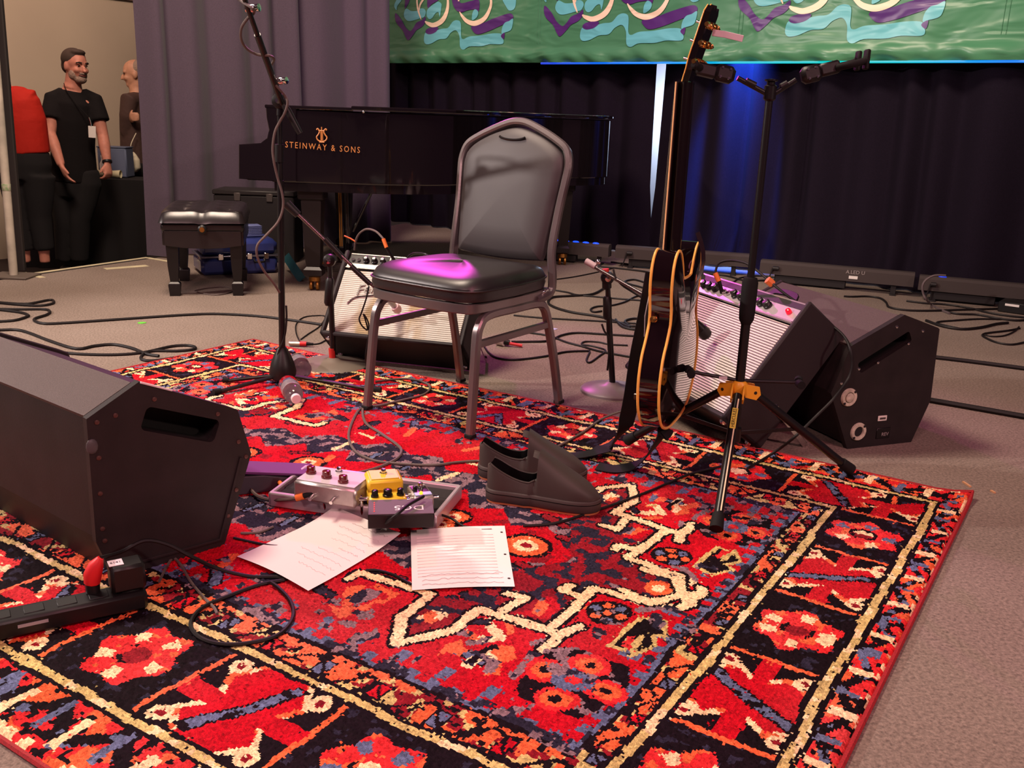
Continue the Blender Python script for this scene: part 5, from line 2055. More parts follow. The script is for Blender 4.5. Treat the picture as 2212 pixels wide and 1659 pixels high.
# ================================================================ microphone stands
def mic_tripod():
    b0 = P(612, 833)
    t = thing('microphone_stand', 'tall black tripod boom microphone stand left of the chair', 'microphone stand', Matrix.Translation(V((b0.x, b0.y, 0))))
    B0 = V((b0.x, b0.y, 0))
    bm_ = black_metal()

    def Lp(x, y, dy=0.0):
        return PY(x, y, b0.y + dy) - B0
    top = Lp(604, 245)
    # sleeve-shaped boot with three flat legs
    MB().lathe([(0.030, 0.020), (0.044, 0.030), (0.047, 0.055), (0.040, 0.085), (0.028, 0.115), (0.018, 0.135), (0.014, 0.14)], 22).build('leg_boot', black_plastic(), t)
    for px in ((823, 853), (462, 858), (482, 832)):
        f = P(*px) - B0
        MB().tube([V((0, 0, 0.040)), f * 0.5 + V((0, 0, 0.028)), f * 0.93 + V((0, 0, 0.016))], 0.008, sq=(0.018, 0.010, 0.5)).build('leg', bm_, t)
        d = f.normalized()
        MB().tube([f * 0.9 + V((0, 0, 0.018)), f + V((0, 0, 0.018))], [0.010, 0.011], 10).build('rubber_foot', rubber(), t)
    mid = Lp(606, 390)
    MB().tube([V((0, 0, 0.13)), mid], 0.0115, 12).build('lower_tube', bm_, t)
    MB().tube([mid, top], 0.008, 12).build('upper_tube', bm_, t)
    s0 = Lp(603, 350)
    MB().tube([s0, Lp(603, 312)], 0.0145, 14).build('height_grip', black_plastic(), t)
    # tilting clutch
    c = Lp(605, 218)
    Mc = frame(c, (1, 0, 0), z=(0, -1, 0))
    MB().lathe([(0.010, -0.02), (0.024, -0.016), (0.026, -0.006), (0.022, 0.0), (0.026, 0.006), (0.024, 0.016), (0.010, 0.022), (0, 0.022)], 20, M=Mc).build('clutch', black_plastic(), t)
    MB().lathe([(0.009, 0.020), (0.009, 0.026), (0, 0.027)], 12, M=Mc).build('clutch_bolt', chrome(), t)
    # wing handle pointing down right
    MB().tube([Lp(614, 226, -0.03), Lp(622, 240, -0.03), Lp(648, 288, -0.03)], [0.010, 0.012, 0.0095], 10).build('clutch_handle', black_plastic(), t)
    MB().tube([Lp(606, 226), Lp(605, 250)], 0.012, 12).build('clutch_neck', bm_, t)
    # boom going up left and out of the picture, towards the camera
    e0, e1 = Lp(612, 232, 0.0), Lp(556, 75, -0.22)
    e2 = e1 + (e1 - e0) * 0.75
    MB().tube([e0, e1], 0.010, 12).build('boom', bm_, t)
    MB().tube([e1, e2], 0.0075, 12).build('boom_extension', bm_, t)
    for px, dy in (((604, 175), -0.07), ((543, 18), -0.28)):
        q = Lp(*px, dy)
        M_ = along(q, q + V((1, -0.3, 0.1)))
        MB().lathe([(0.011, -0.016), (0.012, 0.008), (0.009, 0.014), (0.011, 0.018), (0.011, 0.026), (0, 0.028)], 14, M=M_).build('boom_clutch', chrome(), t)
    # coiled cable on the boom
    cb = [Lp(500, -15, -0.3), Lp(520, 2, -0.30), Lp(545, 18, -0.33), Lp(548, 28, -0.26), Lp(533, 42, -0.26), Lp(521, 62, -0.24), Lp(521, 85, -0.22), Lp(533, 105, -0.18), Lp(556, 118, -0.16),
          Lp(580, 120, -0.17), Lp(592, 128, -0.12), Lp(584, 145, -0.06), Lp(585, 165, -0.07), Lp(597, 185, -0.08), Lp(615, 206, -0.05), Lp(621, 222, -0.05), Lp(615, 244, -0.05), Lp(605, 262, -0.03),
          Lp(594, 285, -0.03), Lp(589, 320, -0.03), Lp(592, 350, -0.03), Lp(600, 385, -0.02), Lp(610, 420, -0.02), Lp(611, 450, -0.02), Lp(600, 480, -0.03), Lp(575, 508, -0.06), Lp(556, 530, -0.08), Lp(556, 555, -0.08), Lp(570, 585, -0.06), Lp(590, 610, -0.04), Lp(604, 632, -0.02)]
    MB().tube(smooth_path(cb, 5), 0.0042, 7).build('wrapped_cable', cable_grey(), t)
    MB().tube(smooth_path([Lp(618, 660, -0.014), Lp(619, 690, -0.016), Lp(614, 730, -0.014), Lp(601, 762, -0.02), Lp(598, 785, -0.03)], 5), 0.0035, 6).build('wrapped_cable', cable_black(), t)
    return t


mic_tripod()


def round_stand(label, base_px, top_px, boom, drop, r_base, mat_base, sleeve, tape):
    b0 = P(*base_px)
    B0 = V((b0.x, b0.y, 0))
    t = thing('microphone_stand', label, 'microphone stand', Matrix.Translation(B0))
    bm_ = black_metal()
    MB().lathe([(r_base, 0.0), (r_base, 0.008), (r_base - 0.006, 0.014), (r_base * 0.5, 0.022), (0.03, 0.028), (0.02, 0.036), (0, 0.036)], 40).build('round_base', mat_base, t)
    top = PY(top_px[0], top_px[1], b0.y) - B0
    MB().tube([V((0, 0, 0.03)), top * 0.55, top], [0.011, 0.011, 0.0085], 12).build('pole', bm_, t)
    if sleeve:
        for a_, b_, r_ in sleeve:
            q0, q1 = PY(a_[0], a_[1], b0.y) - B0, PY(b_[0], b_[1], b0.y) - B0
            MB().tube([q0, q0 + (q1 - q0) * 0.1, q0 + (q1 - q0) * 0.9, q1], [r_ * 0.7, r_, r_, r_ * 0.7], 14).build('grip_sleeve', black_plastic(), t)
    if tape:
        q0, q1 = PY(tape[0][0], tape[0][1], b0.y) - B0, PY(tape[1][0], tape[1][1], b0.y) - B0
        MB().tube([q0, q1], 0.0132, 12).build('red_tape', mk('tape_red', (196, 40, 34), 0.6), t)
    Mc = frame(top, (1, 0, 0), z=(0, -1, 0))
    MB().lathe([(0.008, -0.018), (0.022, -0.014), (0.024, 0.0), (0.022, 0.014), (0.010, 0.022), (0, 0.022)], 18, M=Mc).build('clutch', black_plastic(), t)
    MB().lathe([(0.010, 0.02), (0.010, 0.028), (0, 0.029)], 12, M=Mc).build('clutch_knob', chrome(), t)
    bp = [PY(x, y, b0.y + dy) - B0 for (x, y, dy) in boom]
    MB().tube(bp, [q for q in ([0.0065] * len(bp))], 10).build('boom', mk('boom_steel', (120, 110, 112), 0.25, metal=0.9), t)
    return t, B0


round_st1, S1 = round_stand('short round-base microphone stand in front of the stained amplifier', (720, 792), (712, 562),
                            ((622, 442, -0.05), (712, 528, -0.06), (838, 648, -0.08)), None, 0.135, mk('base_iron', (112, 102, 90), 0.5, spec=0.5),
                            (((713, 600), (709, 660), 0.0165),), ((717, 752), (719, 782)))
S1Y = P(720, 792).y
MB().tube([PY(619, 440, S1Y - .05), PY(644, 464, S1Y - .05)], [0.017, 0.014], 14).build('counterweight', black_plastic(), round_st1, world=True)
MB().tube([PY(702, 516, S1Y - .06), PY(742, 558, S1Y - .06)], 0.011, 12).build('boom_clamp', black_plastic(), round_st1, world=True)
MB().tube([PY(758, 575, S1Y - .07), PY(800, 614, S1Y - .075)], 0.0095, 12).build('boom_sleeve', black_metal(), round_st1, world=True)
q = PY(806, 614, S1Y - .075)
MB().tube([q + V((0.0, 0, 0)), q + V((0.022, -0.02, 0.012))], [0.007, 0.009], 10).build('clip_screw', chrome(), round_st1, world=True)
q0, q1 = PY(836, 644, S1Y - .08), PY(858, 668, S1Y - 0.02)
t = thing('instrument_microphone', 'small pale-ended microphone on the short stand under the chair seat', 'microphone', Matrix.Translation(q0))
MB().tube([q0, q0 + (q1 - q0) * 0.7], 0.011, 14).build('body', mk('mic_silver', (170, 164, 166), 0.3, metal=0.9), t, world=True)
MB().tube([q0 + (q1 - q0) * 0.7, q1, q1 + (q1 - q0) * 0.15], [0.0165, 0.0175, 0.012], 14).build('head', mk('mic_pale', (222, 196, 196), 0.5), t, world=True)
cable('microphone_lead', 'thin black microphone lead knotted in front of the stained amplifier', [PY(797, 618, S1Y - .08), PY(791, 645, S1Y - .085), PY(781, 675, S1Y - .085), PY(776, 690, S1Y - .085), PY(783, 705, S1Y - .085), PY(794, 712, S1Y - .085),
      PY(789, 690, S1Y - .085), PY(785, 678, S1Y - .085), PY(795, 695, S1Y - .085), PY(797, 720, S1Y - .085), PY(793, 745, S1Y - .08), PY(790, 770, S1Y - .08), P(792, 796, 0.006)], 0.003, cable_black())

round_st2, S2 = round_stand('short round-base microphone stand between the chair and the guitar', (1322, 846), (1312, 600),
                            ((1268, 566, 0.02), (1300, 586, -0.02), (1400, 642, -0.14), (1490, 690, -0.26)), None, 0.115, mk('base_iron_grey', (120, 108, 110), 0.4, spec=0.5),
                            (((1312, 640), (1312, 690), 0.0155), ((1310, 590), (1311, 625), 0.0165)), ((1307, 581), (1308, 590)))
S2Y = P(1322, 846).y
MB().tube([PY(1266, 564, S2Y + .02), PY(1287, 576, S2Y)], 0.0115, 12).build('counterweight', mk('pink_grip', (186, 168, 172), 0.6), round_st2, world=True)
MB().ball(tuple(PY(1292, 566, S2Y - .01)), 0.009, 10, 7).build('thumb_screw', chrome(), round_st2, world=True)
MB().tube(smooth_path([PY(1325, 582, S2Y - .05), PY(1330, 600, S2Y - .06), PY(1344, 616, S2Y - .07), PY(1362, 628, S2Y - .08), PY(1390, 645, S2Y - 0.1)], 5), 0.0035, 6).build('taped_lead', cable_black(), round_st2, world=True)
MB().tube(smooth_path([PY(1300, 700, S2Y - .012), PY(1306, 716, S2Y - .013), PY(1317, 732, S2Y - .014), PY(1316, 760, S2Y - .014), PY(1312, 800, S2Y - .013)], 5), 0.0035, 6).build('taped_lead', cable_black(), round_st2, world=True)
mp0 = PN(1528, 726, A2F @ V((0.3, -0.1833, 0.2)), (A2F.to_3x3() @ V((0, -1, 0))))
q1 = PY(1526, 724, mp0.y - 0.05)
q0 = PY(1499, 695, mp0.y - 0.06)
t = thing('dynamic_microphone', 'black dynamic microphone aimed at the ribbed amplifier grille', 'microphone', Matrix.Translation(q0))
MB().tube([q0 - (q1 - q0) * 0.5, q0, q0 + (q1 - q0) * 0.55], [0.012, 0.014, 0.018], 16).build('body', black_metal(), t, world=True)
hdm = MB().tube([q0 + (q1 - q0) * 0.55, q1, q1 + (q1 - q0) * 0.1], [0.0205, 0.0205, 0.015], 16).build('grille_head', black_plastic(), t, world=True)
cable_tie = [PY(1398, 622, S2Y - .12), PY(1404, 634, S2Y - .13), PY(1398, 655, S2Y - .13), PY(1391, 675, S2Y - .13), PY(1386, 690, S2Y - .13)]
ribbon('cable_tie', 'bright blue cable tie dangling from the boom beside the guitar', cable_tie, 0.022, mk('tie_blue', (44, 62, 190), 0.6), 'cable tie', side=lambda u: V((1, 0, 0.2)))

# ================================================================ shoes
def shoe(label, heel, toe, mirror, lift=0.0):
    h, e = P(*heel), P(*toe)
    d = (e - h).normalized()
    Lh = 0.288
    F = frame(V((h.x, h.y, RTHK + 0.001)), d, z=(0, 0, 1)) @ Matrix.Diagonal((1, 1, 1.12, 1))
    t = thing('slip_on_shoe', label, 'shoe', F, 'pair of shoes on the rug')
    lea = mk('shoe_leather', (62, 54, 51), 0.55, spec=0.35, bump=(700, 0.05))
    sol = mk('shoe_sole', (66, 56, 54), 0.6, spec=0.3)
    gum = mk('shoe_gum', (170, 96, 60), 0.7)
    ins = mk('shoe_lining', (12, 9, 10), 0.9, spec=0.1)
    sg = -1 if mirror else 1

    def half_w(x):
        u = x / Lh
        w = 0.036 + 0.014 * math.sin(min(1, max(0, (u - 0.15) / 0.6)) * PI * 0.5) ** 2
        if u < 0.14:
            w *= (1 - (1 - u / 0.14) ** 2.6) ** 0.5
        if u > 0.70:
            w *= max(0.0, 1 - ((u - 0.70) / 0.30) ** 2.4) ** 0.5
        return w

    def mid(x):
        u = x / Lh
        return sg * 0.010 * math.sin(PI * u) * (1 if u > 0.4 else 0.5) * 0.9
    # sole: outline ring
    N = 34
    xs = [Lh * (0.5 - 0.5 * math.cos(PI * i / N)) for i in range(N + 1)]
    ol = [(x, mid(x) + half_w(x)) for x in xs] + [(x, mid(x) - half_w(x)) for x in xs[::-1][1:-1]]
    MB().prism(ol, 0.0, 0.006).build('outsole', gum, t, smooth=50)
    big = inset(ol, -0.003)
    so = MB().prism(big, 0.005, 0.032, bev=0.002).build('midsole', sol, t, smooth=50)
    MB().tube([(x, y, 0.024) for x, y in inset(ol, -0.0032)], 0.0008, 5, closed=True).build('sole_seam', ins, so)
    # upper
    zs = 0.030
    K = 24
    x_open = 0.132
    st = [0.001] + [0.006 + 0.006 * i for i in range(21)] + [x_open - 0.001, x_open + 0.001] + [x_open + 0.006 + i * (Lh - 0.001 - x_open - 0.006) / 22 for i in range(23)]
    rows = []
    for x in st:
        u = x / Lh
        w = max(0.0008, half_w(x) - 0.001)
        m = mid(x)
        row = []
        if x < 0.010 or x >= x_open:
            if x < 0.010:
                hh = 0.052 + 0.004 * x / 0.01
                p = 0.35
            else:
                q = (x - x_open) / (Lh - x_open)
                hh = 0.070 * (1 - q) ** 1.35 + 0.022 * (1 - q ** 6) + 0.004
                p = 0.62 + 0.2 * q
            for i in range(K + 1):
                a = PI * i / K
                c, s_ = math.cos(a), math.sin(a)
                row.append((x, m + w * math.copysign(abs(c) ** 0.62, c), zs + hh * s_ ** p))
        else:
            q = (x - 0.010) / (x_open - 0.010)
            hh = 0.060 - 0.034 * math.sin(min(1, q * 1.25) * PI * 0.5) + 0.012 * max(0, (q - 0.8) / 0.2) ** 2
            lw = 0.86 - 0.04 * q
            for i in range(K + 1):
                j = i if i <= K // 2 else K - i
                sd = 1 if i <= K // 2 else -1
                if j <= 7:
                    f = j / 7
                    yy, zz = w * (1 - (1 - lw) * f ** 1.6), zs + hh * f
                elif j == 8:
                    yy, zz = w * lw - 0.003, zs + hh + 0.002
                elif j <= 11:
                    f = (j - 8) / 3
                    yy, zz = (w * lw - 0.006) * (1 - 0.05 * f), zs + hh * (1 - f) + 0.003 * f
                else:
                    yy, zz = 0.0, zs + 0.003
                row.append((x, m + sd * max(0.0, yy), zz))
        rows.append(row)
    sh_ = MB().sheet(rows)
    for i in range(len(rows) - 1):
        if 0.010 <= st[i] < x_open or 0.010 <= st[i + 1] < x_open:
            for j in range(8, 16):
                sh_.mi[i * K + j] = 1
    up = sh_.build('upper', [lea, ins], t, smooth=50)
    # tongue flap at the throat
    fl_ = []
    for b in range(6):
        q = b / 5
        fl_.append([(x_open - 0.016 + 0.05 * q, mid(x_open) + (a / 4 - 0.5) * (0.030 + 0.014 * q), zs + 0.094 - 0.012 * abs(a - 2) * 0.5 - 0.020 * q + 0.004 * math.sin(q * 3)) for a in range(5)])
    MB().sheet(fl_).build('tongue', lea, t, smooth=180)
    MB().tube([(x, mid(x) + half_w(x) * 0.86 - 0.002, zs + 0.060 - 0.034 * math.sin(min(1, (x - 0.010) / (x_open - 0.010) * 1.25) * PI * 0.5) + 0.0015 + 0.012 * max(0, ((x - 0.010) / (x_open - 0.010) - 0.8) / 0.2) ** 2) for x in st[2:22]], 0.0022, 6).build('collar_edge', lea, up)
    MB().tube([(x, mid(x) - half_w(x) * 0.86 + 0.002, zs + 0.060 - 0.034 * math.sin(min(1, (x - 0.010) / (x_open - 0.010) * 1.25) * PI * 0.5) + 0.0015 + 0.012 * max(0, ((x - 0.010) / (x_open - 0.010) - 0.8) / 0.2) ** 2) for x in st[2:22]], 0.0022, 6).build('collar_edge', lea, up)
    return t


shoe('dark grey slip-on shoe nearer the camera, right of the pedalboard', (1052, 1083), (1284, 1113), False)
shoe('dark grey slip-on shoe farther back, partly behind the other shoe', (1034, 1034), (1284, 1050), True)


# ================================================================ sheets of paper
def paper_sheet(label, corners, bulge, rows_=18, cols_=14, kind=1):
    c = [P(x, y, RTHK + 0.003) for x, y in corners]           # order: a (left), b, c, d around
    cen = (c[0] + c[1] + c[2] + c[3]) / 4
    F = frame(V((cen.x, cen.y, RTHK)), c[1] - c[0], z=(0, 0, 1))
    t = thing('paper_sheet', label, 'paper', F)
    Fi = F.inverted()
    q = [Fi @ p for p in c]
    pm = mk('paper', (236, 226, 224), 0.8, spec=0.2)
    pts = []

    def at(u, v):
        p = q[0] * (1 - u) * (1 - v) + q[1] * u * (1 - v) + q[2] * u * v + q[3] * (1 - u) * v
        return V((p.x, p.y, bulge(u, v)))
    rows = [[tuple(at(i / cols_, j / rows_)) for i in range(cols_ + 1)] for j in range(rows_ + 1)]
    MB().sheet(rows).build('sheet', pm, t, smooth=180)
    return t, at


def scribble(parent, at, u0, u1, v, amp, seed, mat, name='handwriting'):
    r = np.random.default_rng(seed)
    n = 26
    pts = []
    for i in range(n):
        u = u0 + (u1 - u0) * i / (n - 1)
        p = at(u, v + amp * r.uniform(-1, 1))
        pts.append((p.x, p.y, p.z + 0.0012))
    return MB().tube(pts, 0.0004, 4).build(name, mat, parent, smooth=0)


ink = mk('ink_grey', (150, 128, 132), 0.8)
ink2 = mk('ink_faint', (216, 202, 202), 0.8)


def bl(u, v):
    return 0.004 + 0.006 * math.sin(PI * v) * (1 - u) + 0.016 * (max(0, u - 0.55) / 0.45) ** 2 * (1 - 0.4 * v) + 0.012 * max(0, 0.25 - u) * v


t, at = paper_sheet('loose handwritten set-list sheet lying askew in front of the pedalboard', [(512, 1203), (722, 1108), (866, 1161), (666, 1280)], bl)
for k in range(9):
    scribble(t, at, 0.80 - 0.078 * k, 0.775 - 0.078 * k, 0.5, 0.0, k, ink2) if False else None
for k in range(9):
    u = 0.90 - 0.085 * k
    pts = []
    r = np.random.default_rng(40 + k)
    L_ = r.uniform(0.22, 0.62)
    for i in range(30):
        v = 0.93 - L_ * i / 29
        p = at(u + r.uniform(-0.012, 0.012), v)
        pts.append((p.x, p.y, p.z + 0.001))
    MB().tube(pts, 0.0003, 4).build('handwriting', ink if k == 0 else ink2, t, smooth=0)

t, at = paper_sheet('flat staff-paper sheet with three punched holes right of the set list', [(887, 1149), (1090, 1139), (1112, 1268), (890, 1276)], lambda u, v: 0.004 + 0.010 * (1 - v) ** 2 * 0.3 + 0.003 * math.sin(PI * u))
for k in range(14):
    v = 0.16 + 0.05 * k
    a, b = at(0.06, v), at(0.86, v)
    MB().tube([(a.x, a.y, a.z + 0.0006), ((a.x + b.x) / 2, (a.y + b.y) / 2, at(0.46, v).z + 0.0006), (b.x, b.y, b.z + 0.0006)], 0.0010, 4).build('stave', mk('stave_pink', (228, 214, 212), 0.8), t, smooth=0)
for k in range(3):
    scribble(t, at, 0.90, 0.10, 0.80 + 0.07 * k, 0.012, 60 + k, ink)
for v in (0.12, 0.50, 0.88):
    p = at(0.955, v)
    MB().lathe([(0.0032, 0), (0, 0.0004)], 12, M=T(p.x, p.y, p.z + 0.0006)).build('punched_hole', mk('hole_dark', (40, 20, 26), 0.9), t)
p = at(0.80, 0.06)
MB().box((p.x, p.y, p.z + 0.0006), (0.024, 0.004, 0.0004)).build('printed_mark', ink, t)


# ================================================================ pedalboard and pedals
pbx = (P(880, 1140) - P(587, 1098)).normalized()
pby = V((-pbx.y, pbx.x, 0))
pb0 = P(587, 1100)


def pbF(px, z, yaw=0.0):
    """frame with its origin on the board plane below the point seen at px with height z"""
    q = P(px[0], px[1], z)
    return frame(V((q.x, q.y, 0)), pbx, z=(0, 0, 1)) @ Rz(yaw)


BH = 0.036
t = thing('pedalboard', 'small silver pedalboard frame with a bent chrome handle carrying the effect pedals', 'pedalboard', frame(V((pb0.x, pb0.y, RTHK)), pbx, z=(0, 0, 1)))
alu = mk('board_alu', (196, 180, 188), 0.4, metal=0.5)
velc = mk('board_velcro', (36, 32, 32), 0.95)
BL, BD = 0.42, 0.19
for yy in (0.0, BD * 0.36, BD * 0.70, BD):
    MB().box((BL / 2, yy, BH / 2 + (0.002 if 0 < yy < BD else 0)), (BL, 0.026 if 0 < yy < BD else 0.016, BH if yy in (0.0, BD) else 0.012), bev=0.003).build('rail', alu if yy in (0.0, BD) else velc, t)
for xx in (0.0, BL):
    MB().box((xx, BD / 2, BH / 2), (0.012, BD + 0.01, BH), bev=0.003).build('end_rail', alu, t)
MB().box((BL / 2, BD / 2, BH * 0.62), (BL - 0.02, BD - 0.02, 0.006)).build('velcro_deck', velc, t, smooth=0)
hp = [P(700, 1118, 0.03), P(700, 1100, 0.045), P(704, 1090, 0.062), P(775, 1100, 0.062), P(783, 1108, 0.058), P(785, 1130, 0.03)]
h0 = (pb0.x, pb0.y)
hx0, hx1 = 0.145, 0.240
hpp = [(hx0, -0.004, 0.012), (hx0, -0.010, 0.050), (hx0 + 0.008, -0.012, 0.064), (hx1 - 0.008, -0.012, 0.064), (hx1, -0.010, 0.050), (hx1, -0.004, 0.012)]
MB().tube(smooth_path(hpp, 5), 0.0042, 8).build('handle', chrome(), t)


def stomp(parent, size, mat, z=0.0, bev=0.006, name='case', taper=0.0):
    w, d, h = size
    o = MB().box((0, 0, z + h / 2), size, bev=bev).build(name, mat, parent)
    return o


def footswitch(parent, x, y, z):
    o = MB().lathe([(0.009, 0), (0.009, 0.003), (0.006, 0.004), (0.006, 0.011), (0.005, 0.013), (0.0, 0.0135)], 14, M=T(x, y, z)).build('footswitch', chrome(), parent)
    return o


def jack(parent, p, d, L=0.022, r=0.0055, mat=None, name='jack_plug'):
    p, d = V(p), V(d).normalized()
    return MB().tube([p, p + d * L * 0.5, p + d * L], [r, r, r * 0.8], 10).build(name, mat or chrome(), parent)


# large cast silver pedal, three red knobs
ZP = RTHK + BH + 0.002
F = pbF((722, 1031), ZP + 0.05, -3)
F.translation.z = ZP
t = thing('effect_pedal', 'wide brushed silver effect pedal with three dark red knobs', 'effect pedal', F, 'effect pedals on the pedalboard')
cast = mk('cast_alu', (186, 176, 174), 0.32, metal=0.75, var=(40, 0.12), bump=(60, 0.1))
stomp(t, (0.165, 0.105, 0.050), cast, bev=0.007)
MB().box((0, 0, 0.0508), (0.152, 0.092, 0.002), bev=0.0008).build('face_plate', mk('pedal_face', (186, 174, 180), 0.45), t)
kr = mk('knob_red', (98, 18, 24), 0.18, coat=0.6)
for x, y in ((-0.062, 0.0), (-0.014, -0.012), (0.036, -0.024)):
    knob(t, T(x, y, 0.0515), 0.0125, 0.018, kr)
footswitch(t, -0.004, 0.032, 0.0515)
for x in (-0.03, 0.025):
    jack(t, (x, -0.049, 0.018), (0.1, -1, -0.1))
# yellow stepped pedal
F = pbF((832, 1048), ZP + 0.045, 30)
F.translation.z = ZP
t = thing('effect_pedal', 'yellow two-tier effect pedal with black knobs', 'effect pedal', F, 'effect pedals on the pedalboard')
yel = mk('pedal_yellow', (222, 186, 48), 0.4, spec=0.5)
stomp(t, (0.086, 0.128, 0.034), yel, bev=0.005)
MB().box((0, 0.026, 0.046), (0.084, 0.074, 0.030), bev=0.006).build('tread_plate', yel, t)
MB().box((0, 0.026, 0.062), (0.066, 0.060, 0.003), bev=0.001).build('tread_pad', yel, t)
for x in (-0.030, 0.0, 0.030):
    knob(t, T(x, -0.040, 0.034), 0.009 if x else 0.012, 0.017, mk('knob_black2', (20, 18, 18), 0.25))
footswitch(t, 0.0, 0.030, 0.063)
for s in (-1, 1):
    jack(t, (s * 0.043, -0.01, 0.018), (s, 0, 0))
# small silver and blue pedal
F = pbF((908, 1056), ZP + 0.04, 34)
F.translation.z = ZP
t = thing('effect_pedal', 'tiny silver effect pedal with a pale blue panel and a lit orange lamp', 'effect pedal', F, 'effect pedals on the pedalboard')
stomp(t, (0.046, 0.080, 0.036), mk('pedal_silver2', (184, 178, 172), 0.35, metal=0.4), bev=0.004)
MB().box((0, -0.004, 0.0365), (0.038, 0.060, 0.002), bev=0.0008).build('dark_panel', mk('panel_dark', (38, 28, 32), 0.3), t)
MB().box((0, -0.026, 0.038), (0.040, 0.018, 0.003), bev=0.0008).build('blue_panel', mk('panel_blue', (150, 176, 206), 0.4), t)
MB().ball((-0.006, -0.030, 0.042), 0.0045, 10, 7).build('lamp', mk('lamp_orange', (255, 120, 40), 0.3, emit=((255, 110, 20), 6.0)), t)
footswitch(t, 0.004, 0.016, 0.037)
knob(t, T(-0.012, 0.004, 0.037), 0.006, 0.010, mk('knob_black2', (20, 18, 18), 0.25))
for s in (-1, 1):
    jack(t, (s * 0.023, 0.0, 0.016), (s, 0, 0))
# black power supply
F = pbF((866, 1102), ZP + 0.026, 22)
F.translation.z = ZP
t = thing('power_supply', 'flat black power supply unit with white lettering at the board front', 'power supply', F)
stomp(t, (0.148, 0.084, 0.034), mk('psu_black', (24, 20, 22), 0.5), bev=0.002)
MB().box((0, 0, 0.0345), (0.146, 0.082, 0.0015)).build('top_plate', mk('psu_top', (96, 84, 90), 0.6, spec=0.3), t, smooth=0)
lettering('psu_print', 'DC5', 0.036, mk('print_white', (226, 220, 214), 0.5), t, T(0.018, -0.008, 0.0355) @ Rz(180), depth=0.0003)
for k in range(5):
    MB().ball((-0.060, -0.026 + 0.012 * k, 0.036), 0.0016, 6, 4).build('status_lamp', mk('lamp_red_small', (255, 60, 60), 0.4, emit=((255, 60, 60), 1.2)), t)
# purple volume pedal behind the wedge
q = P(580, 1040, 0.02)
F = frame(V((q.x, q.y, RTHK)), pbx, z=(0, 0, 1)) @ Rz(38)
t = thing('volume_pedal', 'purple-topped volume pedal half hidden behind the left floor monitor', 'effect pedal', F)
MB().prism([(-0.13, 0.0), (0.13, 0.0), (0.13, 0.012), (-0.02, 0.045), (-0.13, 0.05)], -0.045, 0.045, M=Rx(90), bev=0.002).build('base', mk('pedal_slate', (70, 66, 74), 0.5), t, smooth=0)
MB().prism([(-0.125, 0.062), (0.12, 0.024), (0.12, 0.030), (-0.125, 0.070)], -0.042, 0.042, M=Rx(90), bev=0.001).build('treadle', mk('pedal_purple', (104, 54, 110), 0.6, spec=0.3), t, smooth=0)
MB().box((-0.10, 0.0, 0.071), (0.03, 0.05, 0.003), bev=0.001).build('heel_pad', mk('pad_grey', (150, 120, 140), 0.6), t)
jack(t, (0.02, -0.046, 0.022), (0, -1, 0.1), 0.03, 0.006, mk('plug_orange', (228, 116, 50), 0.5))

orange = mk('plug_orange', (228, 116, 50), 0.5)


# ================================================================ power strip, adapter and plug
a, b = P(-60, 1412), P(322, 1326)
F = frame(V((a.x, a.y, RTHK)), b - a, z=(0, 0, 1))
Lp_ = (b - a).length
t = thing('power_strip', 'long black power strip lying on the rug at the left edge', 'power strip', F)
MB().box((Lp_ / 2, 0.026, 0.020), (Lp_, 0.056, 0.038), bev=0.006).build('housing', black_plastic(), t)
for k in range(5):
    x = 0.05 + 0.055 * k
    MB().box((x, 0.026, 0.0395), (0.034, 0.030, 0.002), bev=0.001).build('outlet', mk('outlet_dark', (14, 12, 13), 0.5), t)
MB().box((0.10, -0.0025, 0.024), (0.05, 0.002, 0.006)).build('label', mk('strip_label', (150, 146, 150), 0.4), t)
q = V((Lp_ - 0.030, 0.030, 0.040))
t2 = thing('power_adapter', 'square black mains adapter with a small white label plugged into the power strip', 'power adapter', F @ T(q.x, q.y, q.z + 0.001))
MB().box((0, 0, 0.027), (0.062, 0.050, 0.054), bev=0.006).build('case', black_plastic(), t2)
pl = MB().box((-0.018, 0.0, 0.0548), (0.026, 0.026, 0.001)).build('label', mk('label_white3', (214, 200, 208), 0.6), t2, smooth=0)
lettering('label_print', '6141', 0.010, mk('print_dark2', (60, 44, 60), 0.6), pl, T(-0.018, 0.0, 0.0556), depth=0.0002)
rp = F @ V((Lp_ - 0.090, 0.040, 0.040))
t3 = thing('red_plug', 'red taped plug standing in the power strip beside the adapter', 'plug', Matrix.Translation(rp))
red_m = mk('plug_red', (206, 28, 34), 0.5)
MB().tube([rp + V((0, 0, 0.001)), rp + V((0.0, 0, 0.02))], 0.013, 12).build('plug_body', black_plastic(), t3, world=True)
MB().tube([rp + V((0, 0, 0.02)), rp + V((0.002, 0, 0.036)), rp + V((0.010, 0.002, 0.056)), rp + V((0.018, 0.004, 0.070))], [0.015, 0.017, 0.014, 0.006], 10).build('red_tape', red_m, t3, world=True)


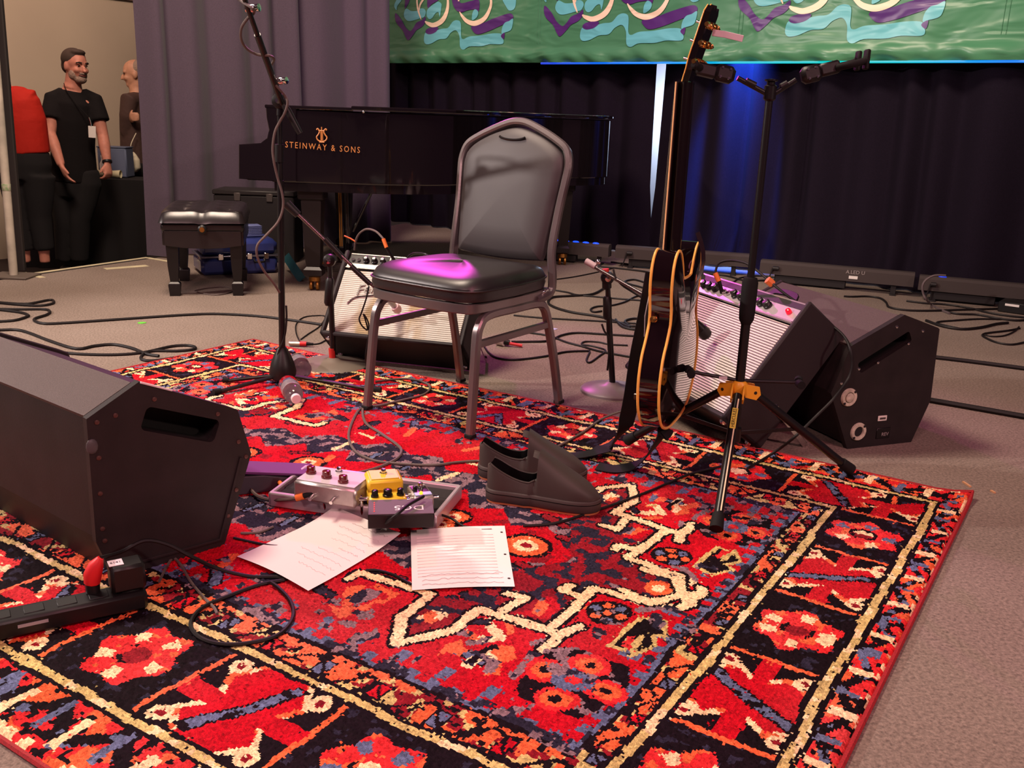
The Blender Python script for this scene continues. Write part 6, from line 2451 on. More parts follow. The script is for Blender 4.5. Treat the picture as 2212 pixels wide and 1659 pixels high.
# ================================================================ water bottles
def bottle(label, p, q):
    p, q = V(p), V(q)
    F = along(p, q)
    t = thing('water_bottle', label, 'bottle', F, 'clear water bottles by the microphone stand')
    r = 0.032
    L_ = 0.19
    glass = mk('bottle_plastic', (235, 232, 236), 0.06, trans=1.0, ior=1.25)
    prof = [(0.0, 0.004), (0.018, 0.0), (0.028, 0.004), (r, 0.012)]
    z = 0.012
    for k in range(7):
        z += 0.013
        prof += [(r - 0.0015, z - 0.0065), (r, z)]
    prof += [(r, 0.125), (0.029, 0.145), (0.022, 0.162), (0.0135, 0.172), (0.0135, 0.184), (0.012, 0.186)]
    body = MB().lathe(prof, 24).build('body', glass, t, smooth=60)
    MB().lathe([(0.0325, 0.060), (0.0328, 0.062), (0.0328, 0.108), (0.0325, 0.110)], 24).build('wrapper', mk('bottle_wrap', (206, 196, 206), 0.2, trans=0.6, var=(30, 0.25)), body)
    MB().lathe([(0.0155, 0.176), (0.0158, 0.178), (0.0158, 0.192), (0.014, 0.194), (0.0, 0.194)], 20).build('cap', mk('bottle_cap', (224, 206, 212), 0.4), t)
    return t


c0 = P(640, 862, RTHK + 0.034)
c1 = P(618, 822, RTHK + 0.034)
ax = (c0 - c1).normalized()
bottle('clear water bottle lying with its cap towards the camera by the stand foot', c0 - ax * 0.19, c0)
c0 = P(655, 800, RTHK + 0.034)
ax = V((-0.35, 0.94, 0)).normalized()
bottle('clear water bottle lying behind the black stand boot', c0, c0 + ax * 0.19)

# XLR plug on the carpet
p0, p1 = P(625, 742, 0.012), P(662, 743, 0.012)
t = thing('cable_connector', 'silver cable connector with a red ring on the carpet behind the rug', 'connector', Matrix.Translation(V((p0.x, p0.y, 0))))
MB().tube([p0, p0 + (p1 - p0) * 0.62], 0.0095, 14).build('shell', mk('xlr_silver', (206, 196, 180), 0.3, metal=0.9), t, world=True)
MB().tube([p0 + (p1 - p0) * 0.62, p1], 0.0098, 14).build('red_ring', red_m, t, world=True)
MB().tube([p1, p1 + (p1 - p0) * 0.4], [0.008, 0.005], 10).build('boot', rubber(), t, world=True)

# ================================================================ cables
CB, CG = cable_black(), cable_grey()
R1 = RTHK


def fc(label, px, r=0.0045, mat=None, h=0.0, cat='cable', group=None):
    return cable('floor_cable', label, on_floor(px, r, h), r, mat or CB, cat, group)


fc('dark cable looped on the carpet at the left edge, highest of three', [(-20, 650), (10, 654), (60, 656), (105, 648), (116, 650), (112, 656), (85, 660), (40, 658), (-20, 652)], 0.006)
fc('dark cable running along the carpet from the left edge past the tall microphone stand', [(-20, 667), (40, 668), (95, 668), (108, 673), (100, 680), (78, 687), (74, 692), (90, 698), (130, 698), (280, 688), (400, 680), (470, 678), (560, 683), (640, 693), (695, 701)], 0.006)
fc('short dark loop of cable lying under the longer left cables', [(-20, 695), (30, 692), (58, 684), (60, 680), (40, 674), (-20, 667)], 0.006)
fc('dark cable wandering behind the left floor monitor', [(-20, 714), (30, 712), (60, 718), (110, 737), (165, 753), (205, 747), (245, 744), (285, 752), (315, 764), (343, 769)], 0.006)
fc('dark cable with a flat loop at the left rug edge', [(130, 761), (180, 765), (250, 766), (310, 761), (370, 748), (405, 746), (422, 750), (415, 755), (380, 758), (330, 758), (308, 766), (306, 776), (330, 779), (375, 773)], 0.0055)
fc('thin cable curling from the silver connector to the stained amplifier', [(672, 744), (690, 742), (705, 735), (725, 733)], 0.003)
fc('thin brown cable loop on the carpet beside the short microphone stand', [(648, 738), (640, 720), (640, 700), (655, 686), (680, 682), (702, 684), (690, 705), (665, 722), (650, 733)], 0.003)
fc('small grey lead with orange ends under the piano bench', [(420, 628), (450, 622), (490, 620), (505, 628), (470, 637), (435, 633), (425, 630)], 0.0035, CG)
MB().tube(on_floor([(493, 637), (503, 637)], 0.007), 0.007, 10).build('tmp', orange) if False else None

# long braided guitar lead on the rug
lead = [(1388, 877), (1350, 886), (1300, 905), (1262, 932), (1219, 957), (1175, 978), (1110, 1000), (1060, 1000), (1029, 996), (986, 999), (928, 1005), (842, 1000), (799, 992), (766, 973), (753, 942), (763, 907), (781, 882), (819, 876), (862, 866), (913, 853), (929, 838), (918, 827), (877, 818), (811, 824)]
pts = [GF @ V((0.150, -0.030, 0.06))] + [P(x, y, RTHK + 0.004 + (0.05 if i < 2 else 0.0) * (2 - i) / 2) for i, (x, y) in enumerate(lead)]
cable('guitar_lead', 'long grey braided guitar lead looping over the rug from the guitar past the chair legs', pts, 0.0042, CG, 'cable')
l2 = [(797, 845), (784, 878), (789, 912), (821, 935), (857, 960), (867, 975), (852, 994), (801, 1015), (750, 1022), (690, 1012), (620, 1010), (565, 1018), (545, 1024)]
cable('guitar_lead', 'second grey braided lead running behind the silver pedal to the volume pedal', [P(x, y, RTHK + 0.004 + (0.02 if x < 640 else 0)) for x, y in l2], 0.0042, CG, 'cable')
l3 = [(542, 1030), (540, 1050), (552, 1068), (575, 1078), (610, 1080), (640, 1076), (660, 1068)]
cable('patch_lead', 'short grey patch lead with an orange plug at the left end of the pedalboard', [P(x, y, RTHK + 0.012 + 0.035 * max(0, (i - 3) / 3)) for i, (x, y) in enumerate(l3)], 0.0042, CG, 'cable')
q0, q1 = P(640, 1076, RTHK + 0.045), P(656, 1071, RTHK + 0.052)
MB().tube([q0, q1], 0.0085, 12).build('tmp2', orange) if False else None
oc = thing('orange_plug', 'orange-ringed black jack plug pushed into the silver pedal', 'plug', Matrix.Translation(q0))
MB().tube([q0, q1], 0.0085, 12).build('ring', orange, oc, world=True)
MB().tube([q1, q1 + (q1 - q0) * 1.6], 0.0065, 10).build('barrel', black_plastic(), oc, world=True)
fc('thin dark cable crossing the rug from the shoes to the guitar stand', [(1130, 1136), (1200, 1130), (1284, 1104), (1350, 1081), (1400, 1062), (1440, 1045), (1485, 1026), (1530, 1014), (1575, 1004)], 0.0035, h=R1)
rc = [rp + V((0.018, 0.004, 0.070)), P(262, 1192, 0.10), P(312, 1168, 0.11), P(362, 1176, 0.10), P(415, 1203, 0.07), P(470, 1228, 0.03), P(540, 1245, RTHK + 0.004), P(596, 1246, RTHK + 0.004), P(616, 1252, RTHK + 0.004), P(565, 1262, RTHK + 0.004), P(500, 1285, RTHK + 0.004),
      P(438, 1312, RTHK + 0.004), P(412, 1345, RTHK + 0.004), P(428, 1374, RTHK + 0.004), P(470, 1390, RTHK + 0.004), P(530, 1390, RTHK + 0.004), P(600, 1372, RTHK + 0.004), P(632, 1335, RTHK + 0.004), P(628, 1300, RTHK + 0.004), P(604, 1272, RTHK + 0.004), P(585, 1258, RTHK + 0.009)]
cable('power_lead', 'black mains lead arching from the red plug and coiling once on the rug', rc, 0.004, CB)
fc('thin grey lead looping up from the mains adapter', [(344, 1256), (358, 1228), (374, 1206), (392, 1222), (412, 1256), (440, 1290), (462, 1312), (469, 1326)], 0.003, CG, h=R1)
fc('dark lead bridging the two paper sheets', [(790, 1232), (815, 1232), (850, 1242), (888, 1262)], 0.003, h=R1)
fc('dark lead curving behind the set-list sheet', [(505, 1162), (540, 1170), (580, 1178), (600, 1180)], 0.003, h=R1)
fc('pale lead end on the rug left of the pedalboard', [(520, 1152), (560, 1150), (590, 1138)], 0.003, CG, h=R1)
pq = [P(818, 1142, RTHK + 0.02), P(850, 1118, RTHK + 0.075), P(880, 1092, RTHK + 0.085), P(915, 1072, RTHK + 0.085)]
cable('patch_lead', 'black flat lead crossing over the power supply lettering', pq, 0.004, CB)
pq = [P(915, 1100, RTHK + 0.05), P(940, 1108, RTHK + 0.03), P(975, 1120, RTHK + 0.01), P(1000, 1136, RTHK + 0.005), P(1030, 1140, RTHK + 0.004)]
cable('patch_lead', 'dark lead leaving the right end of the power supply', pq, 0.0032, CB)

# amplifier cables
A = A1F
pj = A @ V((0.21, -0.175, 0.352))
t = thing('amplifier_lead', 'grey lead with orange ends arching over the top of the stained amplifier', 'cable', Matrix.Translation(pj))
d1 = [pj, PY(835, 535, pj.y - 0.01), PY(828, 516, pj.y), PY(812, 500, pj.y + 0.03), PY(792, 495, pj.y + 0.06), PY(776, 505, pj.y + 0.09), PY(768, 522, pj.y + 0.11), PY(766, 540, pj.y + 0.13)]
MB().tube(smooth_path(d1[2:], 5), 0.0042, 8).build('lead', cable_grey(), t, world=True)
MB().tube([d1[0], d1[1]], 0.0062, 10).build('plug', black_plastic(), t, world=True)
MB().tube([d1[1], d1[2]], 0.0075, 10).build('orange_ring', orange, t, world=True)
MB().tube([d1[6] + V((0.0, 0, 0)), d1[6] + V((-0.02, 0, 0.012)), d1[6] + V((-0.045, 0, 0.022))], 0.006, sq=(0.010, 0.004)).build('orange_tag', orange, t, world=True)
A = A2F
pj = A @ V((0.21, -0.165, 0.405))
t = thing('amplifier_lead', 'dark lead with orange ends rising from the ribbed amplifier and over the right monitor', 'cable', Matrix.Translation(pj))
d2 = [PY(1562, 640, pj.y), PY(1553, 608, pj.y), PY(1545, 590, pj.y + 0.01), PY(1552, 570, pj.y + 0.02), PY(1575, 563, pj.y), PY(1610, 568, pj.y - 0.06), PY(1640, 588, pj.y - 0.12), PY(1665, 610, pj.y - 0.18)]
d3 = [(1700, 638), (1750, 672), (1795, 702), (1822, 725)]
d2 += [PY(x, y, 2.90 - 0.05 * i) for i, (x, y) in enumerate(d3)]
d2 += [PY(1836, 752, 2.70), PY(1841, 790, 2.69), PY(1830, 822, 2.68), PY(1800, 862, 2.62), PY(1762, 900, 2.60), PY(1712, 948, 2.56), P(1665, 982, 0.02), P(1615, 1012, RTHK + 0.005)]
MB().tube(smooth_path(d2[2:], 5), 0.0042, 8).build('lead', cable_black(), t, world=True)
MB().tube([d2[0], d2[1]], 0.007, 10).build('plug', black_plastic(), t, world=True)
MB().tube([d2[1], d2[2]], 0.0085, 10).build('orange_ring', orange, t, world=True)
MB().tube([d2[7] - V((0.012, 0, -0.008)), d2[7] + V((0.006, 0, -0.006))], 0.012, 8).build('orange_tag', orange, t, world=True)

# tangle on the carpet between chair and guitar
mid = [
    ('cable forming the widest open loop on the carpet right of the chair', [(1361, 707), (1305, 686), (1233, 674), (1194, 662), (1184, 652), (1194, 642), (1233, 639), (1281, 635), (1308, 620)], 0.0065),
    ('cable running flat towards the short stand above the wide loop', [(1180, 624), (1223, 631), (1247, 637), (1300, 642), (1345, 646), (1400, 650)], 0.005),
    ('thin straight cable crossing the carpet below the wide loop', [(1110, 681), (1175, 687), (1300, 694), (1390, 700)], 0.0045),
    ('cable slanting from the amplifier side to the guitar', [(1110, 715), (1180, 724), (1223, 739), (1257, 748), (1296, 759), (1361, 771)], 0.0045),
    ('cable with a pink sleeve rising in an arc right of the chair leg', [(1105, 738), (1141, 738), (1185, 736), (1214, 724), (1247, 719), (1305, 722), (1390, 727)], 0.005),
    ('cable sagging in a low curve under the chair leg', [(1046, 748), (1056, 762), (1074, 773), (1112, 777), (1175, 770), (1223, 760), (1275, 758)], 0.0045),
    ('small knot of cable left of the short round-base stand', [(1274, 760), (1267, 777), (1274, 783), (1293, 770), (1308, 757), (1281, 748), (1257, 744), (1264, 738), (1293, 739), (1317, 744), (1356, 746)], 0.004),
    ('tight cable coil behind the short round-base stand', [(1300, 672), (1282, 674), (1276, 668), (1290, 662), (1320, 660), (1350, 652), (1375, 640), (1400, 640)], 0.005),
    ('dark coil of cable nearest the guitar neck side', [(1330, 690), (1345, 706), (1380, 712), (1402, 705), (1400, 692), (1370, 688), (1350, 694), (1362, 704), (1395, 704)], 0.006),
    ('cable snaking from the curtain to the coil behind the stand', [(1190, 605), (1240, 598), (1290, 588), (1330, 578)], 0.004),
    ('cable bundle strand lying along the battens, leftmost', [(1290, 575), (1340, 580), (1400, 588), (1430, 600), (1405, 612), (1370, 604), (1350, 610), (1390, 622), (1405, 632)], 0.006),
    ('second cable strand lying along the battens behind the guitar', [(1320, 566), (1370, 572), (1420, 575), (1480, 590), (1540, 598)], 0.006),
    ('cable strand lying behind the ribbed amplifier top', [(1520, 590), (1570, 596), (1610, 606), (1660, 606), (1700, 612)], 0.006),
    ('loose cable behind the ribbed amplifier near the guitar pole', [(1540, 606), (1580, 610), (1600, 600), (1640, 596), (1680, 600)], 0.005)]
for lb, px, r in mid:
    fc(lb, px, r)
z4 = lambda *p: [(1840 + .1688 * x, 520 + .1688 * y) for x, y in p]
right = [
    ('cable curving behind the right monitor towards the right edge', z4((-100, 710), (0, 715), (200, 712), (360, 735), (440, 790), (480, 850), (700, 888), (1000, 895), (1500, 880), (2250, 860)), 0.006),
    ('thick cable leaving the right monitor corner', z4((950, 1020), (1150, 1090), (1400, 1130), (1650, 1110), (1850, 1065), (2000, 1050)), 0.007),
    ('cable of the flat middle loop right of the monitor', z4((1400, 1128), (1200, 1085), (1090, 1055), (1130, 1035), (1300, 1022), (1600, 1002), (1900, 1005)), 0.005),
    ('cable of the lowest loop at the right frame edge', z4((2250, 1290), (2050, 1328), (1850, 1300), (1700, 1235), (1675, 1200), (1760, 1178), (2000, 1150), (2150, 1120)), 0.005),
    ('grey cable of the inner right loop', z4((1700, 1205), (1800, 1225), (1950, 1215), (2080, 1160), (2140, 1100)), 0.004),
    ('cable strands crossing by the right battens', z4((700, 770), (950, 800), (1200, 815), (1500, 860), (1750, 920), (2000, 960), (2250, 985)), 0.006),
    ('cable bending under the rightmost batten', z4((1150, 890), (1350, 935), (1600, 945), (1850, 990), (2100, 1020), (2250, 1010)), 0.006),
    ('long cable lying straight across the right carpet, nearer the curtain', [(2015, 771), (2100, 781), (2260, 802)], 0.009),
    ('broad flat cable strip across the right carpet, nearer the rug', [(2008, 864), (2100, 880), (2260, 908)], 0.010)]
for lb, px, r in right:
    fc(lb, px, r)
g5 = [PY(*p, 5.15) for p in z4((1200, 445), (1060, 445), (950, 500), (905, 580), (915, 680), (960, 760))] + on_floor(z4((1020, 815), (1110, 870), (1250, 930)), 0.006)
cable('grey_loop_cable', 'pale grey cable standing in a loop before the right battens', g5, 0.006, mk('cable_pale', (92, 80, 82), 0.6))
q = P(2185, 676)
t = thing('junction_box', 'low black junction box by the right frame edge', 'box', frame(q, b_dir, z=(0, 0, 1)))
MB().box((0.05, 0.05, 0.03), (0.24, 0.14, 0.06), bev=0.006).build('case', black_plastic(), t)
MB().box((0.0, -0.021, 0.045), (0.07, 0.002, 0.012)).build('label', mk('label_white', (220, 214, 210), 0.6), t)

# ================================================================ grand piano
def build_piano():
    D0 = 4.93
    ox = PY(690, 400, D0).x
    t = thing('grand_piano', 'black grand piano with gold lettering on its side, standing before the grey drape', 'piano', Matrix.Translation(V((ox, 5.6, 0))))
    lac = mk('piano_lacquer', (18, 13, 15), 0.08, spec=0.6, coat=0.8)
    X = lambda px, y=300: PY(px, y, D0).x
    z0, z1 = 0.575, 0.935
    xa, xb = X(582, 260), X(826, 330)
    near = [(xa, D0), (xb, D0 + 0.02)]
    bent = smooth_path([(xb, D0 + 0.02, 0), (-0.42, 5.06, 0), (-0.20, 5.32, 0), (-0.02, 5.68, 0), (0.18, 5.98, 0), (0.42, 6.14, 0), (0.56, 6.32, 0), (0.58, 6.48, 0), (0.50, 6.60, 0), (0.30, 6.66, 0)], 5)
    ol = near[:1] + [(p.x, p.y) for p in bent] + [(-1.30, 6.46)]
    MB().prism(ol, z0, z1, bev=0.006).build('case', lac, t, world=True, smooth=30)
    low_ = inset(ol, 0.012)
    MB().prism(low_, z0 - 0.045, z0, ).build('under_frame', lac, t, world=True, smooth=30)
    # lid and folded front flap
    xl = X(768, 228)
    lo = [(xl, D0 - 0.015)] + [(p.x, p.y) for p in bent if p.x > xl + 0.02] + [(xl - 0.25, 6.50)]
    lo = inset(lo, -0.018)
    MB().prism(lo, z1 + 0.006, z1 + 0.026, bev=0.004).build('lid', lac, t, world=True, smooth=30)
    fp = [(xa - 0.02, D0 - 0.004), (xl - 0.012, D0 - 0.004), (xl - 0.262, 6.44), (-1.30, 6.44)]
    MB().prism(fp, z1 + 0.002, z1 + 0.018, bev=0.003).build('lid_flap', lac, t, world=True, smooth=30)
    MB().ball((xl + 0.045, D0 - 0.036, z1 + 0.0), 0.008, 10, 7).build('lid_button', chrome(), t, world=True)
    # keyboard end: curved arm, key block and key slip
    arm = [(574, 229), (576, 255), (581, 280), (577, 298), (563, 309), (516, 312), (516, 386), (600, 392), (640, 392), (640, 229)]
    ap = [PY(x, y, D0) for x, y in arm]
    for nm, ya in (('arm', D0 - 0.002), ('arm', 6.40)):
        MB().prism([(p.x, p.z) for p in ap], 0, 0.07, M=Matrix(((1, 0, 0, 0), (0, 0, 1, ya), (0, 1, 0, 0), (0, 0, 0, 1))), bev=0.003).build(nm, lac, t, world=True, smooth=30)
    xk = X(520, 350)
    MB().box(((xk + xa) / 2 + 0.03, 5.70, 0.60), (xa - xk + 0.04, 1.42, 0.05), bev=0.004).build('keybed', lac, t, world=True)
    MB().box((xk + 0.012, 5.70, 0.655), (0.022, 1.40, 0.07), bev=0.003).build('key_slip', lac, t, world=True)
    MB().box((xk + 0.10, 5.70, 0.668), (0.15, 1.22, 0.02), bev=0.002).build('white_keys', mk('ivory', (232, 224, 206), 0.3), t, world=True)
    MB().box((xa - 0.005, 5.70, 0.75), (0.02, 1.36, 0.16), bev=0.003).build('fallboard', lac, t, world=True)

    # legs with brass casters
    def leg(c, w=0.105):
        lg = MB()
        Ml = Matrix.Translation(c)
        lg.box((0, 0, 0.515), (w + 0.03, w + 0.03, 0.06), M=Ml, bev=0.006)
        lg.box((0, 0, 0.48), (w, w, 0.02), M=Ml, bev=0.004)
        r_ = []
        for (k, zz) in ((1.0, 0.475), (0.86, 0.30), (0.74, 0.16), (0.66, 0.13), (0.92, 0.115), (0.92, 0.085), (0.62, 0.075)):
            r_.append([(c.x + sx * w / 2 * k, c.y + sy * w / 2 * k, zz) for sx, sy in ((-1, -1), (1, -1), (1, 1), (-1, 1))])
        vs_ = [p for q in r_ for p in q]
        fs_ = [(i * 4 + j, i * 4 + (j + 1) % 4, (i + 1) * 4 + (j + 1) % 4, (i + 1) * 4 + j) for i in range(len(r_) - 1) for j in range(4)] + [(0, 1, 2, 3), tuple(len(vs_) - 4 + j for j in range(4))]
        lg.add(vs_, fs_)
        o = lg.build('leg', mk('piano_leg', (22, 15, 16), 0.4, spec=0.4), t, world=True, smooth=20)
        MB().lathe([(0.032, 0.052), (0.030, 0.078), (0, 0.078)], 14, M=Ml).build('caster_cup', brass(), o, world=True)
        for s in (-1, 1):
            MB().lathe([(0.026, -0.008), (0.029, -0.004), (0.029, 0.004), (0.026, 0.008)], 18, M=Matrix.Translation(c + V((s * 0.017, 0, 0.029))) @ Ry(90)).build('caster_wheel', brass(), o, world=True)
    p = P(676, 630)
    leg(V((p.x, p.y + 0.05, 0)))
    leg(V((-1.14, 6.28, 0)))
    p = P(1214, 572)
    leg(V((p.x, p.y, 0)), 0.09)
    # pedal lyre with brass rods
    lx = -1.02
    ly = 5.62
    for s in (-0.10, 0.10):
        MB().tube([V((lx, ly + s, 0.54)), V((lx, ly + s, 0.16))], 0.014, 10).build('lyre_post', lac, t, world=True)
    MB().box((lx, ly, 0.125), (0.10, 0.32, 0.075), bev=0.008).build('pedal_box', lac, t, world=True)
    for s in (-0.08, 0, 0.08):
        MB().tube(smooth_path([(lx - 0.05, ly + s, 0.085), (lx - 0.10, ly + s, 0.075), (lx - 0.16, ly + s, 0.060), (lx - 0.19, ly + s, 0.064)], 4), 0.01, sq=(0.022, 0.010)).build('pedal', brass(), t, world=True)
    for px in (733, 737):
        a, b_ = PY(px - 2, 392, 5.30), PY(px + 2, 532, 5.30)
        MB().tube([a, b_], 0.0042, 8).build('lyre_rod', brass(), t, world=True)
    a, b_ = PY(812, 395, 5.5), PY(762, 500, 5.5)
    MB().tube([a, b_], 0.009, 8).build('lyre_brace', lac, t, world=True)
    # gold lettering and lyre emblem on the camera side
    gold = mk('piano_gold', (186, 118, 62), 0.45, metal=0.0, emit=None)
    Mt = frame(PY(697, 318, D0 - 0.0015), (1, 0, 0), z=(0, -1, 0))
    o = lettering('gold_lettering', 'STEINWAY & SONS', 0.044, gold, t, Matrix.Identity(4), depth=0.0006, spacing=1.35)
    o['kind'] = 'stuff'
    me = o.data
    xs = [v.co.x for v in me.vertices]
    ys = [v.co.y for v in me.vertices]
    wl = PY(777, 318, D0).x - PY(616, 318, D0).x
    me.transform(Matrix.Translation((-(max(xs) + min(xs)) / 2, -(max(ys) + min(ys)) / 2, 0)))
    me.transform(Matrix.Diagonal((wl / (max(xs) - min(xs)), 0.030 / (max(ys) - min(ys)), 1, 1)))
    me.transform(FR[t].inverted() @ Mt @ Rz(-2.2))
    E_ = frame(PY(695, 291, D0 - 0.002), (1, 0, 0), z=(0, -1, 0))
    s_ = 0.036
    em = MB()
    for sg in (-1, 1):
        pth = smooth_path([(sg * 0.10, -0.95, 0), (sg * 0.55, -0.75, 0), (sg * 0.72, -0.35, 0), (sg * 0.45, 0.05, 0), (sg * 0.30, 0.45, 0), (sg * 0.55, 0.80, 0), (sg * 0.70, 0.62, 0)], 5)
        em.tube([E_ @ (q * s_) for q in pth], 0.0036, 6)
    em.tube([E_ @ V((-0.45 * s_, 0.55 * s_, 0)), E_ @ V((0.45 * s_, 0.55 * s_, 0))], 0.003, 6)
    em.tube([E_ @ V((-0.35 * s_, -1.0 * s_, 0)), E_ @ V((0.35 * s_, -1.0 * s_, 0))], 0.004, 6)
    for q in (-0.14, 0.0, 0.14):
        em.tube([E_ @ V((q * s_, -0.85 * s_, 0)), E_ @ V((q * s_, (1.05 if q == 0 else 0.55) * s_, 0))], 0.0016 if q else 0.003, 5)
    o = em.build('lyre_emblem', gold, t, world=True)
    o['kind'] = 'stuff'
    return t


build_piano()


# ================================================================ piano bench
def build_bench():
    a, b_, c = P(383, 635), P(512, 640), P(402, 604)
    ly_ = (c - a).normalized()
    F = frame(V(((a.x + b_.x) / 2 + 0.0, (a.y + b_.y) / 2, 0)), V((ly_.y, -ly_.x, 0)), z=(0, 0, 1))
    t = thing('piano_bench', 'black tufted leather piano bench with block feet', 'bench', F)
    lea = mk('bench_leather', (32, 27, 28), 0.28, spec=0.55)
    wood = mk('bench_wood', (24, 19, 20), 0.35)
    hw = (b_ - a).length / 2
    dp = 0.44
    for x in (-hw, hw):
        for y in (0.0, dp):
            lg = MB()
            r_ = []
            for (k, zz) in ((0.030, 0.27), (0.026, 0.15), (0.019, 0.072), (0.027, 0.064), (0.029, 0.056), (0.024, 0.0)):
                r_.append([(x + sx * k, y + sy * k, zz) for sx, sy in ((-1, -1), (1, -1), (1, 1), (-1, 1))])
            vs_ = [p for q in r_ for p in q]
            lg.add(vs_, [(i * 4 + j, i * 4 + (j + 1) % 4, (i + 1) * 4 + (j + 1) % 4, (i + 1) * 4 + j) for i in range(5) for j in range(4)] + [(0, 1, 2, 3), (20, 21, 22, 23)])
            lg.build('leg', wood, t, smooth=20)
    cy_ = dp / 2
    W_, L_ = hw * 2 + 0.10, dp + 0.14
    # apron with a bowed lower edge
    for yy in (cy_ - L_ / 2 + 0.02, cy_ + L_ / 2 - 0.02):
        pl = [(-W_ / 2 + 0.02, 0.335), (W_ / 2 - 0.02, 0.335), (W_ / 2 - 0.02, 0.262), (W_ / 4, 0.250), (0, 0.246), (-W_ / 4, 0.250), (-W_ / 2 + 0.02, 0.262)]
        MB().prism(pl, -0.012, 0.012, M=T(0, yy, 0) @ Rx(90), bev=0.002).build('apron', lea, t, smooth=30)
    for s in (-1, 1):
        MB().box((s * (W_ / 2 - 0.02), cy_, 0.298), (0.024, L_ - 0.05, 0.074), bev=0.003).build('side_apron', lea, t)
    MB().box((0, cy_, 0.352), (W_ - 0.01, L_ - 0.01, 0.045), bev=0.012).build('seat_box', lea, t)
    # tufted cushion: grid with dimples
    n, m = 26, 34
    rows = []
    for j in range(m + 1):
        v = j / m
        row = []
        for i in range(n + 1):
            u = i / n
            ex = 1 - abs(2 * u - 1) ** 6
            ey = 1 - abs(2 * v - 1) ** 8
            h = 0.072 * (max(0, ex * ey)) ** 0.28
            for ku in (0.25, 0.75):
                for kv in (0.15, 0.38, 0.62, 0.85):
                    d2 = ((u - ku) * W_) ** 2 + ((v - kv) * L_) ** 2
                    h -= 0.030 * math.exp(-d2 / 0.0011)
            h -= 0.010 * math.exp(-((u - 0.5) * W_ / 0.02) ** 2) * ex
            row.append(((u - 0.5) * W_ * 1.02, cy_ + (v - 0.5) * L_ * 1.02, 0.374 + max(-0.004, h)))
        rows.append(row)
    cu = MB().sheet(rows).build('tufted_seat', lea, t, smooth=180)
    for ku in (0.25, 0.75):
        for kv in (0.15, 0.38, 0.62, 0.85):
            MB().ball(((ku - 0.5) * W_, cy_ + (kv - 0.5) * L_, 0.418), (0.008, 0.008, 0.004), 8, 6).build('button', lea, cu)
    # side knob on the end that faces the camera
    kb = MB().lathe([(0.020, 0.0), (0.022, 0.006), (0.022, 0.020), (0.014, 0.028), (0, 0.03)], 20, M=T(0.0, cy_ - L_ / 2 + 0.006, 0.345) @ Rx(90)).build('height_knob', black_plastic(), t)
    MB().lathe([(0.013, 0.0285), (0.012, 0.031), (0, 0.032)], 16, M=T(0.0, cy_ - L_ / 2 + 0.006, 0.345) @ Rx(90)).build('knob_disc', brass(), kb)
    return t


build_bench()

# ================================================================ cases by the piano
q = P(436, 597)
q2 = P(602, 590)
F = frame(q, q2 - q, z=(0, 0, 1))
L_ = (q2 - q).length
t = thing('blue_case', 'glossy blue moulded instrument case with latches beside the piano bench', 'case', F)
bl_ = mk('case_blue', (52, 62, 128), 0.25, spec=0.6, coat=0.4)
MB().box((L_ / 2, 0.14, 0.052), (L_, 0.28, 0.10), bev=0.02).build('lower_shell', bl_, t)
MB().box((L_ / 2, 0.14, 0.156), (L_, 0.28, 0.09), bev=0.025).build('upper_shell', bl_, t)
MB().box((L_ / 2, 0.14, 0.106), (L_ + 0.008, 0.288, 0.012), bev=0.003).build('metal_band', mk('case_band', (136, 134, 150), 0.3, metal=0.8), t)
for x in (0.25, 0.62, 0.84):
    MB().box((L_ * x, -0.006, 0.106), (0.03, 0.010, 0.036), bev=0.003).build('latch', chrome(), t)
MB().tube(smooth_path([(L_ * 0.68, -0.004, 0.09), (L_ * 0.69, -0.02, 0.075), (L_ * 0.80, -0.02, 0.075), (L_ * 0.81, -0.004, 0.09)], 4), 0.006, 8).build('carry_handle', black_plastic(), t)
t = thing('ribbed_box', 'small ribbed pale blue box standing on the blue case', 'box', F @ T(L_ * 0.70, 0.14, 0.203))
rb = mk('rib_blue', (104, 112, 160), 0.5)
MB().box((0, 0, 0.034), (0.125, 0.09, 0.066), bev=0.004).build('body', rb, t)
for k in range(7):
    MB().box((0, 0, 0.008 + 0.009 * k), (0.130, 0.095, 0.004), bev=0.001).build('rib', rb, t)
q = PY(470, 595, 5.95)
q2 = PY(640, 595, 5.95)
t = thing('road_case', 'plain black road case standing behind the blue case', 'case', Matrix.Translation(V((q.x, 5.93, 0))))
w = q2.x - q.x
MB().box((w / 2, 0.13, 0.205), (w, 0.24, 0.41), bev=0.008).build('box', mk('trunk_black', (26, 22, 22), 0.6), t)
MB().box((w / 2, 0.13, 0.425), (w + 0.01, 0.25, 0.03), bev=0.006).build('lid', mk('trunk_lid', (34, 30, 29), 0.5), t)
for x in (0.3, 0.7):
    MB().box((w * x, 0.006, 0.40), (0.04, 0.008, 0.05), bev=0.003).build('latch', mk('latch_dull', (90, 84, 80), 0.5, metal=0.6), t)
q0, q1 = PY(618, 560, 5.6), PY(655, 608, 5.3)
ribbon('teal_strap', 'teal flat strap slanting to the floor beside the piano leg', [PY(617, 552, 5.62), PY(632, 575, 5.5), P(652, 604, 0.012)], 0.05, mk('teal_web', (30, 84, 92), 0.7), 'strap', side=lambda u: V((0.8, 0, 0.6)))

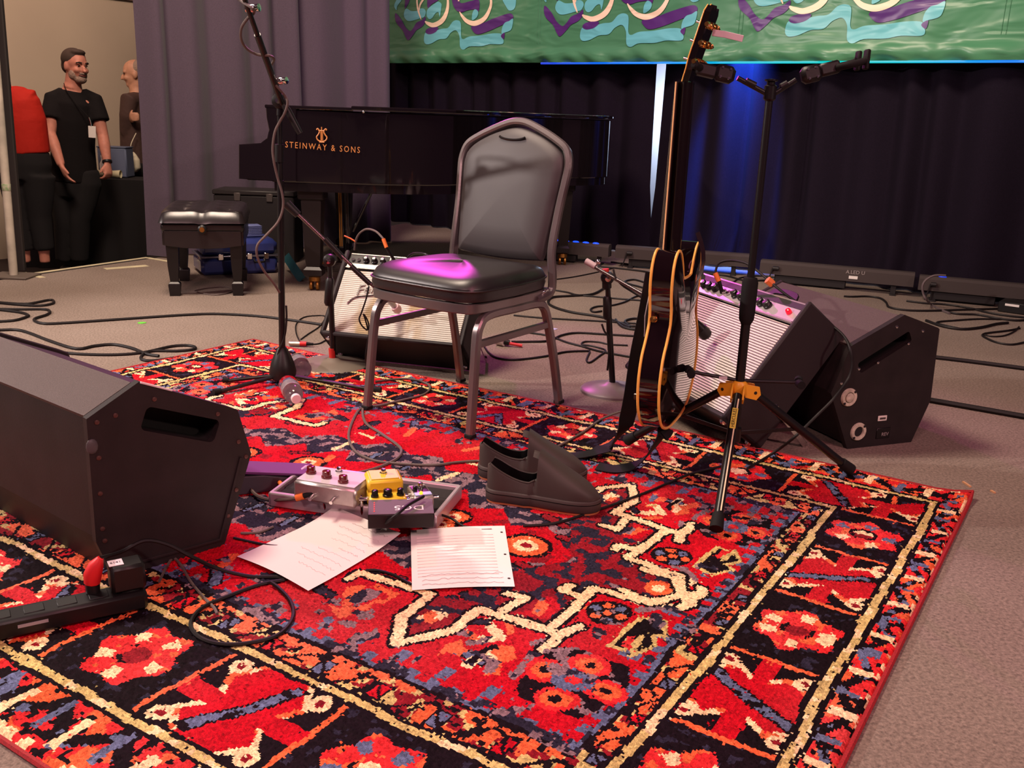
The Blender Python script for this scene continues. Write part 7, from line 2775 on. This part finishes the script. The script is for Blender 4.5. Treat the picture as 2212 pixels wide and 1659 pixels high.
# things on top of the stained amplifier
A = A1F
t = thing('footswitch_pedal', 'small black pedal lying on top of the stained amplifier', 'effect pedal', A @ T(0.34, -0.09, 0.380))
MB().box((0, 0, 0.012), (0.085, 0.05, 0.024), bev=0.008).build('case', black_plastic(), t)
footswitch(t, 0.012, 0.0, 0.024)
MB().tube([(0.02, 0.01, 0.028), (0.03, 0.005, 0.045), (0.034, 0.0, 0.058)], [0.006, 0.005, 0.004], 8).build('pink_switch', mk('switch_pink', (216, 170, 190), 0.3), t)
t = thing('white_knob', 'round white knob with a tail lying on the stained amplifier top edge', 'adapter', A @ T(0.155, -0.11, 0.381))
MB().lathe([(0.010, 0), (0.011, 0.008), (0.008, 0.016), (0.004, 0.018), (0.004, 0.026), (0, 0.027)], 14).build('body', mk('knob_white', (224, 212, 206), 0.4), t)  # small white ball with a tail, use unknown
# mains connector on the floor behind the amplifier, red sleeve
q = P(1090, 738, 0.02)
t = thing('mains_connector', 'white round mains connector with a red sleeve beside the amplifier', 'connector', Matrix.Translation(V((q.x, q.y, 0))))
MB().tube([q + V((-0.03, 0.02, 0.002)), q + V((0.0, 0, 0.002))], 0.022, 16).build('shell', mk('conn_white', (214, 204, 196), 0.5), t, world=True)
MB().tube([q, q + V((0.02, -0.004, -0.004))], 0.012, 12).build('neck', black_plastic(), t, world=True)
MB().tube([q + V((0.02, -0.004, -0.006)), q + V((0.075, -0.012, -0.012))], 0.0068, 10).build('red_sleeve', mk('sleeve_red', (214, 60, 66), 0.5), t, world=True)


# ================================================================ side table with black cloth
tx0, tx1 = PY(20, 372, 7.85), PY(345, 372, 7.85)
t = thing('side_table', 'table under a black floor-length cloth behind the man in black', 'table', Matrix.Translation(V((tx0.x, 7.85, LOWZ))))
w = tx1.x - tx0.x
rows = []
for j in range(9):
    z = 0.745 * (1 - j / 8)
    rows.append([(w * i / 40, -0.02 * j / 8 - 0.025 * (j / 8) * math.sin(i * 1.1) * 0.8, z) for i in range(41)])
MB().sheet(rows).build('cloth_front', mk('cloth_black', (18, 14, 15), 0.9), t, smooth=180)
MB().box((w / 2, 0.20, 0.735), (w, 0.40, 0.02), bev=0.004).build('table_top', mk('cloth_black', (18, 14, 15), 0.9), t)
for x in (0.08, w - 0.08):
    for y in (0.08, 0.34):
        MB().tube([(x, y, 0.0), (x, y, 0.73)], 0.015, 8).build('leg', black_metal(), t)
tz = LOWZ + 0.747
q = PY(250, 340, 8.12)
t = thing('grey_case', 'slate blue box standing on the black-clothed table', 'box', Matrix.Translation(V((q.x, 8.12, tz))))
MB().box((0, 0, 0.12), (0.24, 0.16, 0.24), bev=0.01).build('body', mk('box_slate', (96, 104, 128), 0.6), t)
MB().box((0, 0, 0.243), (0.246, 0.166, 0.012), bev=0.004).build('lid', mk('box_slate2', (84, 92, 114), 0.6), t)
q = PY(222, 350, 8.0)
t = thing('small_bottle', 'small white bottle on the black-clothed table', 'bottle', Matrix.Translation(V((q.x, 8.0, tz))))
MB().lathe([(0.024, 0), (0.026, 0.01), (0.026, 0.11), (0.012, 0.14), (0.012, 0.16), (0, 0.16)], 14).build('body', mk('bottle_white', (210, 204, 200), 0.4), t)
MB().lathe([(0.014, 0.16), (0.014, 0.18), (0, 0.18)], 12).build('cap', mk('bottle_cap2', (230, 226, 222), 0.4), t)
for px, lb in ((216, 'pale cup lying left on the black-clothed table'), (250, 'pale cup lying right on the black-clothed table')):
    q = PY(px, 370, 7.95)
    t = thing('paper_cup', lb, 'cup', Matrix.Translation(V((q.x, 7.95, tz + 0.034))) @ Ry(90))
    MB().lathe([(0.026, -0.04), (0.033, 0.04), (0.030, 0.04), (0.024, -0.036)], 16).build('wall', mk('cup_cream', (206, 196, 160), 0.6), t)


# ================================================================ people
def etube(b, pts, rads, side, n=16):
    """limb with elliptical section: rads = (along side, across) per point"""
    pts = [V(p) for p in pts]
    N = len(pts)
    vs_, fs_ = [], []
    for i, p in enumerate(pts):
        d = (pts[min(i + 1, N - 1)] - pts[max(i - 1, 0)]).normalized()
        s = V(side) - d * V(side).dot(d)
        s.normalize()
        c = d.cross(s)
        for k in range(n):
            a = 2 * PI * k / n
            vs_.append(p + s * (rads[i][0] * math.cos(a)) + c * (rads[i][1] * math.sin(a)))
    for i in range(N - 1):
        for k in range(n):
            fs_.append((i * n + k, i * n + (k + 1) % n, (i + 1) * n + (k + 1) % n, (i + 1) * n + k))
    fs_.append(tuple(range(n))[::-1])
    fs_.append(tuple((N - 1) * n + k for k in range(n)))
    b.add(vs_, fs_)


def fused(name, b, mat, parent, voxel=0.009, it=4, label=None):
    """fuse overlapping pieces into one continuous smooth surface"""
    o = b.build(name, mat, parent, world=True)
    m = o.modifiers.new('remesh', 'REMESH')
    m.mode = 'VOXEL'
    m.voxel_size = voxel
    m.use_smooth_shade = True
    s = o.modifiers.new('smooth', 'SMOOTH')
    s.iterations = it
    s.factor = 0.5
    bpy.context.view_layer.update()
    dg = bpy.context.evaluated_depsgraph_get()
    me = bpy.data.meshes.new_from_object(o.evaluated_get(dg))
    o.modifiers.clear()
    old = o.data
    o.data = me
    bpy.data.meshes.remove(old)
    me.materials.clear()
    me.materials.append(mat)
    me.shade_smooth()
    if label:
        o['label'] = label
    return o


def hand(b, w, d, side, palm_n, curl=0.35, sc=1.0):
    """hand from the wrist w along d; side points to the thumb, palm_n out of the palm"""
    w, d, side, palm_n = V(w), V(d).normalized(), V(side).normalized(), V(palm_n).normalized()
    etube(b, [w - d * 0.02, w + d * 0.02, w + d * 0.06, w + d * 0.09], [(0.026 * sc, 0.019 * sc), (0.034 * sc, 0.019 * sc), (0.041 * sc, 0.017 * sc), (0.040 * sc, 0.013 * sc)], side, 12)
    for k, (o_, L_) in enumerate(((0.031, 0.074), (0.011, 0.082), (-0.010, 0.077), (-0.030, 0.060))):
        p = w + d * 0.085 + side * o_ * sc
        pts = [p]
        a = curl * 0.4
        cur = p
        for seg in (0.45, 0.32, 0.23):
            a += curl
            cur = cur + (d * math.cos(a) + palm_n * math.sin(a)) * L_ * seg * sc
            pts.append(cur)
        etube(b, pts, [(0.0105 * sc, 0.0105 * sc), (0.0098 * sc, 0.0098 * sc), (0.009 * sc, 0.009 * sc), (0.007 * sc, 0.007 * sc)], side, 8)
    p = w + d * 0.025 + side * 0.028 * sc
    q = p + (side * 0.6 + d * 0.75 + palm_n * 0.3).normalized() * 0.042 * sc
    r = q + (side * 0.25 + d * 0.95 + palm_n * 0.35).normalized() * 0.034 * sc
    etube(b, [p, q, r], [(0.014 * sc, 0.013 * sc), (0.012 * sc, 0.011 * sc), (0.008 * sc, 0.008 * sc)], d, 8)


def head(b, c, fw, up, sc=1.0):
    """skull, jaw, nose, brow and ears; fw is where the face looks"""
    c, fw, up = V(c), V(fw).normalized(), V(up).normalized()
    up = (up - fw * up.dot(fw)).normalized()
    sd = fw.cross(up)
    M_ = Matrix(((sd.x, fw.x, up.x, c.x), (sd.y, fw.y, up.y, c.y), (sd.z, fw.z, up.z, c.z), (0, 0, 0, 1)))
    M_ = M_ @ Matrix.Scale(sc, 4)
    b.ball((0, -0.008, 0.030), (0.076, 0.098, 0.090), 20, 14, M=M_)
    b.ball((0, 0.022, -0.030), (0.062, 0.070, 0.080), 18, 12, M=M_)
    b.ball((0, 0.050, -0.082), (0.040, 0.036, 0.030), 14, 10, M=M_)
    b.ball((0, 0.100, -0.020), (0.014, 0.016, 0.026), 10, 8, M=M_)
    b.ball((0, 0.112, -0.034), (0.017, 0.013, 0.011), 10, 8, M=M_)
    for s in (-1, 1):
        b.ball((s * 0.030, 0.080, 0.022), (0.028, 0.014, 0.010), 10, 8, M=M_)
        b.ball((s * 0.034, 0.068, -0.028), (0.026, 0.024, 0.022), 10, 8, M=M_)
        b.ball((s * 0.076, -0.006, -0.008), (0.010, 0.022, 0.034), 10, 8, M=M_)
    return M_


def person_base(name, label, foot_w):
    return thing(name, label, 'person', Matrix.Translation(foot_w))


skin_m = mk('skin', (196, 128, 108), 0.55, spec=0.35, var=(40, 0.08))
blk_cloth = mk('cotton_black', (22, 18, 19), 0.9, spec=0.2, bump=(90, 0.15, 0.01))

# ---------------------------------------------------------------- man in a black T-shirt
DM = 7.45


def mp(x, y, dy=0.0):
    return PY(x, y, DM + dy)


ft = mp(150, 560)
t = person_base('person', 'bearded man in a black T-shirt with a white badge, smiling to the right', V((ft.x, DM, LOWZ)))
up = V((0, 0, 1))
b = MB()
fwd = V((0.80, -0.60, 0))
sdv = V((0.60, 0.80, 0))
hc = mp(163, 143)
Mh = head(b, hc, V((0.86, -0.50, -0.04)), V((0.06, 0, 1)), 1.0)
nk = mp(157, 190)
etube(b, [hc + V((-0.01, 0.0, -0.04)), mp(158, 180), nk], [(0.058, 0.062), (0.058, 0.060), (0.070, 0.066)], sdv)
pel = mp(158, 385)
etube(b, [nk + V((0, 0, -0.01)), mp(156, 215), mp(155, 260), mp(158, 320), pel, pel - up * 0.10], [(0.07, 0.06), (0.165, 0.095), (0.165, 0.11), (0.145, 0.105), (0.155, 0.11), (0.12, 0.10)], V((1, 0.35, 0)))
# arms: shoulder, elbow, wrist (traced), hands half open
sh1, el1, wr1 = mp(116, 210, -0.06), mp(108, 288, -0.16), mp(132, 356, -0.24)
sh2, el2, wr2 = mp(202, 214, 0.06), mp(222, 292, 0.02), mp(232, 352, -0.04)
for sh, el, wr in ((sh1, el1, wr1), (sh2, el2, wr2)):
    etube(b, [mp(157, 224), sh + V((0, 0, -0.02)), sh + (el - sh) * 0.5, el, el + (wr - el) * 0.35, wr], [(0.04, 0.04), (0.050, 0.050), (0.050, 0.050), (0.040, 0.042), (0.043, 0.043), (0.027, 0.030)], V((0, 1, 0)))
hand(b, wr1, (mp(146, 388, -0.27) - wr1), V((0.5, -0.8, 0.1)), V((0.8, 0.3, 0)), 0.3)
hand(b, wr2, (mp(236, 386, -0.08) - wr2), V((-0.3, -0.9, 0.1)), V((-0.9, 0.2, 0)), 0.45)
for s, fx in ((-1, 140), (1, 172)):
    hip = pel + V((s * 0.085, 0.02, -0.06))
    kn = mp(fx, 478, -0.02)
    an = mp(fx, 556)
    etube(b, [hip, hip + (kn - hip) * 0.5, kn, kn + (an - kn) * 0.4, an], [(0.095, 0.10), (0.082, 0.088), (0.058, 0.062), (0.056, 0.06), (0.036, 0.04)], V((1, 0, 0)))
body = fused('body', b, skin_m, t, 0.008, 3)
# face details
for s in (-1, 1):
    MB().ball((s * 0.032, 0.086, 0.006), (0.011, 0.006, 0.005), 8, 6, M=Mh).build('eye', mk('eye_dark', (46, 28, 26), 0.3), body, world=True)
    MB().tube([Mh @ V((s * 0.016, 0.098, 0.026)), Mh @ V((s * 0.034, 0.094, 0.030)), Mh @ V((s * 0.052, 0.080, 0.024))], 0.005, 6).build('eyebrow', mk('hair_brown', (58, 42, 34), 0.8), body, world=True)
MB().tube([Mh @ V((-0.030, 0.078, -0.060)), Mh @ V((-0.015, 0.094, -0.066)), Mh @ V((0.0, 0.098, -0.067)), Mh @ V((0.015, 0.094, -0.066)), Mh @ V((0.030, 0.078, -0.060))], 0.004, 6).build('mouth', mk('lips', (120, 52, 50), 0.5), body, world=True)
hb = MB()
hb.ball((0, -0.022, 0.050), (0.083, 0.098, 0.082), 20, 12, M=Mh)
hb.ball((0, 0.030, 0.100), (0.058, 0.052, 0.024), 16, 10, M=Mh)
hb.ball((0, -0.070, 0.00), (0.066, 0.045, 0.065), 16, 10, M=Mh)
fused('hair', hb, mk('hair_brown', (58, 42, 34), 0.8, var=(60, 0.3), bump=(160, 0.6, 0.01)), t, 0.008, 3)
bb = MB()
bb.ball((0, 0.052, -0.092), (0.047, 0.046, 0.034), 14, 10, M=Mh)
for s in (-1, 1):
    bb.ball((s * 0.050, 0.024, -0.060), (0.018, 0.038, 0.038), 12, 8, M=Mh)
bb.tube([Mh @ V((-0.030, 0.080, -0.048)), Mh @ V((0, 0.100, -0.050)), Mh @ V((0.030, 0.080, -0.048))], 0.009, 8)
fused('beard', bb, mk('beard_grey', (168, 138, 122), 0.85, var=(90, 0.25), bump=(160, 0.6, 0.01)), t, 0.008, 2)
# T-shirt
c = MB()
etube(c, [mp(158, 196), mp(157, 206), mp(156, 222), mp(155, 262), mp(158, 320), mp(159, 372), mp(159, 392)],
      [(0.078, 0.078), (0.112, 0.095), (0.156, 0.125), (0.168, 0.138), (0.156, 0.134), (0.170, 0.140), (0.172, 0.142)], V((1, 0.35, 0)), 24)
for sh, el in ((sh1, el1), (sh2, el2)):
    etube(c, [mp(157, 212), sh + (mp(157, 205) - sh) * 0.35, sh + V((0, 0, -0.01)), sh + (el - sh) * 0.35, sh + (el - sh) * 0.62], [(0.05, 0.05), (0.066, 0.066), (0.070, 0.070), (0.073, 0.073), (0.076, 0.078)], V((0, 1, 0)))
fused('t_shirt', c, blk_cloth, t, 0.010, 4)
c = MB()
etube(c, [mp(158, 345), mp(159, 372), mp(159, 402), mp(159, 424)], [(0.152, 0.122), (0.168, 0.134), (0.164, 0.134), (0.130, 0.125)], V((1, 0.35, 0)), 20)
for s, fx in ((-1, 140), (1, 172)):
    hip = pel + V((s * 0.085, 0.02, -0.04))
    kn = mp(fx, 478, -0.02)
    an = mp(fx, 562)
    etube(c, [hip + up * 0.10, hip, hip + (kn - hip) * 0.5, kn, kn + (an - kn) * 0.5, an], [(0.10, 0.12), (0.115, 0.125), (0.102, 0.108), (0.080, 0.084), (0.074, 0.078), (0.066, 0.072)], V((1, 0, 0)))
fused('trousers', c, mk('trousers_black', (18, 14, 15), 0.9), t, 0.012, 4)
for fx in (140, 172):
    a0 = mp(fx, 562)
    a0 = V((a0.x, a0.y, LOWZ + 0.05))
    c = MB()
    etube(c, [a0 + V((-0.03, 0.06, 0.0)), a0, a0 + V((0.07, -0.07, -0.01)), a0 + V((0.12, -0.12, -0.02))], [(0.045, 0.042), (0.052, 0.046), (0.050, 0.038), (0.036, 0.026)], V((0.7, 0.7, 0)))
    fused('shoe', c, mk('shoe_black', (20, 16, 17), 0.5), t, 0.010, 3)
# badge on a lanyard, wrist band
bq = mp(199, 285, -0.14)
Mb = frame(bq, (0.94, 0.30, 0.16), z=(0.30, -0.95, 0))
bd = MB().box((0, 0, 0), (0.052, 0.085, 0.003), M=Mb @ Rz(-12), bev=0.001).build('badge', mk('badge_white', (224, 214, 206), 0.4), t, world=True)
MB().tube([mp(192, 254, -0.135), mp(195, 262, -0.138), mp(197, 273, -0.14)], 0.004, 6).build('badge_clip', chrome(), bd, world=True)
MB().tube(smooth_path([mp(138, 180, -0.06), mp(144, 196, -0.10), mp(165, 225, -0.125), mp(184, 245, -0.13), mp(192, 254, -0.135)], 4), 0.003, 6).build('lanyard', blk_cloth, t, world=True)
Mw = along(wr2, el2)
MB().lathe([(0.034, 0.0), (0.036, 0.004), (0.036, 0.016), (0.034, 0.02)], 16, M=Mw).build('wrist_band', black_plastic(), t, world=True)

# ---------------------------------------------------------------- person in a red top, back turned, half out of the frame
DR_ = 6.95


def rp_(x, y, dy=0.0):
    return PY(x, y, DR_ + dy)


ft = rp_(70, 570)
t = person_base('person', 'person in a bright red top seen from behind at the left frame edge', V((ft.x, DR_, LOWZ)))
b = MB()
hc = rp_(-22, 150, 0.03)
Mh2 = head(b, hc, V((-0.7, 0.7, -0.2)), V((-0.1, 0, 1)))
etube(b, [hc + V((0, 0, -0.05)), rp_(0, 185), rp_(12, 200)], [(0.055, 0.06), (0.058, 0.06), (0.07, 0.066)], V((1, 0, 0)))
etube(b, [rp_(12, 198), rp_(28, 222), rp_(40, 265), rp_(52, 310), rp_(55, 350), rp_(56, 385)], [(0.07, 0.07), (0.16, 0.10), (0.165, 0.115), (0.150, 0.115), (0.160, 0.12), (0.14, 0.11)], V((1, 0, 0)))
for px in ((-24, 205), (62, 212)):
    sh = rp_(*px)
    el = rp_(px[0] - 8 if px[0] < 0 else px[0] + 20, 285, 0.12)
    wr = rp_(20 if px[0] < 0 else 55, 300, 0.25)
    etube(b, [rp_(15, 205), sh, (sh + el) / 2, el, wr], [(0.06, 0.06), (0.056, 0.056), (0.048, 0.048), (0.040, 0.040), (0.028, 0.03)], V((0, 1, 0)))
    hand(b, wr, V((0.1, 0.9, -0.1)), V((0, 0.1, 1)), V((1, 0, 0)), 0.4)
for s, fx in ((-1, 42), (1, 84)):
    hip = rp_(56, 375) + V((s * 0.08, 0, -0.03))
    kn = rp_(fx + 2, 470)
    an = rp_(fx + 12, 552)
    etube(b, [hip, (hip + kn) / 2, kn, (kn + an) / 2, an, an - up * 0.05], [(0.095, 0.10), (0.08, 0.085), (0.056, 0.06), (0.052, 0.055), (0.036, 0.04), (0.036, 0.04)], V((1, 0, 0)))
fused('body', b, skin_m, t, 0.010, 3)
hb = MB()
hb.ball((0, -0.015, 0.045), (0.088, 0.108, 0.086), 18, 12, M=Mh2)
hb.ball((0, -0.075, -0.04), (0.075, 0.06, 0.10), 16, 10, M=Mh2)
hb.tube([Mh2 @ V((0, -0.09, -0.05)), rp_(8, 178, -0.06), rp_(16, 192, -0.08)], [0.06, 0.05, 0.03], 12)
fused('hair', hb, mk('hair_dark', (30, 20, 18), 0.75, bump=(120, 0.6, 0.01)), t, 0.010, 4)
c = MB()
etube(c, [rp_(12, 196), rp_(18, 206), rp_(30, 226), rp_(40, 265), rp_(52, 310), rp_(56, 332)], [(0.08, 0.08), (0.13, 0.10), (0.185, 0.125), (0.195, 0.140), (0.172, 0.140), (0.166, 0.138)], V((1, 0, 0)), 24)
for px in ((-24, 205), (62, 212)):
    sh = rp_(*px)
    el = rp_(px[0] - 8 if px[0] < 0 else px[0] + 20, 285, 0.12)
    wr = rp_(20 if px[0] < 0 else 55, 300, 0.25)
    etube(c, [rp_(15, 208), sh, (sh + el) / 2, el, el + (wr - el) * 0.8], [(0.07, 0.07), (0.075, 0.075), (0.068, 0.068), (0.060, 0.060), (0.046, 0.046)], V((0, 1, 0)))
fused('red_top', c, mk('jersey_red', (176, 34, 22), 0.8, spec=0.25, bump=(20, 0.2, 0.02)), t, 0.010, 4)
c = MB()
etube(c, [rp_(55, 326), rp_(56, 350), rp_(56, 385)], [(0.162, 0.135), (0.178, 0.142), (0.165, 0.135)], V((1, 0, 0)), 20)
for s, fx in ((-1, 42), (1, 84)):
    hip = rp_(56, 370) + V((s * 0.085, 0, -0.02))
    kn = rp_(fx + 2, 470)
    an = rp_(fx + 12, 540)
    etube(c, [hip, (hip + kn) / 2, kn, an], [(0.115, 0.125), (0.100, 0.105), (0.078, 0.082), (0.066, 0.07)], V((1, 0, 0)))
fused('trousers', c, mk('trousers_black', (18, 14, 15), 0.9), t, 0.012, 4)
for fx in (54, 96):
    a0 = rp_(fx, 556)
    z_ = LOWZ
    c = MB()
    etube(c, [V((a0.x - 0.02, a0.y - 0.05, z_ + 0.055)), V((a0.x, a0.y, z_ + 0.06)), V((a0.x + 0.02, a0.y + 0.08, z_ + 0.05)), V((a0.x + 0.03, a0.y + 0.15, z_ + 0.035))], [(0.040, 0.042), (0.045, 0.046), (0.046, 0.038), (0.034, 0.024)], V((1, 0, 0)))
    sh_ = fused('shoe', c, mk('sneaker_dark', (40, 34, 46), 0.5), t, 0.010, 2)
    MB().box((a0.x + 0.01, a0.y + 0.04, z_ + 0.013), (0.10, 0.26, 0.024), bev=0.010).build('white_sole', mk('sole_white', (206, 200, 206), 0.5), sh_, world=True)

# ---------------------------------------------------------------- grey-haired person half hidden by the drape
DP_ = 8.6


def pp(x, y, dy=0.0):
    return PY(x, y, DP_ + dy)


ft = pp(296, 560)
t = person_base('person', 'grey-haired person in a brown jacket with folded arms, half hidden by the grey drape', V((ft.x, DP_, LOWZ)))
b = MB()
hc = pp(291, 160)
Mh3 = head(b, hc, V((-0.95, -0.30, -0.10)), V((0, 0, 1)))
etube(b, [hc + V((0.01, 0, -0.05)), pp(294, 190), pp(298, 204)], [(0.055, 0.06), (0.058, 0.06), (0.07, 0.066)], V((0, 1, 0)))
etube(b, [pp(298, 202), pp(300, 225), pp(300, 270), pp(300, 320), pp(300, 385)], [(0.07, 0.07), (0.16, 0.10), (0.16, 0.115), (0.15, 0.115), (0.15, 0.12)], V((0.3, 1, 0)))
for s in (-1, 1):
    sh = pp(300, 218) + V((-0.02, s * 0.17, 0))
    el = pp(274, 282, s * 0.14)
    wr = pp(284, 258, -s * 0.06 - 0.12)
    etube(b, [pp(300, 212), sh, (sh + el) / 2, el, wr], [(0.06, 0.06), (0.056, 0.056), (0.048, 0.048), (0.040, 0.040), (0.028, 0.03)], V((0, 1, 0)))
    hand(b, wr, V((0.3, -s * 0.6, 0.15)), V((-0.3, 0, 1)), V((0.5, 0.3, 0)), 0.5)
    hip = pp(300, 375) + V((0, s * 0.085, -0.03))
    kn, an = hip + V((-0.02, 0, -0.40)), V((hip.x, hip.y, LOWZ + 0.08))
    etube(b, [hip, (hip + kn) / 2, kn, (kn + an) / 2, an], [(0.095, 0.10), (0.08, 0.085), (0.056, 0.06), (0.052, 0.055), (0.036, 0.04)], V((1, 0, 0)))
body3 = fused('body', b, mk('skin_pale', (206, 150, 120), 0.55, var=(40, 0.08)), t, 0.010, 3)
MB().ball((0.032, 0.086, 0.006), (0.011, 0.006, 0.005), 8, 6, M=Mh3).build('eye', mk('eye_dark', (46, 28, 26), 0.3), body3, world=True)
MB().ball((-0.032, 0.086, 0.006), (0.011, 0.006, 0.005), 8, 6, M=Mh3).build('eye', mk('eye_dark', (46, 28, 26), 0.3), body3, world=True)
hb = MB()
hb.ball((0, -0.035, 0.040), (0.082, 0.085, 0.078), 18, 12, M=Mh3)
hb.ball((0, -0.070, -0.01), (0.066, 0.045, 0.065), 14, 10, M=Mh3)
fused('hair', hb, mk('hair_grey', (150, 128, 112), 0.85, bump=(120, 0.6, 0.01)), t, 0.010, 3)
c = MB()
etube(c, [pp(298, 200), pp(299, 210), pp(300, 228), pp(300, 270), pp(300, 330), pp(300, 372)], [(0.08, 0.08), (0.14, 0.10), (0.185, 0.125), (0.185, 0.140), (0.170, 0.140), (0.172, 0.14)], V((0.3, 1, 0)), 24)
for s in (-1, 1):
    sh = pp(300, 218) + V((-0.02, s * 0.17, 0))
    el = pp(274, 282, s * 0.14)
    wr = pp(284, 258, -s * 0.06 - 0.12)
    etube(c, [pp(300, 214), sh, (sh + el) / 2, el, el + (wr - el) * 0.85], [(0.07, 0.07), (0.076, 0.076), (0.070, 0.070), (0.062, 0.062), (0.045, 0.045)], V((0, 1, 0)))
fused('jacket', c, mk('jacket_brown', (74, 52, 46), 0.75, bump=(30, 0.3, 0.01)), t, 0.010, 4)
c = MB()
for s in (-1, 1):
    hip = pp(300, 370) + V((0, s * 0.085, 0.0))
    etube(c, [hip + up * 0.08, hip, hip - up * 0.25, V((hip.x, hip.y, LOWZ + 0.02))], [(0.12, 0.10), (0.12, 0.11), (0.10, 0.10), (0.075, 0.08)], V((1, 0, 0)))
fused('trousers', c, mk('trousers_black', (18, 14, 15), 0.9), t, 0.014, 4)
# white carrier bag hanging at that person's side
q = pp(286, 350, -0.28)
t = thing('white_bag', 'small white bag hanging beside the person in the brown jacket', 'bag', Matrix.Translation(V((q.x, q.y, q.z - 0.085))))
bg = MB()
etube(bg, [V((q.x, q.y, q.z - 0.085)), V((q.x, q.y, q.z - 0.05)), V((q.x, q.y, q.z + 0.02)), V((q.x, q.y, q.z + 0.06)), V((q.x, q.y, q.z + 0.085))], [(0.03, 0.03), (0.068, 0.05), (0.064, 0.05), (0.04, 0.03), (0.02, 0.015)], V((1, 0, 0)))
fused('pouch', bg, mk('bag_white', (216, 206, 178), 0.7, bump=(30, 0.5, 0.01)), t, 0.008, 2)
MB().tube(smooth_path([V((q.x - 0.01, q.y, q.z + 0.08)), V((q.x, q.y, q.z + 0.15)), V((q.x + 0.03, q.y + 0.05, q.z + 0.24))], 4), 0.004, 6).build('handle', mk('bag_white', (216, 206, 178), 0.7), t, world=True)
